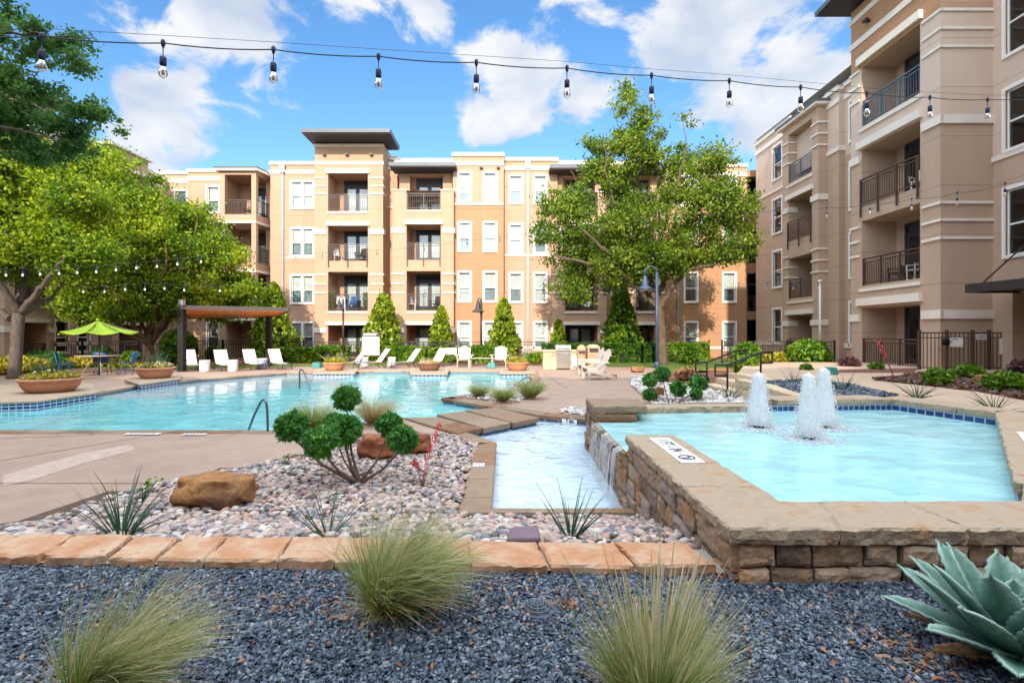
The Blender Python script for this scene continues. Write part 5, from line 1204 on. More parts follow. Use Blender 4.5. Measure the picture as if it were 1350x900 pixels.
# multi-stemmed tree by the pergola
Y = 25.5
trunk = [(*PX(199, 482, Y), .24), (*PX(199, 472, Y), .19), (*PX(198, 458, Y), .18), (*PX(198, 452, Y), .16)]
limbs = [L((198, 456, 0, .15), (180, 435, -.3, .12), (165, 405, -.8, .09), (140, 370, -1.2, .06), (110, 320, -1.4, .03)), L((199, 455, 0, .15), (198, 425, .2, .12), (200, 380, .4, .1), (195, 300, .4, .06), (185, 220, .3, .02)),
         L((199, 453, 0, .14), (212, 428, -.4, .11), (226, 395, -.8, .08), (245, 340, -1.0, .05), (260, 290, -1, .02)), L((200, 450, 0, .13), (222, 425, .4, .1), (250, 395, .8, .07), (285, 365, 1.2, .04), (315, 345, 1.3, .02)),
         L((198, 450, 0, .13), (188, 425, .6, .1), (176, 385, 1.2, .08), (150, 330, 1.6, .05), (130, 260, 1.6, .02)), L((200, 440, .1, .1), (208, 400, -1.0, .08), (220, 340, -1.6, .05), (215, 260, -1.6, .02)), L((199, 452, 0, .11), (172, 443, -.8, .08), (150, 415, -1.5, .05))]
lobes = [lobe(110, 235, 55, 36, Y, 2.2), lobe(160, 255, 50, 50, Y, 2.4), lobe(205, 290, 50, 42, Y, 2.4), lobe(255, 320, 42, 40, Y, 2.2), lobe(120, 300, 70, 50, Y, 2.8), lobe(190, 345, 70, 45, Y, 3.0), lobe(275, 365, 42, 36, Y, 2.2),
         lobe(140, 370, 60, 36, Y, 2.6), lobe(215, 390, 50, 28, Y, 2.4), lobe(300, 345, 24, 30, Y, 1.4), lobe(270, 285, 18, 18, Y, 1.0), lobe(250, 390, 40, 26, Y, 2.0), lobe(135, 210, 30, 22, Y, 1.4), lobe(120, 405, 50, 22, Y, 2.0), lobe(290, 405, 36, 20, Y, 1.8), lobe(180, 412, 40, 14, Y, 2.0), lobe(318, 380, 18, 26, Y, 1.2)]
tree('shade_tree', 'yellow green multi stemmed tree growing beside the pergola', 'tree', (*PX(199, 481, Y)[:2], 0), trunk, limbs, lobes, 1700, 56, .27, .098, 'lf_left', 'bark_warm', thr=-.08, freq=.75, twig_r=.007, up=.2)
# straight-trunked tree at the left edge
Y = 17.2
trunk = [(*PX(18, 504, Y), .24), (*PX(19, 492, Y), .19), (*PX(22, 450, Y), .172), (*PX(24, 420, Y), .178), (*PX(26, 405, Y), .145)]
limbs = [L((26, 412, 0, .14), (10, 388, -.4, .105), (-8, 362, -.8, .08), (-30, 330, -1, .05)), L((26, 412, 0, .13), (42, 392, -.4, .095), (62, 368, -.8, .07), (82, 345, -1.0, .045), (96, 318, -1.1, .015)), L((25, 408, 0, .12), (30, 370, .3, .085), (25, 310, .5, .06), (30, 230, .5, .03)),
         L((26, 414, 0, .13), (45, 405, .6, .1), (70, 390, 1.2, .06), (85, 370, 1.5, .03)), L((25, 400, 0, .13), (40, 345, .8, .09), (60, 290, 1.2, .05), (75, 230, 1.2, .02)), L((14, 420, 0, .12), (-10, 405, .5, .09), (-40, 385, 1, .05))]
lobes = [lobe(20, 300, 70, 48, Y, 2.0), lobe(75, 320, 44, 36, Y, 1.8), lobe(30, 240, 60, 42, Y, 1.8), lobe(-30, 280, 70, 60, Y, 2.0), lobe(90, 270, 40, 40, Y, 1.6), lobe(55, 210, 45, 28, Y, 1.4), lobe(10, 350, 60, 24, Y, 1.6), lobe(100, 345, 28, 20, Y, 1.2), lobe(95, 322, 42, 24, Y, 1.5), lobe(118, 335, 26, 16, Y, 1.2), lobe(-40, 200, 60, 50, Y, 1.6)]
tree('shade_tree', 'grey straight trunked tree at the left edge with yellow green crown', 'tree', (*PX(18, 503, Y)[:2], 0), trunk, limbs, lobes, 1350, 54, .20, .074, 'lf_left', 'bark', thr=-.08, freq=.9, seed=5, twig_r=.006, up=.2)
# live oak whose boughs hang in from the upper left
Y = 5.6
trunk = [(-7.6, 5.4, 0, .34), (-7.5, 5.4, 1.5, .28), (-7.3, 5.45, 3.0, .25), (-7.0, 5.5, 4.0, .2)]
limbs = [L((-180, 130, 0, .10), (-110, 60, 0, .06), (-40, 30, -.1, .03), (20, 45, -.2, .014), (80, 48, -.3, .008), (125, 50, -.3, .004)), L((-180, 160, 0, .10), (-100, 110, .3, .05), (-30, 105, .3, .024), (40, 125, .2, .012), (100, 140, .1, .006), (140, 155, .1, .003)), L((-170, 190, 0, .09), (-90, 165, -.2, .045), (-20, 165, -.3, .02), (40, 175, -.3, .01), (90, 185, -.3, .004)),
         L((-110, 60, 0, .05), (-60, -10, .2, .025), (-10, -15, .2, .012), (25, -5, .2, .005)), L((-40, 30, -.1, .02), (0, 60, .4, .012), (40, 85, .5, .007), (100, 88, .5, .003))]
lobes = [lobe(5, 10, 34, 22, Y, .4), lobe(35, 58, 45, 17, Y, .45), lobe(90, 50, 50, 11, Y, .35), lobe(110, 80, 40, 9, Y, .35), lobe(20, 105, 45, 18, Y, .5), lobe(85, 130, 55, 10, Y, .4), lobe(120, 150, 30, 8, Y, .3), lobe(15, 150, 45, 22, Y, .5), lobe(10, 190, 40, 22, Y, .5), lobe(75, 170, 48, 12, Y, .4), lobe(100, 192, 35, 7, Y, .3), lobe(45, 200, 45, 14, Y, .4), lobe(-60, 100, 60, 90, Y, .6), lobe(150, 105, 26, 4, Y, .2), lobe(140, 62, 18, 10, Y, .2), lobe(150, 172, 18, 4, Y, .15)]
tree('live_oak_tree', 'dark small leaved oak whose boughs hang in at the upper left', 'tree', (-7.6, 5.4, 0), trunk, limbs, lobes, 760, 36, .040, .026, 'lf_dark', 'bark', thr=-.02, freq=3.0, up=.2, twig_r=.0022, shell=.1, flat=.7)

def shrub(name, label, cat, c, rx, ry, h_, n_, size, leaf, group=None, shape='dome', core=.72, stem=None):
    """leafy shrub with twiggy inside: dome, ball, cone or column"""
    o = thing(name, label, cat, c, group); c = np.array(c); z0 = c[2]
    d = rng.normal(size=(n_, 3)); d /= np.linalg.norm(d, axis=1)[:, None]; r_ = (.55 + .45 * rng.random(n_) ** .6) * (1 + .16 * np.array([noise.noise((q[0] * 2.3 + c[0], q[1] * 2.3 + c[1], q[2] * 2.3)) for q in d]))
    if shape == 'cone':
        t_ = rng.random(n_) ** 1.5; prof = np.minimum(1, (1 - t_) ** .62 * 1.10 + .03) * np.clip(.8 + t_ * 2, 0, 1); a = rng.random(n_) * 6.283
        lump = 1 + .34 * np.array([noise.noise((math.cos(x) * 1.6 + c[0], math.sin(x) * 1.6, q * 5)) for x, q in zip(a, t_)]) + .22 * np.array([noise.noise((math.cos(x) * 4 + c[0], math.sin(x) * 4, q * 13)) for x, q in zip(a, t_)])
        rr = (.5 + .5 * rng.random(n_) ** .5) * prof * lump; pos = np.stack([c[0] + np.cos(a) * rr * rx, c[1] + np.sin(a) * rr * ry, z0 + .05 + t_ * h_], 1)
    else:
        zc_ = {'dome': .42, 'ball': .5}[shape]; zz = d[:, 2] * r_ * h_ * (1 - zc_ if shape == 'dome' else .5); pos = np.stack([c[0] + d[:, 0] * r_ * rx, c[1] + d[:, 1] * r_ * ry, np.maximum(z0 + .02, z0 + h_ * zc_ + np.where(zz < 0, zz * (zc_ / (1 - zc_) if shape == 'dome' else 1), zz))], 1)
    mb = MB()
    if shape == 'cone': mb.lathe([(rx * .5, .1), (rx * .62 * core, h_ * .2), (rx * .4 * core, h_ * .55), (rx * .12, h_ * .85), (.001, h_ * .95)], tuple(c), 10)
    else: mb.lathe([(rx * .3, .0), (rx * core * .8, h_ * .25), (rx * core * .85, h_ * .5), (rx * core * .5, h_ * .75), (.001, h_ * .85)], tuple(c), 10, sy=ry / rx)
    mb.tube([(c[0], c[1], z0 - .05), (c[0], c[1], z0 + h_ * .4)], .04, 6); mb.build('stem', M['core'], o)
    foliage('foliage', pos, size, leaf, o, .5); return o
def shrub_px(name, label, cat, px, pyb, pyt, wpx, z, n_, size, leaf, group=None, shape='dome', Yo=None, depth=1.0):
    p = G(px, pyb, z) if Yo is None else Vector((X(px, Yo), Yo, z)); s_ = p.y / F
    return shrub(name, label, cat, tuple(p), wpx / 2 * s_, wpx / 2 * s_ * depth, (pyb - pyt) * s_ if Yo is None else Z(pyt, Yo) - z, n_, size, leaf, group, shape)
# cone-clipped hollies along the facade
cg = 'clipped cone hollies along the facade'
for px, pyt, w, Yo, n_, lab in ((360, 374, 62, 27.5, 3200, 'tall cone shaped holly rising behind the pergola end'), (505, 388, 56, 29, 3200, 'loose yellow green cone holly behind the white notice board'), (582, 405, 36, 29, 2200, 'neat narrow cone holly in front of the second balcony column'),
                                (664, 395, 44, 28.5, 2600, 'cone holly behind the cream adirondack chair and flower bowl'), (736, 423, 26, 28.5, 1300, 'smallest cone holly behind the grill counter'), (820, 378, 54, 28.5, 3600, 'tallest plain green cone holly left of the oak trunk')):
    shrub_px('cone_holly', lab, 'shrub', px, 478, pyt, w, 0, n_, .15, 'lf_cone' if px != 820 else 'lf_hedge', cg, 'cone', Yo)
shrub_px('ball_shrub', 'dark round clipped shrub between the tree and the pergola post', 'shrub', 236, 484, 434, 44, 0, 2200, .12, 'lf_hedge', None, 'ball', 25.2)
def hedge(label, px0, px1, pyt, Yo, depth, n_, leaf='lf_hedge', z=0, size=.10, group='clipped hedges', px_dep=0):
    x0, x1 = X(px0, Yo), X(px1, Yo); h_ = Z(pyt, Yo) - z; c = ((x0 + x1) / 2, Yo + depth / 2, z); o = thing('hedge', label, 'hedge', c, group)
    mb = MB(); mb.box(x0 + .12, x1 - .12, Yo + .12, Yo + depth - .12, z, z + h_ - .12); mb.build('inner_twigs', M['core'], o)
    q = rng.random((n_, 3)); face = rng.choice(4, n_, p=[.5, .3, .1, .1]); thk = .16 * rng.random(n_)
    q[:, 0] = np.where(face == 2, thk / (x1 - x0), np.where(face == 3, 1 - thk / (x1 - x0), q[:, 0])); q[:, 1] = np.where(face == 0, thk / depth, q[:, 1]); q[:, 2] = np.where(face == 1, 1 - thk / h_, q[:, 2])
    bulge = np.array([noise.noise((a * (x1 - x0) * 1.3, b * 2, c_ * 2 + px0)) for a, b, c_ in q]) * .13
    pos = np.stack([x0 + q[:, 0] * (x1 - x0), Yo + q[:, 1] * depth - np.where(face == 0, bulge, 0), z + q[:, 2] * h_ + np.where(face == 1, bulge, 0) - .02], 1)
    foliage('foliage', pos, size, leaf, o, .4); return o
hedge('long low clipped hedge beside the pergola', 352, 418, 458, 26, 1.2, 2600); hedge('short hedge behind the wide flower bowl', 414, 456, 456, 26.6, 1.0, 1600)
hedge('bright hedge behind the pair of white loungers', 505, 560, 457, 26, 1.0, 2200); hedge('hedge stretch behind the left adirondack chair', 606, 652, 456, 26, 1.0, 1800); hedge('small low hedge left of the stone grill counter', 690, 716, 466, 25.5, .8, 900)
hedge('long dark hedge behind the grill and bins', 716, 870, 453, 26.5, 1.2, 6500, 'lf_deep'); hedge('yellowed hedge right of the oak trunk', 880, 936, 452, 27, 1.2, 2200, 'lf_hedge'); hedge('low hedge behind the flower bowl on the pool edge', 563, 602, 464, 26.4, .8, 1200)
sg = 'garden shrubs round the courtyard'
for lab, px, pyb, pyt, w, z, n_, size, leaf, Yo in (('rounded green shrub behind the black stair rails', 984, 478, 450, 40, .1, 1500, .09, 'lf_hedge', 22.5), ('big golden green shrub in front of the right fence', 1064, 482, 447, 58, .1, 3200, .09, 'lf_hedge', 21), ('golden shrub with dry tan twigs by the right fence', 1026, 484, 464, 40, .1, 1100, .09, 'lf_yellow', 21.5),
        ('small olive shrub in the straw bed beyond the stairs', 982, 493, 468, 36, .1, 700, .08, 'lf_hedge', 18), ('tiny round green shrub in the straw bed', 1063, 487, 479, 16, .3, 300, .06, 'lf_hedge', 15.8), ('compact green shrub nearest the path on the right', 1236, 508, 485, 34, TZ, 900, .055, 'lf_hedge', None), ('compact green shrub in front of the gate', 1276, 500, 480, 36, TZ, 900, .055, 'lf_hedge', None),
        ('broad green shrub at the right frame edge beside the rock', 1326, 516, 489, 48, TZ, 1200, .05, 'lf_hedge', None), ('burgundy leaved shrub by the tower patio', 1120, 484, 470, 26, .3, 450, .07, 'lf_red', 17.6), ('burgundy leaved shrub before the gate at the far right', 1346, 503, 474, 30, TZ, 450, .06, 'lf_red', None), ('low green shrub at the mouth of the patio path', 1156, 487, 477, 18, .38, 320, .06, 'lf_hedge', None),
        ('golden shrub row behind the left tree trunk', 10, 496, 470, 90, .02, 2600, .09, 'lf_yellow', 19.2), ('dark clipped shrub behind the green umbrella on the left', 58, 478, 462, 46, 0, 1400, .09, 'lf_dark', 24), ('low dark shrub row under the left patio', 50, 486, 468, 60, 0, 1500, .09, 'lf_dark', 21.5), ('golden ground shrub behind the blue chairs', 112, 485, 470, 60, 0, 1800, .09, 'lf_yellow', 23.2), ('dark shrub behind the fence right of the umbrella', 135, 474, 456, 28, 0, 800, .1, 'lf_dark', 26.5),
        ('small green shrub between the two left trees', 172, 480, 462, 24, 0, 800, .09, 'lf_hedge', 26), ('dry golden shrub by the bowl planter behind the tree', 168, 487, 477, 40, 0, 700, .08, 'lf_yellow', 23.2), ('trimmed shrub under the window behind the pergola', 283, 472, 455, 22, 0, 800, .1, 'lf_hedge', 28), ('leafy shrub low against the pergola post', 338, 480, 462, 20, 0, 700, .09, 'lf_hedge', 26),
        ('green shrub in the bed right of the oak', 912, 474, 452, 30, 0, 900, .09, 'lf_hedge', 25), ('dry brown shrub among the white stones', 905, 500, 484, 36, 0, 500, .06, 'lf_dry', 16.5), ('low green tuft shrub on the lawn edge', 908, 487, 480, 12, 0, 200, .06, 'lf_hedge', 18)):
    shrub_px('garden_shrub', lab, 'shrub', px, pyb, pyt, w, z, n_, size, leaf, sg, 'dome', Yo)

# pompom junipers
def pom_juniper(label, base, balls, n_, size, group='pompom junipers'):
    o = thing('pompom_juniper', label, 'shrub', tuple(base), group); b = Vector(base); g = MB()
    for c, r_ in balls:
        c = Vector(c); d = c - b; m1 = b + Vector((d.x * .55, d.y * .5, d.z * .3)); m2 = b + Vector((d.x * .9, d.y * .85, d.z * .7)); s_ = MB(); k = r_ / .19
        s_.tube([b + Vector((random.uniform(-.02, .02), 0, -.03)), m1, m2, c], [.022 * k, .018 * k, .013 * k, .008 * k], 7); s_.build('stem', M['twig'], o)
        core_ = MB(); core_.lathe([(.001, -r_ * .7), (r_ * .5, -r_ * .5), (r_ * .72, 0), (r_ * .5, r_ * .5), (.001, r_ * .7)], tuple(c), 10)
        d_ = rng.normal(size=(n_, 3)); d_ /= np.linalg.norm(d_, axis=1)[:, None]; lump = 1 + .30 * np.array([noise.noise((q[0] * 2.5 + c.x * 7, q[1] * 2.5, q[2] * 2.5)) for q in d_]); rr = r_ * (.55 + .5 * rng.random(n_) ** .8 + .12 * (rng.random(n_) < .08)) * lump
        pos = np.array(tuple(c)) + d_ * rr[:, None] * np.array([1, 1, .92]); f_ = foliage('foliage_ball', pos, size, 'lf_juniper', o, .1, 3.0, outward=d_, out_w=.72)
        cb = core_.build('inner_twigs', M['core'], f_)
    return o
def ball(px, py, rpx, Y): return ((X(px, Y), Y, Z(py, Y)), rpx * Y / F * .89)
b = G(474, 634, .06)
pom_juniper('large pompom pruned juniper standing in the river cobbles', b, [ball(457, 524, 19, 5.35), ball(385, 562, 23, 5.0), ball(422, 582, 25, 4.75), ball(453, 566, 26, 5.1), ball(513, 560, 18, 5.3), ball(531, 579, 21, 5.0), ball(440, 556, 12, 5.3)], 3600, .0145)
b = G(884, 534, .04)
pom_juniper('small pompom pruned juniper among white stones behind the fountain', b, [ball(873, 493, 11, 11.2), ball(857, 501, 9.5, 11.0), ball(857, 520, 9, 10.9), ball(894, 512, 11, 10.9), ball(920, 505, 12, 11.2), ball(918, 519, 8, 11.0)], 1200, .030)

# blades
def blades(n_, base, rad, hgt, lean, spread, width, droop, seg=6, az=None, seed=0, hvar=.35, fan=1.0, clumps=0, outw=.55, lean0=0., plume=False):
    """grass-like blades: returns verts, faces, t"""
    g = np.random.default_rng(seed + 11); a = g.random(n_) * 6.283 if az is None else az + g.normal(size=n_) * fan
    rr = rad * np.sqrt(g.random(n_)); toff = np.zeros(n_); hc = np.ones(n_); lc = np.ones(n_)
    if clumps:
        ci = g.integers(0, clumps, n_); ca = g.random(clumps) * 6.283; cr_ = rad * np.sqrt(g.random(clumps)); a = ca[ci] + g.normal(size=n_) * .22; rr = np.clip(cr_[ci] + g.normal(size=n_) * rad * .12, 0, rad)
        toff = (g.random(clumps)[ci] - .5) * .55; hc = (.72 + .45 * g.random(clumps))[ci]; lc = (.6 + .8 * g.random(clumps))[ci]
    p0 = np.stack([base[0] + rr * np.cos(a), base[1] + rr * np.sin(a), np.full(n_, base[2])], 1)
    out = np.stack([np.cos(a), np.sin(a), 0 * a], 1); tilt = spread * (.25 + .75 * (rr / rad if az is None else g.random(n_))) * (.6 + .8 * g.random(n_)); h_ = hgt * hc * (1 - hvar + hvar * g.random(n_) * 1.3)
    ld = np.array(lean); d0 = ld * lc[:, None] * lean0 + out * np.sin(tilt)[:, None] + np.array([0, 0, 1]) * np.cos(tilt)[:, None]; bend = out * outw + ld * lc[:, None] + g.normal(size=(n_, 3)) * .18 + np.array([0, 0, -.55]); dr = droop * (.5 + g.random(n_))
    P_ = []; p = p0.copy(); d = d0.copy()
    for k in range(seg + 1):
        P_.append(p.copy()); d = d + bend * (dr / seg * (.4 + 1.4 * k / seg))[:, None]; d /= np.linalg.norm(d, axis=1)[:, None]; p = p + d * (h_ / seg)[:, None]
    P_ = np.stack(P_, 1); sd = np.cross(P_[:, -1] - P_[:, 0], g.normal(size=(n_, 3))); sd /= np.linalg.norm(sd, axis=1)[:, None] + 1e-9
    t_ = np.linspace(0, 1, seg + 1); w = (width * (.9 - .75 * t_ ** 1.5) if not plume else width * (.16 + 1.0 * np.clip((t_ - .55) / .25, 0, 1) * (1.02 - t_) ** .4)) * .5
    v = np.stack([P_ - sd[:, None, :] * w[None, :, None], P_ + sd[:, None, :] * w[None, :, None]], 2).reshape(n_, -1, 3)
    nv = (seg + 1) * 2; f_ = np.array([(2 * k, 2 * k + 1, 2 * k + 3, 2 * k + 2) for k in range(seg)]); fcs = (f_[None] + (np.arange(n_) * nv)[:, None, None]).reshape(-1, 4)
    return v.reshape(-1, 3), fcs, (np.repeat(t_, 2)[None] + toff[:, None]).ravel()
def tuft(name, label, cat, base, parts, mat, group=None):
    o = thing(name, label, cat, tuple(base), group)
    for nm, m_, kw in parts:
        v, f_, t_ = blades(base=(0, 0, 0), **kw); np_mesh(nm, v, f_, M[m_ or mat], o, False, {'t': t_})
    return o
fg = 'feather grass tussocks in the slate gravel'
p = G(520, 806, GZ)
tuft('feather_grass', 'full green and straw tussock hanging over the flagstone edging', 'ornamental grass', p, [('blades', 'feather', dict(n_=2200, rad=.06, hgt=.44, lean=(.85, .05, -.15), spread=.56, width=.0032, droop=.95, seed=1, clumps=46, outw=.2, lean0=.10)), ('dry_skirt', 'feather_pale', dict(n_=480, rad=.06, hgt=.22, lean=(.1, -.15, -.3), spread=1.25, width=.002, droop=.7, seed=2)), ('seed_heads', 'feather_pale', dict(n_=520, rad=.055, hgt=.47, lean=(1.25, .05, -.15), spread=.5, width=.0022, droop=1.1, seed=3, clumps=30, outw=.15, lean0=.12))], 'feather', fg)
p = G(128, 935, GZ)
tuft('feather_grass', 'windswept tussock leaning right over a drain grate at the lower left', 'ornamental grass', p, [('blades', 'feather', dict(n_=1600, rad=.055, hgt=.40, lean=(1.0, .05, -.1), spread=.36, width=.0030, droop=.8, seed=4, clumps=34, outw=.1, lean0=.3)), ('dry_skirt', 'feather_pale', dict(n_=600, rad=.06, hgt=.24, lean=(.8, -.1, -.1), spread=.8, width=.0022, droop=.8, seed=5)), ('seed_heads', 'feather_pale', dict(n_=300, rad=.05, hgt=.47, lean=(1.2, .1, .05), spread=.35, width=.0030, droop=.7, seed=6, clumps=16, outw=.1, lean0=.35))], 'feather', fg)
p = G(866, 935, GZ)
tuft('feather_grass', 'upright seeding tussock in the gravel before the stone wall', 'ornamental grass', p, [('blades', 'feather', dict(n_=1200, rad=.07, hgt=.36, lean=(.3, 0, 0), spread=.50, width=.0034, droop=.35, seed=7, clumps=34, outw=.3)), ('dry_skirt', 'feather_pale', dict(n_=900, rad=.07, hgt=.26, lean=(-.1, -.1, 0), spread=.75, width=.0022, droop=.5, seed=8)), ('seed_heads', 'feather_pale', dict(n_=130, rad=.07, hgt=.46, lean=(.25, 0, .2), spread=.45, width=.0075, droop=.3, seed=9, clumps=16, outw=.3, plume=True))], 'feather', fg)
for px, py, w, h_, lab in ((413, 566, 28, 34, 'pale tussock half hidden behind the pompom juniper, left one'), (492, 558, 30, 34, 'straw coloured tussock right of the pompom juniper top'), (632, 523, 22, 16, 'leftmost small tussock on the grassy peninsula'), (663, 529, 26, 18, 'middle small tussock on the grassy peninsula'), (699, 524, 34, 24, 'biggest of the small tussocks on the peninsula, by the pool rail')):
    p = G(px, py, .03); s_ = p.y / F; big = px < 500
    tuft('feather_grass', lab, 'ornamental grass', p, [('blades', None, dict(n_=900, rad=w * s_ * .18, hgt=h_ * s_ * 1.35, lean=(.5, 0, 0) if big else (.15, 0, 0), spread=.65, width=.006, droop=.9, seed=px))], 'feather_pale' if px == 492 else 'feather', 'small tussocks round the pools')
yg = 'red yuccas with narrow leaves'
def yucca(label, base, n_, hgt, spread, width, seed, bloom=None, lean=(0, 0, 0)):
    o = thing('red_yucca', label, 'yucca', tuple(base), yg); v, f_, t_ = blades(base=(0, 0, 0), n_=n_, rad=.05, hgt=hgt, lean=lean, spread=spread, width=width, droop=.28, seed=seed, seg=8, hvar=.45); np_mesh('blades', v, f_, M['yucca'], o, False, {'t': t_})
    if bloom:
        b = Vector(base)
        for tip, k in bloom:
            tip = Vector(tip); mid = b.lerp(tip, .5) + Vector((0, 0, .04)); s_ = MB(); s_.tube([b, mid, tip], [.005, .004, .002], 5); s_.build('flower_stalk', M['bloom'], o)
            f = MB()
            for q in range(k):
                t_ = .55 + .45 * q / k; c = mid.lerp(tip, (t_ - .5) * 2) + Vector([random.uniform(-.025, .025) for _ in range(3)]); f.lathe([(.002, -.016), (.008, -.004), (.006, .012), (.001, .016)], tuple(c), 6)
            f.build('blossoms', M['bloom'], o)
    return o
yucca('dark yucca at the flagstones beside the left boulder', G(160, 706, .30), 60, .40, .85, .010, 21); yucca('sparse yucca in the cobbles right behind the flagstones', G(432, 708, .30), 16, .40, .85, .010, 22)
b = G(752, 706, .30); yucca('yucca between the shallow pool and the flagstones', b, 26, .34, .7, .010, 23)
b = G(556, 640, .05); yucca('yucca with coral flower spikes beside the rusty rocks', b, 14, .30, .8, .008, 24, [(PX(580, 556, 5.6), 26), (PX(545, 606, 5.0), 18), (PX(566, 590, 5.2), 14)])
for px, py, z, h_, n_, lab in ((1311, 541, .45, .38, 34, 'yucca on the far right beside the fountain cap'), (1209, 525, TZ, .42, 34, 'yucca standing between the path and fountain coping'), (1111, 517, TZ, .45, 30, 'yucca in the far slate bed right of the jets'), (1046, 506, TZ, .45, 24, 'dark yucca in the far slate bed behind the left jets'), (962, 527, .02, .40, 26, 'low yucca at the foot of the stone steps')):
    yucca(lab, G(px, py, z), n_, h_, 1.0, .018, int(px), lean=(.05, 0, 0))
b = G(1180, 500, TZ); s_ = thing('flower_stalk', 'thin coral flower stalk leaning by the tower patio', 'flower stalk', tuple(b)); f = MB(); tip = PX(1157, 447, b.y); f.tube([b, tuple((Vector(b) + Vector(tip)) / 2), tip], [.012, .01, .006], 5); f.build('stalk', M['twig'], s_)
f = MB(); [f.lathe([(.004, -.03), (.014, 0), (.003, .03)], tuple(Vector(b).lerp(Vector(tip), .5 + .5 * q / 30) + Vector((random.uniform(-.055, .055), random.uniform(-.04, .04), 0))), 6) for q in range(30)]; f.build('blossoms', M['bloom'], s_)
# a weedy seedling by the left yucca, another on the deck edge
for px, py, z, s0, lab in ((188, 640, .1, 1.0, 'small leafy seedling behind the left yucca'), (372, 604, 0, .55, 'tiny seedling at the deck edge beside the cobbles')):
    b = G(px, py + 22 * s0, z); o = thing('seedling', lab, 'seedling', tuple(b)); f = MB(); n_ = int(14 * s0)
    tips = [Vector(b) + Vector((random.uniform(-.03, .12) * s0, random.uniform(-.05, .05), random.uniform(.10, .24) * s0)) for _ in range(n_)]
    for t_ in tips: f.tube([b, t_], [.003, .0015], 4)
    f.build('stem', M['yucca'], o); foliage('foliage', np.array([tuple(t_) for t_ in tips]).repeat(2, 0) + rng.normal(size=(n_ * 2, 3)) * .012, .035, 'lf_hedge', o, 1.2, 1.5)

# agave
def mk_agave():
    m = bpy.data.materials.new('agave_skin'); m.use_nodes = True; nt = m.node_tree; N = nt.nodes; Lk = nt.links; p = N['Principled BSDF']; p.inputs['Roughness'].default_value = .6; p.inputs['Specular IOR Level'].default_value = .3
    at = N.new('ShaderNodeAttribute'); at.attribute_name = 't'; tc = N.new('ShaderNodeTexCoord'); n_ = N.new('ShaderNodeTexNoise'); n_.inputs['Scale'].default_value = 26; n_.inputs['Detail'].default_value = 8; n_.inputs['Roughness'].default_value = .7; Lk.new(tc.outputs['Object'], n_.inputs['Vector'])
    a = N.new('ShaderNodeMath'); a.operation = 'MULTIPLY_ADD'; Lk.new(n_.outputs[0], a.inputs[0]); a.inputs[1].default_value = .6; Lk.new(at.outputs['Fac'], a.inputs[2])
    cr = N.new('ShaderNodeValToRGB'); el = cr.color_ramp.elements; el.new(.5); el.new(.97)
    for i, (po, c) in enumerate(((.25, (.028, .085, .062)), (.60, (.062, .150, .115)), (.86, (.14, .265, .215)), (1.0, (.28, .42, .365)))): el[i].position = po; el[i].color = (*c, 1)
    Lk.new(a.outputs[0], cr.inputs[0]); Lk.new(cr.outputs[0], p.inputs['Base Color']); return m
M['agave'] = mk_agave(); M['dry_agave'] = mk('dry_agave', (.17, .085, .035), .9, .3, 14, .5, 50, col2=(.36, .22, .11)); M['spine'] = mk('agave_spine', (.12, .035, .03), .5, .2, 20)
def agave(label, base, leaves):
    o = thing('agave', label, 'agave', tuple(base))
    for az, el_, ln, wd, cur in leaves:
        dry = wd < .09
        nu, nv = 22, 9; vs = []; tt = []; fs = []; a = R(az); e = R(el_); p = Vector((math.cos(a) * .03, math.sin(a) * .03, .03)); spine = []
        d = Vector((math.cos(a) * math.cos(e), math.sin(a) * math.cos(e), math.sin(e))); side = Vector((-math.sin(a), math.cos(a), 0))
        for i in range(nu):
            t_ = i / (nu - 1); nrm = side.cross(d).normalized() * -1; nrm = nrm if nrm.z > 0 or el_ > 80 else -nrm
            w = wd * .5 * (.62 + .38 * math.sin(min(1, t_ / .5) * math.pi / 2)) if t_ < .5 else wd * .5 * max(.012, (1 - ((t_ - .5) / .5) ** 1.7)) ** .85
            if t_ > .93: w = wd * .5 * max(.02, (1 - t_) / .07 * .10)
            for k in range(nv):
                s_ = (k / (nv - 1) - .5) * 2; th = (1 if i % 2 == 0 else 0) * .0045 * (abs(s_) > .99) * (t_ < .9) * 1.7
                q = p + side * (s_ * (w + th)) + nrm * (abs(s_) ** 1.8 * w * .42); vs.append(tuple(q)); tt.append(.12 + .30 * abs(s_) ** 1.2 + t_ * .38)
            spine.append(p.copy()); rot = Matrix.Rotation(R(cur) / nu * (1 if t_ < .6 else -.5), 3, side); d = (rot @ d).normalized(); p = p + d * (ln / (nu - 1))
        for i in range(nu - 1):
            for k in range(nv - 1): fs.append((i * nv + k, i * nv + k + 1, (i + 1) * nv + k + 1, (i + 1) * nv + k))
        ob = np_mesh('dry_leaf' if dry else 'leaf', vs, fs, M['dry_agave'] if dry else M['agave'], o, True, {'t': tt}); vs = [Vector(q) for q in vs]; md = ob.modifiers.new('thickness', 'SOLIDIFY'); md.thickness = .010; md.offset = 0
        f = MB(); f.tube([tuple(spine[-2]), tuple(spine[-1] + d * .018)], [.0035, .0006], 6); f.build('spine_tip', M['spine'], ob)
        for e_ in (0, nv - 1):          # horny margin with teeth
            f = MB(); edge_ = [Vector(vs[i * nv + e_]) for i in range(2, nu - 1)]; f.tube(edge_, .0017, 5, False)
            for i in range(len(edge_) - 1):
                for q in (.2, .7):
                    c_ = edge_[i].lerp(edge_[i + 1], q); o_ = side * (-1 if e_ == 0 else 1); al = (edge_[i + 1] - edge_[i]).normalized() * .0026; f.add([c_ - al, c_ + al, c_ + o_ * .0065 + al * .6], [(0, 1, 2)])
            f.build('toothed_margin', M['spine'], ob)
    return o
lv = []
r = random.Random(8)
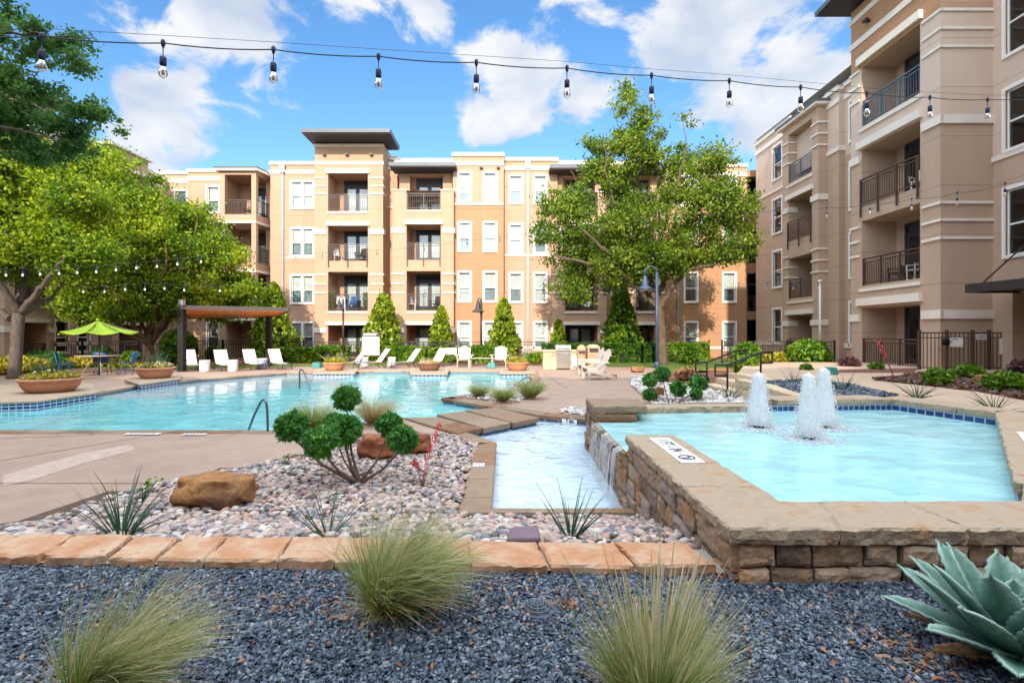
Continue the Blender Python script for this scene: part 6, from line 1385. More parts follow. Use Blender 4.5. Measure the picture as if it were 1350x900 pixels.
for ring, (n_, el_, ln, wd) in enumerate(((6, 78, .27, .10), (8, 58, .35, .125), (9, 36, .40, .125), (9, 14, .41, .11), (8, 3, .30, .07))):
    for k in range(n_): lv.append((k * 360 / n_ + ring * 23 + r.uniform(-6, 6), el_ + r.uniform(-5, 5), ln * r.uniform(.92, 1.08), wd * r.uniform(.92, 1.08), r.uniform(-22, -4) if ring > 1 else r.uniform(-4, 8)))
agave('blue green agave with broad toothed leaves at the lower right', Vector((1.80, 1.82, GZ)), lv)

# fallen leaves on the gravel
def litter(n_, spots):
    pos = []
    for (x, y, z, sx, sy, k) in spots: pos.append(np.stack([x + rng.normal(size=k) * sx, y + rng.normal(size=k) * sy, np.full(k, z) + rng.random(k) * .012], 1))
    pos = np.concatenate(pos); keep = rng.random(len(pos)) < .95; pos = pos[keep]; v, f_ = leaf_quads(pos, .0125, 1.5, 2.2); v = v.reshape(-1, 4, 3); v[:, 1::2, 2] += .004; v = v.reshape(-1, 3); o = np_mesh('fallen_leaves', v, f_, M['lf_dry']); o['kind'] = 'stuff'
gp_ = lambda px, py: G(px, py, GZ)
sp = [(*gp_(470, 800), .14, .07, 60), (*gp_(540, 815), .10, .05, 40), (*gp_(710, 790), .18, .12, 70), (*gp_(760, 800), .05, .03, 30), (*gp_(1185, 850), .10, .07, 80), (*gp_(1225, 880), .08, .05, 70), (*gp_(900, 765), .3, .05, 40), (*gp_(200, 780), .6, .2, 70), (*gp_(380, 800), .4, .12, 60), (0, 2.1, GZ, 1.1, .28, 260), (1.2, 2.1, GZ, .4, .2, 60), (1.02, 2.44, GZ, .04, .02, 24)]
litter(0, [(x, y, z + .006, sx, sy, k) for x, y, z, sx, sy, k in sp])
# ================================================================== FURNITURE AND FITTINGS
def local(o, *objs):
    for x in objs: x.parent = o
# --- sling loungers
def make_lounger():
    o = thing('sling_lounger', 'x', 'lounger', (0, 0, 0)); f = MB()
    for s_ in (-1, 1):
        f.tube([(s_ * .31, -1.0, .28), (s_ * .31, .25, .30)], .018, 6); f.tube([(s_ * .29, .22, .30), (s_ * .29, .72, .93)], .016, 6)
        f.tube([(s_ * .31, -.93, .28), (s_ * .31, -.98, 0)], .017, 6); f.tube([(s_ * .31, .1, .29), (s_ * .31, .42, 0)], .017, 6); f.tube([(s_ * .29, .48, .62), (s_ * .3, .62, .28), (s_ * .31, .25, .29)], .010, 5)
    f.tube([(-.31, -.98, .28), (.31, -.98, .28)], .017, 6); f.build('frame', M['bronze'], o)
    s_ = MB(); n_ = 8
    for k in range(n_):
        y0_, y1_ = -.98 + 1.2 * k / n_, -.98 + 1.2 * (k + 1) / n_; z = lambda y: .295 - .018 * math.sin(math.pi * (y + .98) / 1.2)
        s_.add([(-.29, y0_, z(y0_)), (.29, y0_, z(y0_)), (.29, y1_, z(y1_)), (-.29, y1_, z(y1_)), (-.29, y0_, z(y0_) - .012), (.29, y0_, z(y0_) - .012), (.29, y1_, z(y1_) - .012), (-.29, y1_, z(y1_) - .012)], [(0, 1, 2, 3), (7, 6, 5, 4), (0, 4, 5, 1), (1, 5, 6, 2), (2, 6, 7, 3), (3, 7, 4, 0)])
    s_.build('seat', M['white_plastic'], o)
    b = MB(); b.bar((0, .225, .305), (0, .73, .945), .56, .014, (0, -1, 0)); b.build('backrest', M['white_plastic'], o); return o
lg = make_lounger(); lgs = [(252, 488, 42, 'white sling lounger under the pergola by its left post'), (295, 488, 42, 'white sling lounger second from the pergola post'), (333, 486.5, 42, 'white sling lounger third from the pergola post'), (367, 486, 42, 'white sling lounger at the open right end of the pergola'),
    (465, 484.5, -50, 'white sling lounger right behind the wide flower bowl'), (494, 485, -50, 'white sling lounger in front of the notice board'), (535, 484.5, -50, 'white sling lounger alone before the bright hedge'), (573, 484, -30, 'white sling lounger half hidden by the brown planter bowl')]
for i, (px, py, rz, lab) in enumerate(lgs):
    p = G(px, py); s_ = .88
    if i == 0: lg.location = p; lg.rotation_euler = (0, 0, R(rz)); lg['label'] = lab; lg['group'] = 'white sling loungers round the pool'; lg.scale = (s_,) * 3
    else: dup(lg, p, R(rz), lab, 'white sling loungers round the pool', s_)
# --- ceramic drum tables
def make_drum():
    o = thing('drum_table', 'x', 'side table', (0, 0, 0)); m = MB(); m.lathe([(.17, 0), (.185, .04), (.185, .42), (.17, .45), (.001, .455)], n=20); local(o, m.build('drum', M['white_ceramic']))
    g = MB(); g.lathe([(.19, .40), (.195, .41), (.195, .45), (.19, .458)], n=20); local(o, g.build('rim', M['signwhite'])); return o
dr = make_drum()
M['blue_ceramic'] = mk('blue_ceramic', (.10, .12, .34), .4, .3, 16, col2=(.45, .47, .62))
for i, (px, py, lab) in enumerate(((270, 490, 'white drum table between the first two pergola loungers'), (307, 489.5, 'white drum table between the second and third pergola loungers'), (480, 484, 'white drum table left of the notice board lounger'), (516, 484, 'white drum table left of the lone lounger'), (346, 486.5, 'blue patterned drum table between the two rightmost pergola loungers'))):
    p = G(px, py)
    if i == 0: dr.location = p; dr['label'] = lab; dr['group'] = 'ceramic drum tables'; o = dr
    else: o = dup(dr, p, 0, lab, 'ceramic drum tables')
    if i == 4:
        for c in kids(o): c.data = c.data.copy(); c.data.materials[0] = M['blue_ceramic'] if c.name.startswith('drum') else M['signwhite']
# --- adirondack chairs
def make_adirondack(mat):
    o = thing('adirondack_chair', 'x', 'chair', (0, 0, 0)); r = []
    b = MB()
    for k in range(5):
        x_ = (k - 2) * .115; top = 1.0 - .035 * abs(k - 2) ** 1.4; b.bar((x_ * .86, .20, .26), (x_ * 1.1, .20 + (top - .26) * .42, top), .105, .02, (0, -1, 0.4))
    b.bar((-.27, .30, .42), (.27, .30, .42), .05, .03); b.bar((-.27, .47, .78), (.27, .47, .78), .05, .025); local(o, b.build('backrest', mat))
    s_ = MB()
    for k in range(6):
        y_ = -.32 + k * .095; z = .37 - .022 * k; s_.bar((-.27, y_, z), (.27, y_, z), .085, .02)
    local(o, s_.build('seat', mat))
    for sx in (-1, 1):
        l = MB(); l.bar((sx * .32, -.30, 0), (sx * .32, -.30, .54), .03, .10, (0, 1, 0)); local(o, l.build('leg', mat))
        l = MB(); l.bar((sx * .285, -.36, .34), (sx * .285, .62, .035), .03, .12); local(o, l.build('leg', mat))
        a = MB(); a.box(sx * .37 - .075, sx * .37 + .075, -.42, .36, .55, .575); a.bar((sx * .37, .32, .56), (sx * .30, .36, .56), .05, .02); a.box(sx * .335, sx * .365, -.34, -.26, .45, .549); local(o, a.build('armrest', mat))
    return o
ad = make_adirondack(M['chairwood']); ag = 'adirondack chairs on the deck'
for i, (px, py, rz, lab, sc_) in enumerate(((612, 483.5, 4, 'cream adirondack chair left of the low bench', .95), (659, 483.5, -6, 'cream adirondack chair right of the low bench', .95))):
    p = G(px, py)
    if i == 0: ad.location = p; ad.rotation_euler = (0, 0, R(rz)); ad['label'] = lab; ad['group'] = ag; ad.scale = (sc_,) * 3
    else: dup(ad, p, R(rz), lab, ag, sc_)
adg = make_adirondack(M['chairgrey']); p = G(784, 499.5); adg.location = p; adg.rotation_euler = (0, 0, R(-80)); adg['label'] = 'grey adirondack chair nearest, turned left in front of the bins'; adg['group'] = ag
dup(adg, G(777, 494.5), R(-84), 'grey adirondack chair beyond the nearest one, mostly hidden behind it', ag)
bn = thing('low_bench', 'low cream slatted bench between the two cream adirondack chairs', 'bench', tuple(G(634, 484))); f = MB()
for k in range(4): f.box(-.62, .62, -.22 + k * .115, -.12 + k * .115, .40, .425)
local(bn, f.build('seat', M['chairgrey']))
for sx in (-.52, .52):
    for sy in (-.16, .16): l = MB(); l.box(sx - .035, sx + .035, sy - .035, sy + .035, 0, .399); local(bn, l.build('leg', M['chairgrey']))
# --- umbrella, table and blue chairs
Y = 18.4; c = Vector((X(131, Y), Y, 0))
um = thing('patio_umbrella', 'lime green canvas umbrella over the patio table at the left', 'umbrella', tuple(c)); f = MB(); f.tube([(c.x, c.y, 0), (c.x, c.y, 1.92)], .024, 8); f.build('pole', M['bronze'], um)
n_ = 8; ap = Vector((c.x - .05, c.y, 1.98)); rimp = []
for k in range(n_):
    a = 2 * math.pi * (k + .5) / n_; rimp.append(Vector((c.x + 1.2 * math.cos(a), c.y + 1.2 * math.sin(a), 1.60 + .04 * math.cos(a - 2.2) - .1 * (math.cos(a) < -.8) + (.0 if k % 2 else .0))))
vs = [tuple(ap)]; fs = []; m_ = 7
for k in range(n_):
    a, b = rimp[k], rimp[(k + 1) % n_]
    for j in range(1, m_):
        t_ = j / (m_ - 1)
        for q in range(4):
            e = a.lerp(b, q / 4); sag = -.10 * math.sin(math.pi * q / 4) * t_ - .07 * math.sin(math.pi * t_); p = ap.lerp(e, t_); vs.append((p.x, p.y, p.z + sag))
W_ = n_ * 4
idx = lambda j, k: 0 if j == 0 else 1 + (k // 4) % n_ * (m_ - 1) * 4 + (j - 1) * 4 + k % 4
for j in range(m_ - 1):
    for k in range(W_):
        k2 = (k + 1) % W_
        fs.append((idx(0, 0), idx(1, k), idx(1, k2)) if j == 0 else (idx(j, k), idx(j + 1, k), idx(j + 1, k2), idx(j, k2)))
f = MB(); f.add(vs, fs, True); cn_ = f.build('canopy', M['umbrella'], um); md = cn_.modifiers.new('cloth', 'SOLIDIFY'); md.thickness = .006
for k in range(n_): f = MB(); f.bar(tuple(ap - Vector((0, 0, .05))), tuple(rimp[k] - Vector((0, 0, .02))), .016, .02); f.build('rib', M['bronze'], um)
f = MB(); f.lathe([(.06, 0), (.05, .05), (.001, .07)], (ap.x, ap.y, ap.z), 8); f.build('finial', M['umbrella'], um)
tb_ = thing('patio_table', 'round pale topped table under the green umbrella', 'table', (c.x + .02, c.y, 0)); f = MB(); f.lathe([(.035, .70), (.68, .70), (.70, .715), (.70, .73), (.035, .73)], (c.x, c.y, 0), 28); f.build('table_top', M['tabletop'], tb_)
for k in range(4):
    a = math.pi / 4 + k * math.pi / 2; f = MB(); f.tube([(c.x + .3 * math.cos(a), c.y + .3 * math.sin(a), .70), (c.x + .28 * math.cos(a), c.y + .28 * math.sin(a), .45), (c.x + .55 * math.cos(a), c.y + .55 * math.sin(a), 0)], .016, 6); f.build('leg', M['galv'], tb_)
def make_shell():
    o = thing('shell_chair', 'x', 'chair', (0, 0, 0)); prof = [(-.24, .44), (-.20, .455), (-.05, .43), (.10, .42), (.17, .45), (.20, .55), (.235, .70), (.26, .84)]; vs = []; fs = []
    for (y, z) in prof:
        for k in range(7): s_ = (k / 3 - 1); wv = .24 * (1 - .12 * max(0, (z - .55))); vs.append((s_ * wv, y - (.05 * s_ * s_ if z > .5 else 0), z + (.04 * s_ * s_ if z < .5 else 0)))
    for j in range(len(prof) - 1):
        for k in range(6): fs.append((j * 7 + k, j * 7 + k + 1, (j + 1) * 7 + k + 1, (j + 1) * 7 + k))
    f = MB(); f.add(vs, fs, True); sh = f.build('shell', M['bluechair']); md = sh.modifiers.new('thick', 'SOLIDIFY'); md.thickness = .012; local(o, sh)
    for sx in (-1, 1):
        for sy in (-1, 1): l = MB(); l.tube([(sx * .15, sy * .13, .42), (sx * .21, sy * .21, 0)], .012, 6); local(o, l.build('leg', M['bluechair']))
    return o
shc = make_shell(); shg = 'blue shell chairs at the umbrella table'
for i, (dx, dy, rz, lab) in enumerate(((-.72, -.62, 125, 'blue shell chair left of the table, nearest the pool'), (-.45, .72, 200, 'blue shell chair behind the table, back half visible'), (.80, .35, -75, 'blue shell chair right of the table'))):
    if i == 0: shc.location = (c.x + dx, c.y + dy, 0); shc.rotation_euler = (0, 0, R(rz)); shc['label'] = lab; shc['group'] = shg
    else: dup(shc, (c.x + dx, c.y + dy, 0), R(rz), lab, shg)
# --- planter bowls on tiled plinths
def plinth(label, pts, z=.06):
    q = [G(px, py, z) for px, py in pts]; q = [(p.x, p.y) for p in q]; cx_ = sum(p[0] for p in q) / len(q); cy_ = sum(p[1] for p in q) / len(q)
    o = thing('planter_plinth', label, 'plinth', (cx_, cy_, -.6), 'tiled plinths at the pool edge'); f = MB(); qq = q if sum(q[i][0] * q[(i + 1) % len(q)][1] - q[(i + 1) % len(q)][0] * q[i][1] for i in range(len(q))) > 0 else q[::-1]
    f.prism(qq, -.6, z - .05); f.build('tiled_base', M['tile'], o); f = MB(); rough_slab(f, inset(qq, .04), z - .049, z, .006, .12); f.build('slab', M['cap'], o); return o
plinth('wide tiled plinth under the nearest left planter bowl', [(-60, 532), (50, 528), (127, 517), (118, 505), (-40, 508)], .10)
plinth('tiled plinth under the planter bowl beside the tree', [(166, 500), (186, 506), (236, 499), (238, 493.5), (196, 490)], .10)
plinth('tiled plinth under the orange planter bowl', [(414, 491.5), (466, 491.5), (472, 486), (418, 486)], .05); plinth('dark tiled plinth under the brown planter bowl', [(543, 492.5), (588, 492.5), (592, 486), (540, 486)], .05); plinth('tiled plinth under the planter bowl by the pool rail', [(660, 491.5), (706, 491.5), (702, 486), (662, 486)], .05)
def bowl(label, px, py, wpx, hpx, z, mat, plants):
    p = G(px, py, z); s_ = p.y / F; r_ = wpx / 2 * s_; h_ = hpx * s_; o = thing('planter_bowl', label, 'planter', tuple(p), 'planter bowls round the pool')
    f = MB(); f.lathe([(r_ * .64, 0), (r_ * .70, h_ * .06), (r_ * .81, h_ * .25), (r_ * .89, h_ * .5), (r_ * .93, h_ * .78), (r_ * .95, h_ * .8), (r_, h_ * .84), (r_, h_ * .97), (r_ * .96, h_), (r_ * .88, h_), (r_ * .86, h_ * .8), (.001, h_ * .8)], tuple(p), 32); f.build('bowl', M[mat], o)
    f = MB(); f.lathe([(r_ * .87, h_ * .84), (.001, h_ * .9)], tuple(p), 20); f.build('potting_soil', M['soil'], o)
    for kind, n_, hh in plants:
        a = rng.random(n_) * 6.283; rr = r_ * .88 * np.sqrt(rng.random(n_)); zz = h_ * .85 + hh * s_ * (rng.random(n_) ** .7) * np.sqrt(np.maximum(0.05, 1 - (rr / r_) ** 2))
        if kind == 'spike':
            v, f_, t_ = blades(n_, (0, 0, h_ * .9), r_ * .3, hh * s_ * 1.2, (0, 0, 0), .6, .016, .3, seed=int(px)); np_mesh('grass_spikes', v, f_, M['yucca'], o, False, {'t': t_})
        elif kind == 'dry':
            v, f_, t_ = blades(n_, (0, 0, h_ * .9), r_ * .5, hh * s_ * 1.1, (0, 0, 0), .8, .014, .3, seed=int(px)); np_mesh('dry_stems', v, f_, M['feather_pale'], o, False, {'t': t_})
        else: pl_ = foliage('plants', np.stack([p.x + rr * np.cos(a), p.y + rr * np.sin(a), p.z + zz], 1), .05 if px < 300 else .06, kind, o, .6); pl_['kind'] = 'stuff'
bowl('terracotta bowl with grass spikes and trailing flowers, nearest on the left', 67, 516, 68, 18, .10, 'terracotta', [('lf_yellow', 1300, 12), ('flower', 320, 13), ('spike', 90, 30)])
bowl('terracotta bowl with pale flowers beside the leaning tree', 205, 498, 45, 14, .10, 'terracotta', [('lf_hedge', 500, 8), ('flower', 420, 10), ('spike', 90, 22)])
bowl('orange terracotta bowl of golden plants by the left hedge', 441, 488, 30, 10.5, .05, 'terracotta', [('lf_yellow', 500, 8), ('dry', 70, 16)]); bowl('dark brown bowl of tan plants at the middle of the far pool edge', 566, 488, 32, 10.5, .05, 'potbrown', [('flower', 160, 4), ('dry', 90, 9)]); bowl('terracotta bowl of golden plants by the pool rail', 682, 488, 31, 11, .05, 'terracotta', [('lf_yellow', 500, 8), ('dry', 70, 14)])
# --- pergola
nl, nr, frr, fll = Vector((-13.2, 20.3, 2.56)), Vector((-9.1, 20.9, 2.50)), Vector((-11.3, 24.6, 2.38)), Vector((-15.2, 24.2, 2.30))
pg = thing('pergola', 'dark steel pergola with a flat orange slatted roof over the loungers', 'pergola', ((nl.x + nr.x) / 2, 22, 0))
f = MB()
for a, b in ((nl, nr), (nr, frr), (frr, fll), (fll, nl)): f.bar(a, b, .07, .16)
for t_ in (.33, .66): f.bar(nl.lerp(fll, t_), nr.lerp(frr, t_), .06, .12)
f.build('roof_frame', M['bronze'], pg); f = MB(); n_ = 34
for k in range(n_): t_ = (k + .5) / n_; f.bar(nl.lerp(nr, t_) - Vector((0, 0, .04)), fll.lerp(frr, t_) - Vector((0, 0, .04)), .085, .03)
f.build('roof_slats', M['pergola_wood'], pg)
for p in (nl + Vector((.05, .1, 0)), Vector((X(354.5, 24.2), 24.2, 2.5))): f = MB(); f.box(p.x - .11, p.x + .11, p.y - .11, p.y + .11, 0, p.z + .0); f.box(p.x - .16, p.x + .16, p.y - .16, p.y + .16, 0, .02); f.build('post', M['black'], pg)
for p in (nl + Vector((.05, .1, .08)), Vector((X(354.5, 24.2), 24.2, 2.55))): f = MB(); f.box(p.x - .09, p.x + .09, p.y - .09, p.y + .09, p.z, p.z + .22); f.build('post_cap', M['galv'], pg)
# --- grill island and bins
Y = 21.6; x0, x1 = X(716, Y), X(768, Y); isl = thing('grill_counter', 'limestone block counter holding the steel grill', 'counter', ((x0 + x1) / 2, Y, 0))
f = MB(); z = 0
for h_ in (.19, .17, .2, .18):
    a = x0
    while a < x1 - .02:
        b = min(x1, a + random.uniform(.28, .5)); f.box(a + .004, b - .004, Y - random.uniform(0, .012), Y + .8, z + .003, z + h_ - .003); a = b
    z += h_
f.build('stone_blocks', M['limestone'], isl); f = MB(); rough_slab(f, [(x0 - .05, Y - .06), (x1 + .05, Y - .06), (x1 + .05, Y + .86), (x0 - .05, Y + .86)], z + .001, z + .07, .006, .1); f.build('counter_top', M['limestone'], isl)
ga, gb = X(733.5, Y - .1), X(752, Y - .1); gr = thing('gas_grill', 'stainless built in grill with a rounded lid', 'grill', ((ga + gb) / 2, Y - .1, 0)); f = MB(); f.box(ga, gb, Y - .13, Y - .062, .06, .79); f.box(ga + .02, (ga + gb) / 2 - .01, Y - .145, Y - .132, .1, .56); f.box((ga + gb) / 2 + .01, gb - .02, Y - .145, Y - .132, .1, .56); f.build('front_panel', M['steel'], gr)
f = MB(); pr = [(-.13, .815), (-.12, .93), (-.05, 1.02), (.08, 1.06), (.3, 1.03), (.42, .90), (.42, .815)]; n_ = len(pr)
f.add([(x_, Y + a, b) for x_ in (ga - .02, gb + .02) for a, b in pr], [tuple(range(n_)), tuple(reversed(range(n_, 2 * n_)))] + [(i, (i + 1) % n_, n_ + (i + 1) % n_, n_ + i) for i in range(n_)]); f.build('lid', M['steel'], gr)
f = MB(); f.tube([(ga + .06, Y - .19, .90), (gb - .06, Y - .19, .90)], .014, 8); [f.bar((x_, Y - .19, .90), (x_, Y - .125, .90), .02) for x_ in (ga + .08, gb - .08)]; f.build('lid_handle', M['steel'], gr)
for k in range(4): f = MB(); x_ = ga + .1 + (gb - ga - .2) * k / 3; f.lathe([(.03, 0), (.028, .03), (.001, .032)], n=12); o = f.build('knob', M['steel']); o.rotation_euler = (R(90), 0, 0); o.location = (x_ - gr.location.x, Y - .132 - gr.location.y, .68); o.parent = gr
f = MB(); xa_ = X(757.5, Y - .1); f.box(xa_ - .11, xa_ + .11, Y - .1, Y - .075, .12, .56); f.box(xa_ - .13, xa_ + .13, Y - .102, Y - .062, .56, .60); tag(f.build('hanging_towel', M['signwhite']), 'white cloth hanging on the counter beside the grill', 'towel')
Y = 20.9
def bin_(label, px0, px1, dome):
    a, b = X(px0, Y), X(px1, Y); w = b - a; o = thing('litter_bin', label, 'bin', ((a + b) / 2, Y + w / 2, 0), 'tan litter bins by the grill'); f = MB()
    if dome: f.lathe([(w * .42, 0), (w * .46, .05), (w * .48, .75), (w * .5, .80)], ((a + b) / 2, Y + w / 2, 0), 20); f.build('body', M['bin'], o); f = MB(); f.lathe([(w * .52, .80), (w * .52, .86), (w * .40, .98), (w * .15, 1.05), (.001, 1.06)], ((a + b) / 2, Y + w / 2, 0), 20); f.build('lid', M['bin'], o); f = MB(); f.box((a + b) / 2 - .12, (a + b) / 2 + .12, Y - .02, Y + .05, .70, .79)
    else: f.box(a, b, Y, Y + w, .0, .74); [f.box(p_, q_, Y, Y + w, .741, .90) for p_, q_ in ((a, a + .06), (b - .06, b))]; f.box(a, b, Y, Y + w, .901, .94); f.build('body', M['bin'], o); f = MB(); f.add([(a - .02, Y - .02, .942), (b + .02, Y - .02, .942), (b + .02, Y + w + .02, .942), (a - .02, Y + w + .02, .942), (a + .1, Y + .1, 1.06), (b - .1, Y + .1, 1.06), (b - .1, Y + w - .1, 1.06), (a + .1, Y + w - .1, 1.06)], [(4, 5, 6, 7), (0, 1, 5, 4), (1, 2, 6, 5), (2, 3, 7, 6), (3, 0, 4, 7)]); f.build('lid', M['bin'], o); f = MB(); f.box(a + .061, b - .061, Y + .08, Y + w - .08, .745, .898)
    f.build('opening', M['room'], o)
    if not dome:
        f = MB()
        for i in range(6):
            for j in range(3): f.box(a + .08 + i * (w - .16) / 5 - .016, a + .08 + i * (w - .16) / 5 + .016, Y - .006, Y - .001, .46 + j * .07 + .03 * (i % 2), .485 + j * .07 + .03 * (i % 2))
        f.build('perforations', M['room'], o)
bin_('round domed tan litter bin beside the grill', 761, 774, True); bin_('square tan litter bin with a slot and perforated front', 775, 791, False)
# --- lamp posts
def lamp(label, px, Yl, zt, side, arch=.5, z0=0, shade='lampblue', post='lampblue', k=1.):
    x_ = X(px, Yl); o = thing('lamp_post', label, 'street lamp', (x_, Yl, z0), 'gooseneck lamp posts'); f = MB(); pts = [(x_, Yl, z0), (x_, Yl, zt - arch * .5)]
    f.tube([pts[0], pts[1]], .065 * k, 10); f.lathe([(.13 * k, 0), (.12 * k, .25), (.075 * k, .3)], (x_, Yl, z0), 12); f.build('post', M[post], o)
    f = MB(); n_ = 12; f.tube([(x_ + side * (arch * .5 - arch * .5 * math.cos(math.pi * t_ / n_)), Yl, zt - arch * .5 + arch * .5 * math.sin(math.pi * t_ / n_)) for t_ in range(n_ + 1)] + [(x_ + side * arch, Yl, zt - arch * .75)], .028 * k, 8); f.build('gooseneck', M[post], o)
    f = MB(); c_ = (x_ + side * arch, Yl, zt - arch * .75); f.lathe([(.335 * k, -.62 * k), (.32 * k, -.58 * k), (.18 * k, -.47 * k), (.135 * k, -.42 * k), (.13 * k, -.27 * k), (.10 * k, -.22 * k), (.09 * k, -.08 * k), (.04 * k, 0)], c_, 20); sh_ = f.build('lamp_shade', M[shade], o)
    f = MB(); f.lathe([(.10 * k, -.66 * k), (.16 * k, -.58 * k), (.1 * k, -.48 * k)], c_, 14); f.build('bulb', M['bulbwhite'], sh_)
lamp('tall blue lamp post with a bell shade in front of the oak', 866, 22.3, Z(351, 22.3), -1, .52)
lamp('dark lamp post between the cream adirondack chairs', 634.5, 26.2, Z(393, 26.2), -1, .16, post='bronze', shade='bronze', k=.95); lamp('dark lamp post behind the long hedge beside the orange bowl', 452.5, 26.5, Z(392, 26.5), -1, .2, post='bronze', shade='bronze', k=.8)
# --- notice boards
def board(label, px0, px1, pyt, pyb, Yb, head, lines):
    a, b, zt, zb = X(px0, Yb), X(px1, Yb), Z(pyt, Yb), Z(pyb, Yb); o = thing('notice_board', label, 'sign', ((a + b) / 2, Yb, 0), 'pool signs'); f = MB(); f.box(a, b, Yb, Yb + .03, zb, zt); f.build('panel', M['signwhite'], o)
    if head: f = MB(); f.box(a - .01, b + .01, Yb - .012, Yb + .035, zt - head, zt + .01); hd = f.build('header', M['signdark'], o); f = MB(); [f.box(a + .06, b - .1 - .05 * i, Yb - .017, Yb - .0125, zt - .06 - i * .075, zt - .03 - i * .075) for i in range(2)]; f.build('lettering', M['signwhite'], hd)
    f = MB(); r = random.Random(int(px0))
    for i in range(lines):
        z = zb + .05 + i * (zt - head - zb - .1) / max(1, lines); w = r.uniform(.5, .9) * (b - a - .12)
        f.box(a + .06, a + .06 + w, Yb - .004, Yb - .001, z, z + .012)
    f.build('lettering', M['galv'], o)
    for x_ in ((a + .06, b - .06) if b - a > .7 else ((a + b) / 2,)): f = MB(); f.box(x_ - .03, x_ + .03, Yb + .031, Yb + .08, 0, zt - .05); f.build('leg', M['bronze'], o)
board('large white pool notice board with a dark two line header', 477.5, 500, 438.5, 468, 25.2, .2, 9); board('small white sign on a post left of the adirondack chairs', 588, 602, 458.5, 467, 25, 0, 3)
# --- fences
def fence(label, pts, z0, h_, mat='black', step=.12, post_every=2.0, name='metal_fence'):
    o = thing(name, label, 'fence', (pts[0][0], pts[0][1], z0)); 
    for i in range(len(pts) - 1):
        a, b = Vector((*pts[i], z0)), Vector((*pts[i + 1], z0)); L_ = (b - a).length; d = (b - a).normalized(); f = MB(); U = Vector((0, 0, 1))
        f.bar(a + U * (h_ - .04), b + U * (h_ - .04), .035, .035); f.bar(a + U * (h_ - .19), b + U * (h_ - .19), .028, .028); f.bar(a + U * .1, b + U * .1, .03, .03)
        n_ = int(L_ / step)
        for k in range(1, n_): p = a + d * (L_ * k / n_); f.box(p.x - .009, p.x + .009, p.y - .009, p.y + .009, z0 + .08, z0 + h_ - .058)
        f.build('pickets', M[mat], o); m_ = max(1, round(L_ / post_every))
        for k in range(m_ + (1 if i == len(pts) - 2 else 0)): p = a + d * (L_ * k / m_); q = MB(); q.box(p.x - .035, p.x + .035, p.y - .035, p.y + .035, z0, z0 + h_ + .05); q.build('post', M[mat], o)
    return o
fence('black picket fence behind the pergola and left garden', [(-24, 26.0), (X(165, 26.2), 26.2), (X(235, 27), 27), (X(352, 27.4), 27.4)], 0, 1.15)
fence('grey brown picket fence showing between the hedges along the facade', [(X(352, 28.4), 28.4), (X(735, 28.4), 28.4)], 0, 1.1, 'bronze'); fence('thin fence glimpsed behind the long dark hedge', [(X(735, 28.8), 28.8), (X(935, 28.8), 28.8)], 0, 1.1, 'bronze')
fence('dark picket fence behind the stairs in front of the right wing', [(X(952, 24.3), 24.3), (X(1038, 24.0), 24.0), (X(1100, 23), 23)], .12, 1.05, 'bronze')
gf = fence('tall bronze gate and fence across the entrance with pinned white notices', [(X(1212, 15.9), 15.9), (X(1248, 15.9), 15.9), (X(1282, 15.9), 15.9), (X(1304, 15.9), 15.9), (16.4, 15.9)], TZ - .05, Z(437, 15.9) - TZ + .05, 'railbrown', .115, 3)
Yg = 15.86; gs = 'white notices on the gate'
for px0, px1, pyt, pyb, lab, kind in ((1252, 1269, 445, 457, 'pale wide notice at the left of the gate', 0), (1286, 1300, 440.5, 447.5, 'small two line notice at the top of the gate', 1), (1317, 1332, 446, 467, 'tall white notice with a dark square emblem on the fence', 2), (1344, 1356, 418, 424.5, 'pale sign by the entrance at the right frame edge', 1)):
    a, b, zt, zb = X(px0, Yg), X(px1, Yg), Z(pyt, Yg), Z(pyb, Yg); o = thing('gate_notice', lab, 'sign', ((a + b) / 2, Yg, zb), gs); f = MB(); f.box(a, b, Yg - .02, Yg - .012, zb, zt); f.build('panel', M['signwhite'], o); f = MB(); w = b - a
    if kind == 1: [f.box(a + w * .08, b - w * .08, Yg - .024, Yg - .0205, zt - (zt - zb) * t_ - .02, zt - (zt - zb) * t_) for t_ in (.25, .6)]
    elif kind == 2:
        [f.box(a + w * p_, b - w * p_, Yg - .024, Yg - .0205, zt - (zt - zb) * t_ - .018, zt - (zt - zb) * t_) for t_, p_ in ((.12, .36), (.23, .18), (.33, .27))]; f.box(a + w * .33, b - w * .33, Yg - .024, Yg - .0205, zb + (zt - zb) * .30, zb + (zt - zb) * .48)
    else: f.box(a + w * .1, b - w * .45, Yg - .024, Yg - .0205, zt - .06, zt - .04)
    f.build('lettering', M['ink'], o)
f = MB(); xk = X(1246, Yg); f.box(xk - .09, xk + .09, Yg - .05, Yg + .03, Z(455, Yg), Z(447, Yg)); f.tube([(xk - .14, Yg - .06, Z(450, Yg)), (xk + .14, Yg - .06, Z(450, Yg))], .018, 8); lk = f.build('gate_lock', M['black']); lk.parent = gf; lk.location = -Vector(gf.location)
f = MB(); xk = X(1081, 21); f.tube([(xk, 21, .2), (xk, 21, Z(372, 21))], .045, 10); f.lathe([(.09, 0), (.09, .05), (.03, .1)], (xk, 21, Z(372, 21)), 10); tag(f.build('vent_pipe', M['pipewhite']), 'tall pale pipe standing in front of the far right balconies', 'pipe')
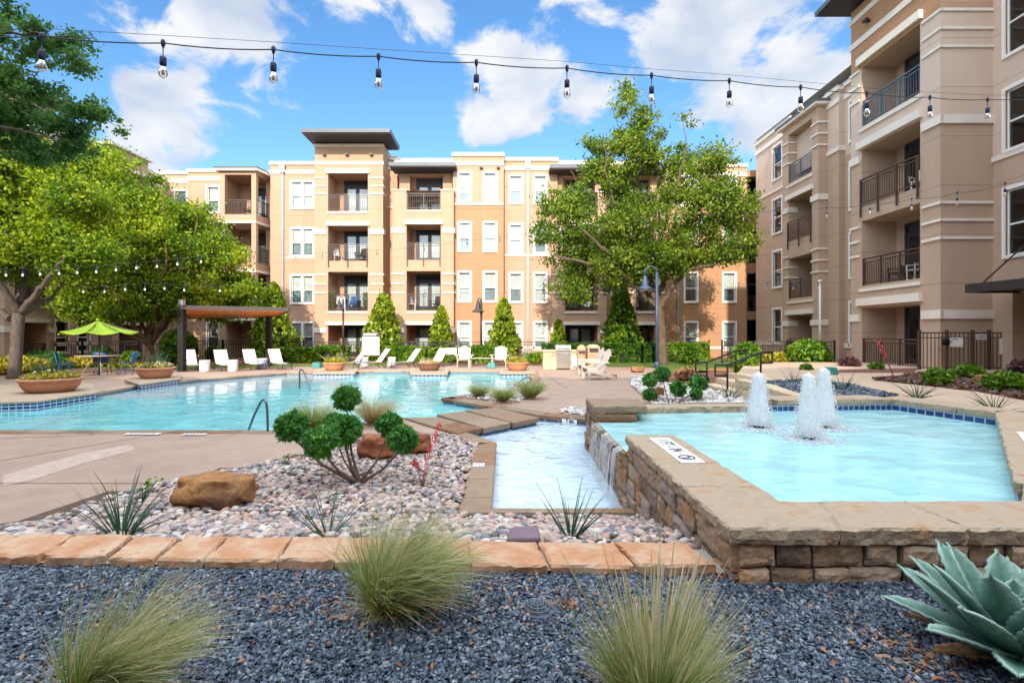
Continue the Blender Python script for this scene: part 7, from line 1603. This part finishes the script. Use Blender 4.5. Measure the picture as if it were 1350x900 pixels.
# --- pool handrails
def rail(label, pts, r_=.024, mat='railsteel'):
    pts = [Vector(p) for p in pts]; sm = []
    for i in range(len(pts) - 1):
        p0, p1, p2, p3 = pts[max(0, i - 1)], pts[i], pts[i + 1], pts[min(len(pts) - 1, i + 2)]
        for k in range(6): t_ = k / 6; sm.append(.5 * ((2 * p1) + (p2 - p0) * t_ + (2 * p0 - 5 * p1 + 4 * p2 - p3) * t_ ** 2 + (3 * p1 - p0 - 3 * p2 + p3) * t_ ** 3))
    sm.append(pts[-1]); f = MB(); f.tube(sm, r_, 10); o = f.build('pool_handrail', M[mat]); return tag(o, label, 'handrail', 'steel pool handrails')
rail('steel handrail at the near edge of the pool by the deck', [PX(353, 569, 7.85), PX(352.5, 545, 7.85), PX(351, 531, 7.86), PX(347.5, 527, 7.9), PX(343, 532, 7.95), PX(335, 548, 8.05), PX(327, 569, 8.15)], .018)
rail('steel handrail standing in the far water before the orange bowl', [PX(395, 514, 15.2), PX(395, 500, 15.2), PX(395, 490, 15.2), PX(397, 487, 15.1), PX(401, 491, 14.9), PX(406, 503, 14.6), PX(411, 519, 14.3)], .022)
rail('steel handrail at the right end of the pool behind the tussocks', [PX(668, 517, 15.2), PX(680, 507, 15.6), PX(692, 498, 16), PX(697, 497.5, 16.2), PX(700, 501, 16.3), PX(701, 508, 16.35)], .022)
# --- steps up to the terrace with black rails
st = thing('stone_steps', 'three pale stone steps beside the black rails', 'steps', (5.7, 13, 0))
for k in range(3): f = MB(); rough_slab(f, [(5.25 + .32 * k, 11.9), (6.25, 11.9), (6.25, 14.0), (5.25 + .32 * k, 14.0)], .001 + .15 * k, .15 * (k + 1), .010, .08); f.build('step', M['limestone'], st)
for Yr, px0, py0, px1, py1, lab in ((12.5, 959, 521, 1003, 490, 'black stair rail nearer the fountain'), (13.7, 932, 514, 970, 492, 'black stair rail on the far side of the steps')):
    a = Vector((X(px0, Yr), Yr, 0)); b = Vector((X(px1, Yr), Yr, .45)); f = MB(); r_ = .025; h_ = .80
    aT, bT = a + Vector((0, 0, h_ - .06)), b + Vector((0, 0, h_ - .25 + .05)); lo, hi = Vector((-.30, 0, 0)), Vector((.28, 0, 0))
    f.tube([a, aT], r_, 8); f.tube([b, bT], r_, 8); f.tube([aT + lo, aT, bT, bT + hi], r_, 8); f.tube([aT + lo, aT + lo - Vector((0, 0, .26)), aT - Vector((0, 0, .26))], r_, 8); f.tube([bT + hi, bT + hi - Vector((0, 0, .26)), bT - Vector((0, 0, .26))], r_, 8)
    tag(f.build('stair_rail', M['black']), lab, 'handrail', 'black stair rails')
rw = thing('retaining_wall', 'low curved rough stone wall holding the far slate bed', 'wall', (5.0, 9, 0)); pth = [(4.72, 7.75), (4.80, 8.6), (4.92, 9.4), (5.18, 10.5), (5.22, 11.85)]
for i in range(len(pth) - 1):
    a, b = Vector(pth[i]), Vector(pth[i + 1]); nn = Vector((-(b - a).y, (b - a).x)).normalized(); f = MB()
    rough_slab(f, [tuple(a + nn * .06), tuple(b + nn * .06), tuple(b - nn * .2), tuple(a - nn * .2)], .0, .24, .014, .1); rough_slab(f, [tuple(a + nn * .05), tuple(b + nn * .05), tuple(b - nn * .2), tuple(a - nn * .2)], .242, .46, .014, .1); f.build('stone_block', M['limestone'], rw)
# --- boulders
def boulder(label, px, py, wpx, hpx, z, dep, mat, seed, group='boulders among the beds'):
    p = G(px, py, z); s_ = p.y / F; v, f_ = ico(4); n_ = len(v); k = np.array([noise.noise((q[0] * 1.5 + seed, q[1] * 1.5, q[2] * 1.5)) * .34 + noise.noise((q[0] * 4 + seed, q[1] * 4, q[2] * 4)) * .14 + noise.noise((q[0] * 11 + seed, q[1] * 11, q[2] * 11)) * .05 for q in v])
    q = v * (1 + k[:, None]); q = np.sign(q) * np.minimum(np.abs(q), .80 + .06 * np.sin(q[:, [1, 2, 0]] * 5 + seed)); q[:, 2] = q[:, 2] * .5 + .38; q = q / np.array([.84, .84, .9]) * np.array([wpx / 2 * s_, wpx / 2 * s_ * dep, hpx * s_])
    o = np_mesh('boulder', q, f_, M[mat], None, False); o.location = p; tag(o, label, 'rock', group); return o
boulder('big ochre boulder lying at the left of the river cobbles', 285, 664, 100, 44, .05, .6, 'boulder', 2)
boulder('rust brown rock behind the pompom juniper stems', 498, 601, 46, 32, .03, .7, 'rust_rock', 5); boulder('dark rust rock right of the juniper, beside the coral flowers', 548, 595, 40, 28, .03, .7, 'rust_rock', 9)
for px, py, w, h_, mat, lab in ((975, 506, 26, 12, 'boulder', 'tan rock at the left of the stone steps'), (922, 504, 22, 12, 'slate_ground', 'dark rock beside the black stair rail'), (840, 490, 16, 8, 'boulder', 'small brown rock at the far edge of the white stones'), (806, 498, 14, 5, 'rust_rock', 'flat brown rock right of the grey chairs'), (868, 524, 14, 16, 'rust_rock', 'rusty rock under the small pompom juniper')):
    boulder(lab, px, py, w, h_, .02, .8, mat, px)
boulder('pale rock in the mulch between the right hand shrubs', 1301, 507, 26, 15, TZ, .8, 'boulder', 33)
# --- small fittings
p = G(708, 806, GZ); dg_ = thing('drain_grate', 'domed slotted drain grate in the slate gravel', 'drain', tuple(p), 'drain grates')
f = MB(); R_ = .066
for k in range(5): r_ = R_ * (.22 + .78 * k / 4); f.tube([(r_ * math.cos(a), r_ * math.sin(a), .035 * (1 - (r_ / R_) ** 2) + .012) for a in np.linspace(0, 6.2832, 33)], .0035, 5, False)
for k in range(8): a = k * math.pi / 4; f.tube([(R_ * t_ * math.cos(a), R_ * t_ * math.sin(a), .035 * (1 - t_ * t_) + .012) for t_ in (.05, .35, .7, 1)], .0032, 5)
f.lathe([(R_ * 1.04, -.01), (R_ * 1.04, .012), (R_ * .98, .014)], n=28); g = f.build('grate', M['grate']); g.parent = dg_; f = MB(); f.lathe([(R_ * .97, .004), (.001, .006)], n=24); q = f.build('dark_well', M['room']); q.parent = dg_
dup(dg_, tuple(G(224, 767, GZ)), .3, 'drain grate half hidden by the windswept tussock', 'drain grates', .95)
p = G(690, 713, .345); f = MB(); v_ = .095
f.add([(-v_, -.07, 0), (v_, -.07, 0), (v_ * .98, .07, 0), (-v_ * .98, .07, 0), (-v_, -.07, .045), (v_, -.07, .05), (v_ * .86, .07, .068), (-v_ * .62, .07, .06)], [(3, 2, 1, 0), (4, 5, 6, 7), (0, 1, 5, 4), (1, 2, 6, 5), (2, 3, 7, 6), (3, 0, 4, 7)]); o = f.build('valve_box', M['mauve'], None, bevel=.014); o.location = p; tag(o, 'mauve plastic box among the cobbles behind the edging', 'box')
for px, py, z, s_, mat, lab in ((418, 484.5, .0, .2, 'teal', 'small teal box on the deck left of the orange bowl'), (648, 485, .0, .2, 'teal', 'small teal box by the right adirondack chair'), (1094, 493, TZ, .16, 'teal', 'small blue box at the edge of the upper path')):
    p = G(px, py, z); f = MB(); f.add([(-s_, -s_, 0), (s_, -s_, 0), (s_, s_, 0), (-s_, s_, 0), (-s_ * .8, -s_ * .8, s_ * 1.2), (s_ * .8, -s_ * .8, s_ * 1.2), (s_ * .8, s_ * .8, s_ * 1.2), (-s_ * .8, s_ * .8, s_ * 1.2)], [(3, 2, 1, 0), (4, 5, 6, 7), (0, 1, 5, 4), (1, 2, 6, 5), (2, 3, 7, 6), (3, 0, 4, 7)]); o = f.build('utility_box', M[mat], None, bevel=.03); o.location = p; tag(o, lab, 'utility box', 'small utility boxes')
f = MB(); p = G(1045, 487, .3); f.lathe([(.28, 0), (.28, .05), (.22, .08), (.001, .085)], tuple(p), 18); tag(f.build('valve_cover', M['teal']), 'round green valve cover in the straw bed', 'cover')
# --- balcony furniture
def bchair(mat):
    o = thing('balcony_chair', 'x', 'chair', (0, 0, 0)); f = MB(); f.box(-.26, .26, -.26, .26, .40, .44); local(o, f.build('seat', mat)); f = MB(); f.bar((0, .25, .44), (0, .42, .95), .5, .03, (0, -1, .3)); local(o, f.build('backrest', mat))
    for sx in (-.22, .22):
        for sy in (-.22, .22): f = MB(); f.box(sx - .02, sx + .02, sy - .02, sy + .02, 0, .399); local(o, f.build('leg', mat))
        f = MB(); f.box(sx * 1.2 - .03, sx * 1.2 + .03, -.26, .3, .60, .63); f.box(sx * 1.2 - .02, sx * 1.2 + .02, -.24, -.2, .44, .599); local(o, f.build('armrest', mat))
    return o
bg = 'chairs on the balconies'; cw = bchair(M['white_plastic']); cb = bchair(M['bluechair']); cd = bchair(M['bronze'])
used = set()
def put(proto, loc, rz, lab):
    if proto.name not in used: used.add(proto.name); proto.location = loc; proto.rotation_euler = (0, 0, R(rz)); proto['label'] = lab; proto['group'] = bg
    else: dup(proto, loc, R(rz), lab, bg)
put(cw, (X(449, 32.6), 32.7, FL[1] + .02), 20, 'white chair on the second floor tower balcony, left of the blue one'); put(cb, (X(463, 32.7), 32.7, FL[1] + .02), -15, 'blue chair on the second floor tower balcony'); put(cd, (X(325, 33.6), 34.0, FL[3] + .06), -30, 'dark chair on the top corner balcony at the left')
put(cw, (X(541, 32.3), 32.3, FL[1] + .02), 30, 'white chair on the second floor middle balcony, left side'); put(cd, (X(574, 32.3), 32.4, FL[1] + .02), -25, 'dark chair on the second floor middle balcony, right side'); put(cd, (X(475, 32.7), 32.8, FL[2] + .02), -20, 'dark chair on the third floor tower balcony'); put(cw, (X(443, 32.7), 32.8, FL[2] + .02), 40, 'white chair on the third floor tower balcony')
put(cw, (14.4, 18.0, RF[2] + .02), -60, 'white chair on the third floor balcony of the right tower'); put(cw, (14.5, 18.3, RF[1] + .02), -100, 'white chair on the second floor balcony of the right tower'); put(cd, (14.6, 19.3, RF[1] + .02), -80, 'dark chair deep in the second floor balcony of the right tower')
for px, lab in ((435.5, 'left ivy screen on the second floor tower balcony'), (482.5, 'right ivy screen on the second floor tower balcony')):
    x_ = X(px, 32.05); o = thing('ivy_screen', lab, 'climbing plant', (x_, 32.1, FL[1]), 'ivy screens on the tower balcony'); pos = np.stack([x_ + rng.uniform(-.17, .17, 420), 32.06 + rng.uniform(-.05, .05, 420), FL[1] + .02 + rng.random(420) * 1.1], 1); foliage('foliage', pos, .07, 'lf_hedge', o)
    f = MB(); [f.box(x_ + q - .008, x_ + q + .008, 32.1, 32.116, FL[1], FL[1] + 1.1) for q in (-.15, 0, .15)]; f.build('trellis', M['bronze'], o)
# --- string lights
def string_light(label, pts, k=1.0, wire=True, sag=.02, ends=None, white=False):
    """pts: (px, py of the cable, distance) at every lamp"""
    P_ = [Vector(PX(*p)) for p in pts]; o = thing('string_light', label, 'string lights', tuple(P_[0]), 'strings of bulbs over the courtyard'); path = []
    full = ([Vector(PX(*ends[0]))] if ends else []) + P_ + ([Vector(PX(*ends[1]))] if ends else [])
    for i in range(len(full) - 1):
        for q in range(6): t_ = q / 6; p = full[i].lerp(full[i + 1], t_); path.append(p - Vector((0, 0, sag * 4 * t_ * (1 - t_))))
    path.append(full[-1]); f = MB(); f.tube(path, .0048 * max(.75, k * .8), 6); f.build('cable', M['cable'], o)
    if wire: f = MB(); up = Vector((0, 0, .045)); f.tube([full[0] + up * .3] + [p + up * (1 if 0 < i < len(full) - 1 else .3) for i, p in enumerate(full)][1:-1] + [full[-1] + up * .3], .0014, 5); f.build('support_wire', M['black'], o)
    for i, p in enumerate(P_):
        c_ = tuple(p); f = MB(); f.lathe([(.008 * k, .022 * k), (.013 * k, .012 * k), (.012 * k, -.012 * k), (.005 * k, -.03 * k), (.0032 * k, -.034 * k), (.0032 * k, -.082 * k), (.015 * k, -.086 * k), (.019 * k, -.094 * k), (.0195 * k, -.135 * k), (.016 * k, -.142 * k), (.014 * k, -.143 * k)], c_, 14); s_ = f.build('socket', M['socket'], o)
        f = MB(); f.lathe([(.013 * k, -.143 * k), (.017 * k, -.158 * k), (.026 * k, -.178 * k), (.0275 * k, -.193 * k), (.022 * k, -.210 * k), (.010 * k, -.219 * k), (.001, -.2205 * k)], c_, 14); b = f.build('bulb', M['bulbwhite'] if white else M['bulbglass'], s_)
        if not white: f = MB(); f.lathe([(.005 * k, -.145 * k), (.0055 * k, -.165 * k), (.010 * k, -.182 * k), (.009 * k, -.198 * k), (.002 * k, -.202 * k)], c_, 8); f.build('filament', M['filament'], s_)
near = [(55, 48, 2.95), (215, 57, 3.0), (360.5, 65.5, 3.1), (499, 74.5, 3.2), (628, 82.5, 3.35), (747.5, 90, 3.5), (859, 99.5, 3.7), (961.5, 106.5, 3.95), (1055.5, 115, 4.2), (1143, 123, 4.5), (1226, 128.5, 4.8), (1302, 131.5, 5.1)]
string_light('nearest string of clear bulbs crossing the top of the sky', near, .93, True, .013, ((-90, 45, 3.1), (1420, 128, 5.8)))
s2 = [(1325, 242, 8.4), (1262, 254, 8.9), (1202, 262, 9.5), (1147, 268, 10.1), (1090, 273.5, 10.7), (1022, 277, 11.5), (980, 279, 12.1), (925, 284, 12.8), (850, 290, 13.8), (790, 295, 14.6), (740, 303, 15.3), (700, 307, 15.9), (659, 312, 16.5), (616, 316, 17.1), (560, 324, 17.9), (497, 330, 18.6), (425, 333, 19.4), (390, 334, 19.8), (335, 336, 20.4)]
string_light('second string of bulbs running from the right wing past the oak to the left trees', s2, 1.0, False, .04, ((1420, 222, 7.6), (250, 342, 21.5)))
s3 = [(1078, 372, 15.5), (1046, 373, 16), (1012, 373, 16.5), (974, 373, 17), (935, 374, 17.6), (890, 377, 18.2), (840, 381, 18.8), (790, 384, 19.4), (735, 385.5, 20), (680, 385, 20.6), (620, 384, 21.2), (560, 382.5, 21.8), (500, 381, 22.4), (440, 379, 23)]
string_light('lowest string of small bulbs crossing the facade above the hedges', s3, .95, False, .05, ((1130, 368, 15), (380, 372, 23.5)))
s4 = [(8, 354, 14.0), (30, 354, 14.1), (53, 353, 14.2), (78, 352, 14.3), (102, 351, 14.4), (127, 350, 14.5), (153, 347.5, 14.6), (180, 345, 14.7), (207, 343, 14.8), (234, 340, 14.9), (265, 337, 15.0)]
string_light('string of white bulbs along the underside of the left tree crowns', s4, 1.0, False, .03, ((-30, 353, 13.9), (300, 334, 15.2)), True)
s5 = [(110, 377, 15), (138, 377, 15.1), (165, 374, 15.2), (191, 374, 15.3), (217, 373, 15.4), (243, 375, 15.5), (290, 376, 15.7)]
string_light('lower string of white bulbs before the left trees', s5, .95, False, .03, ((70, 377, 14.9), (330, 374, 15.9)), True)
for o_ in [x for x in bpy.data.objects if x.parent is None and x.get('label') == 'x']: print('UNPLACED', o_.name)
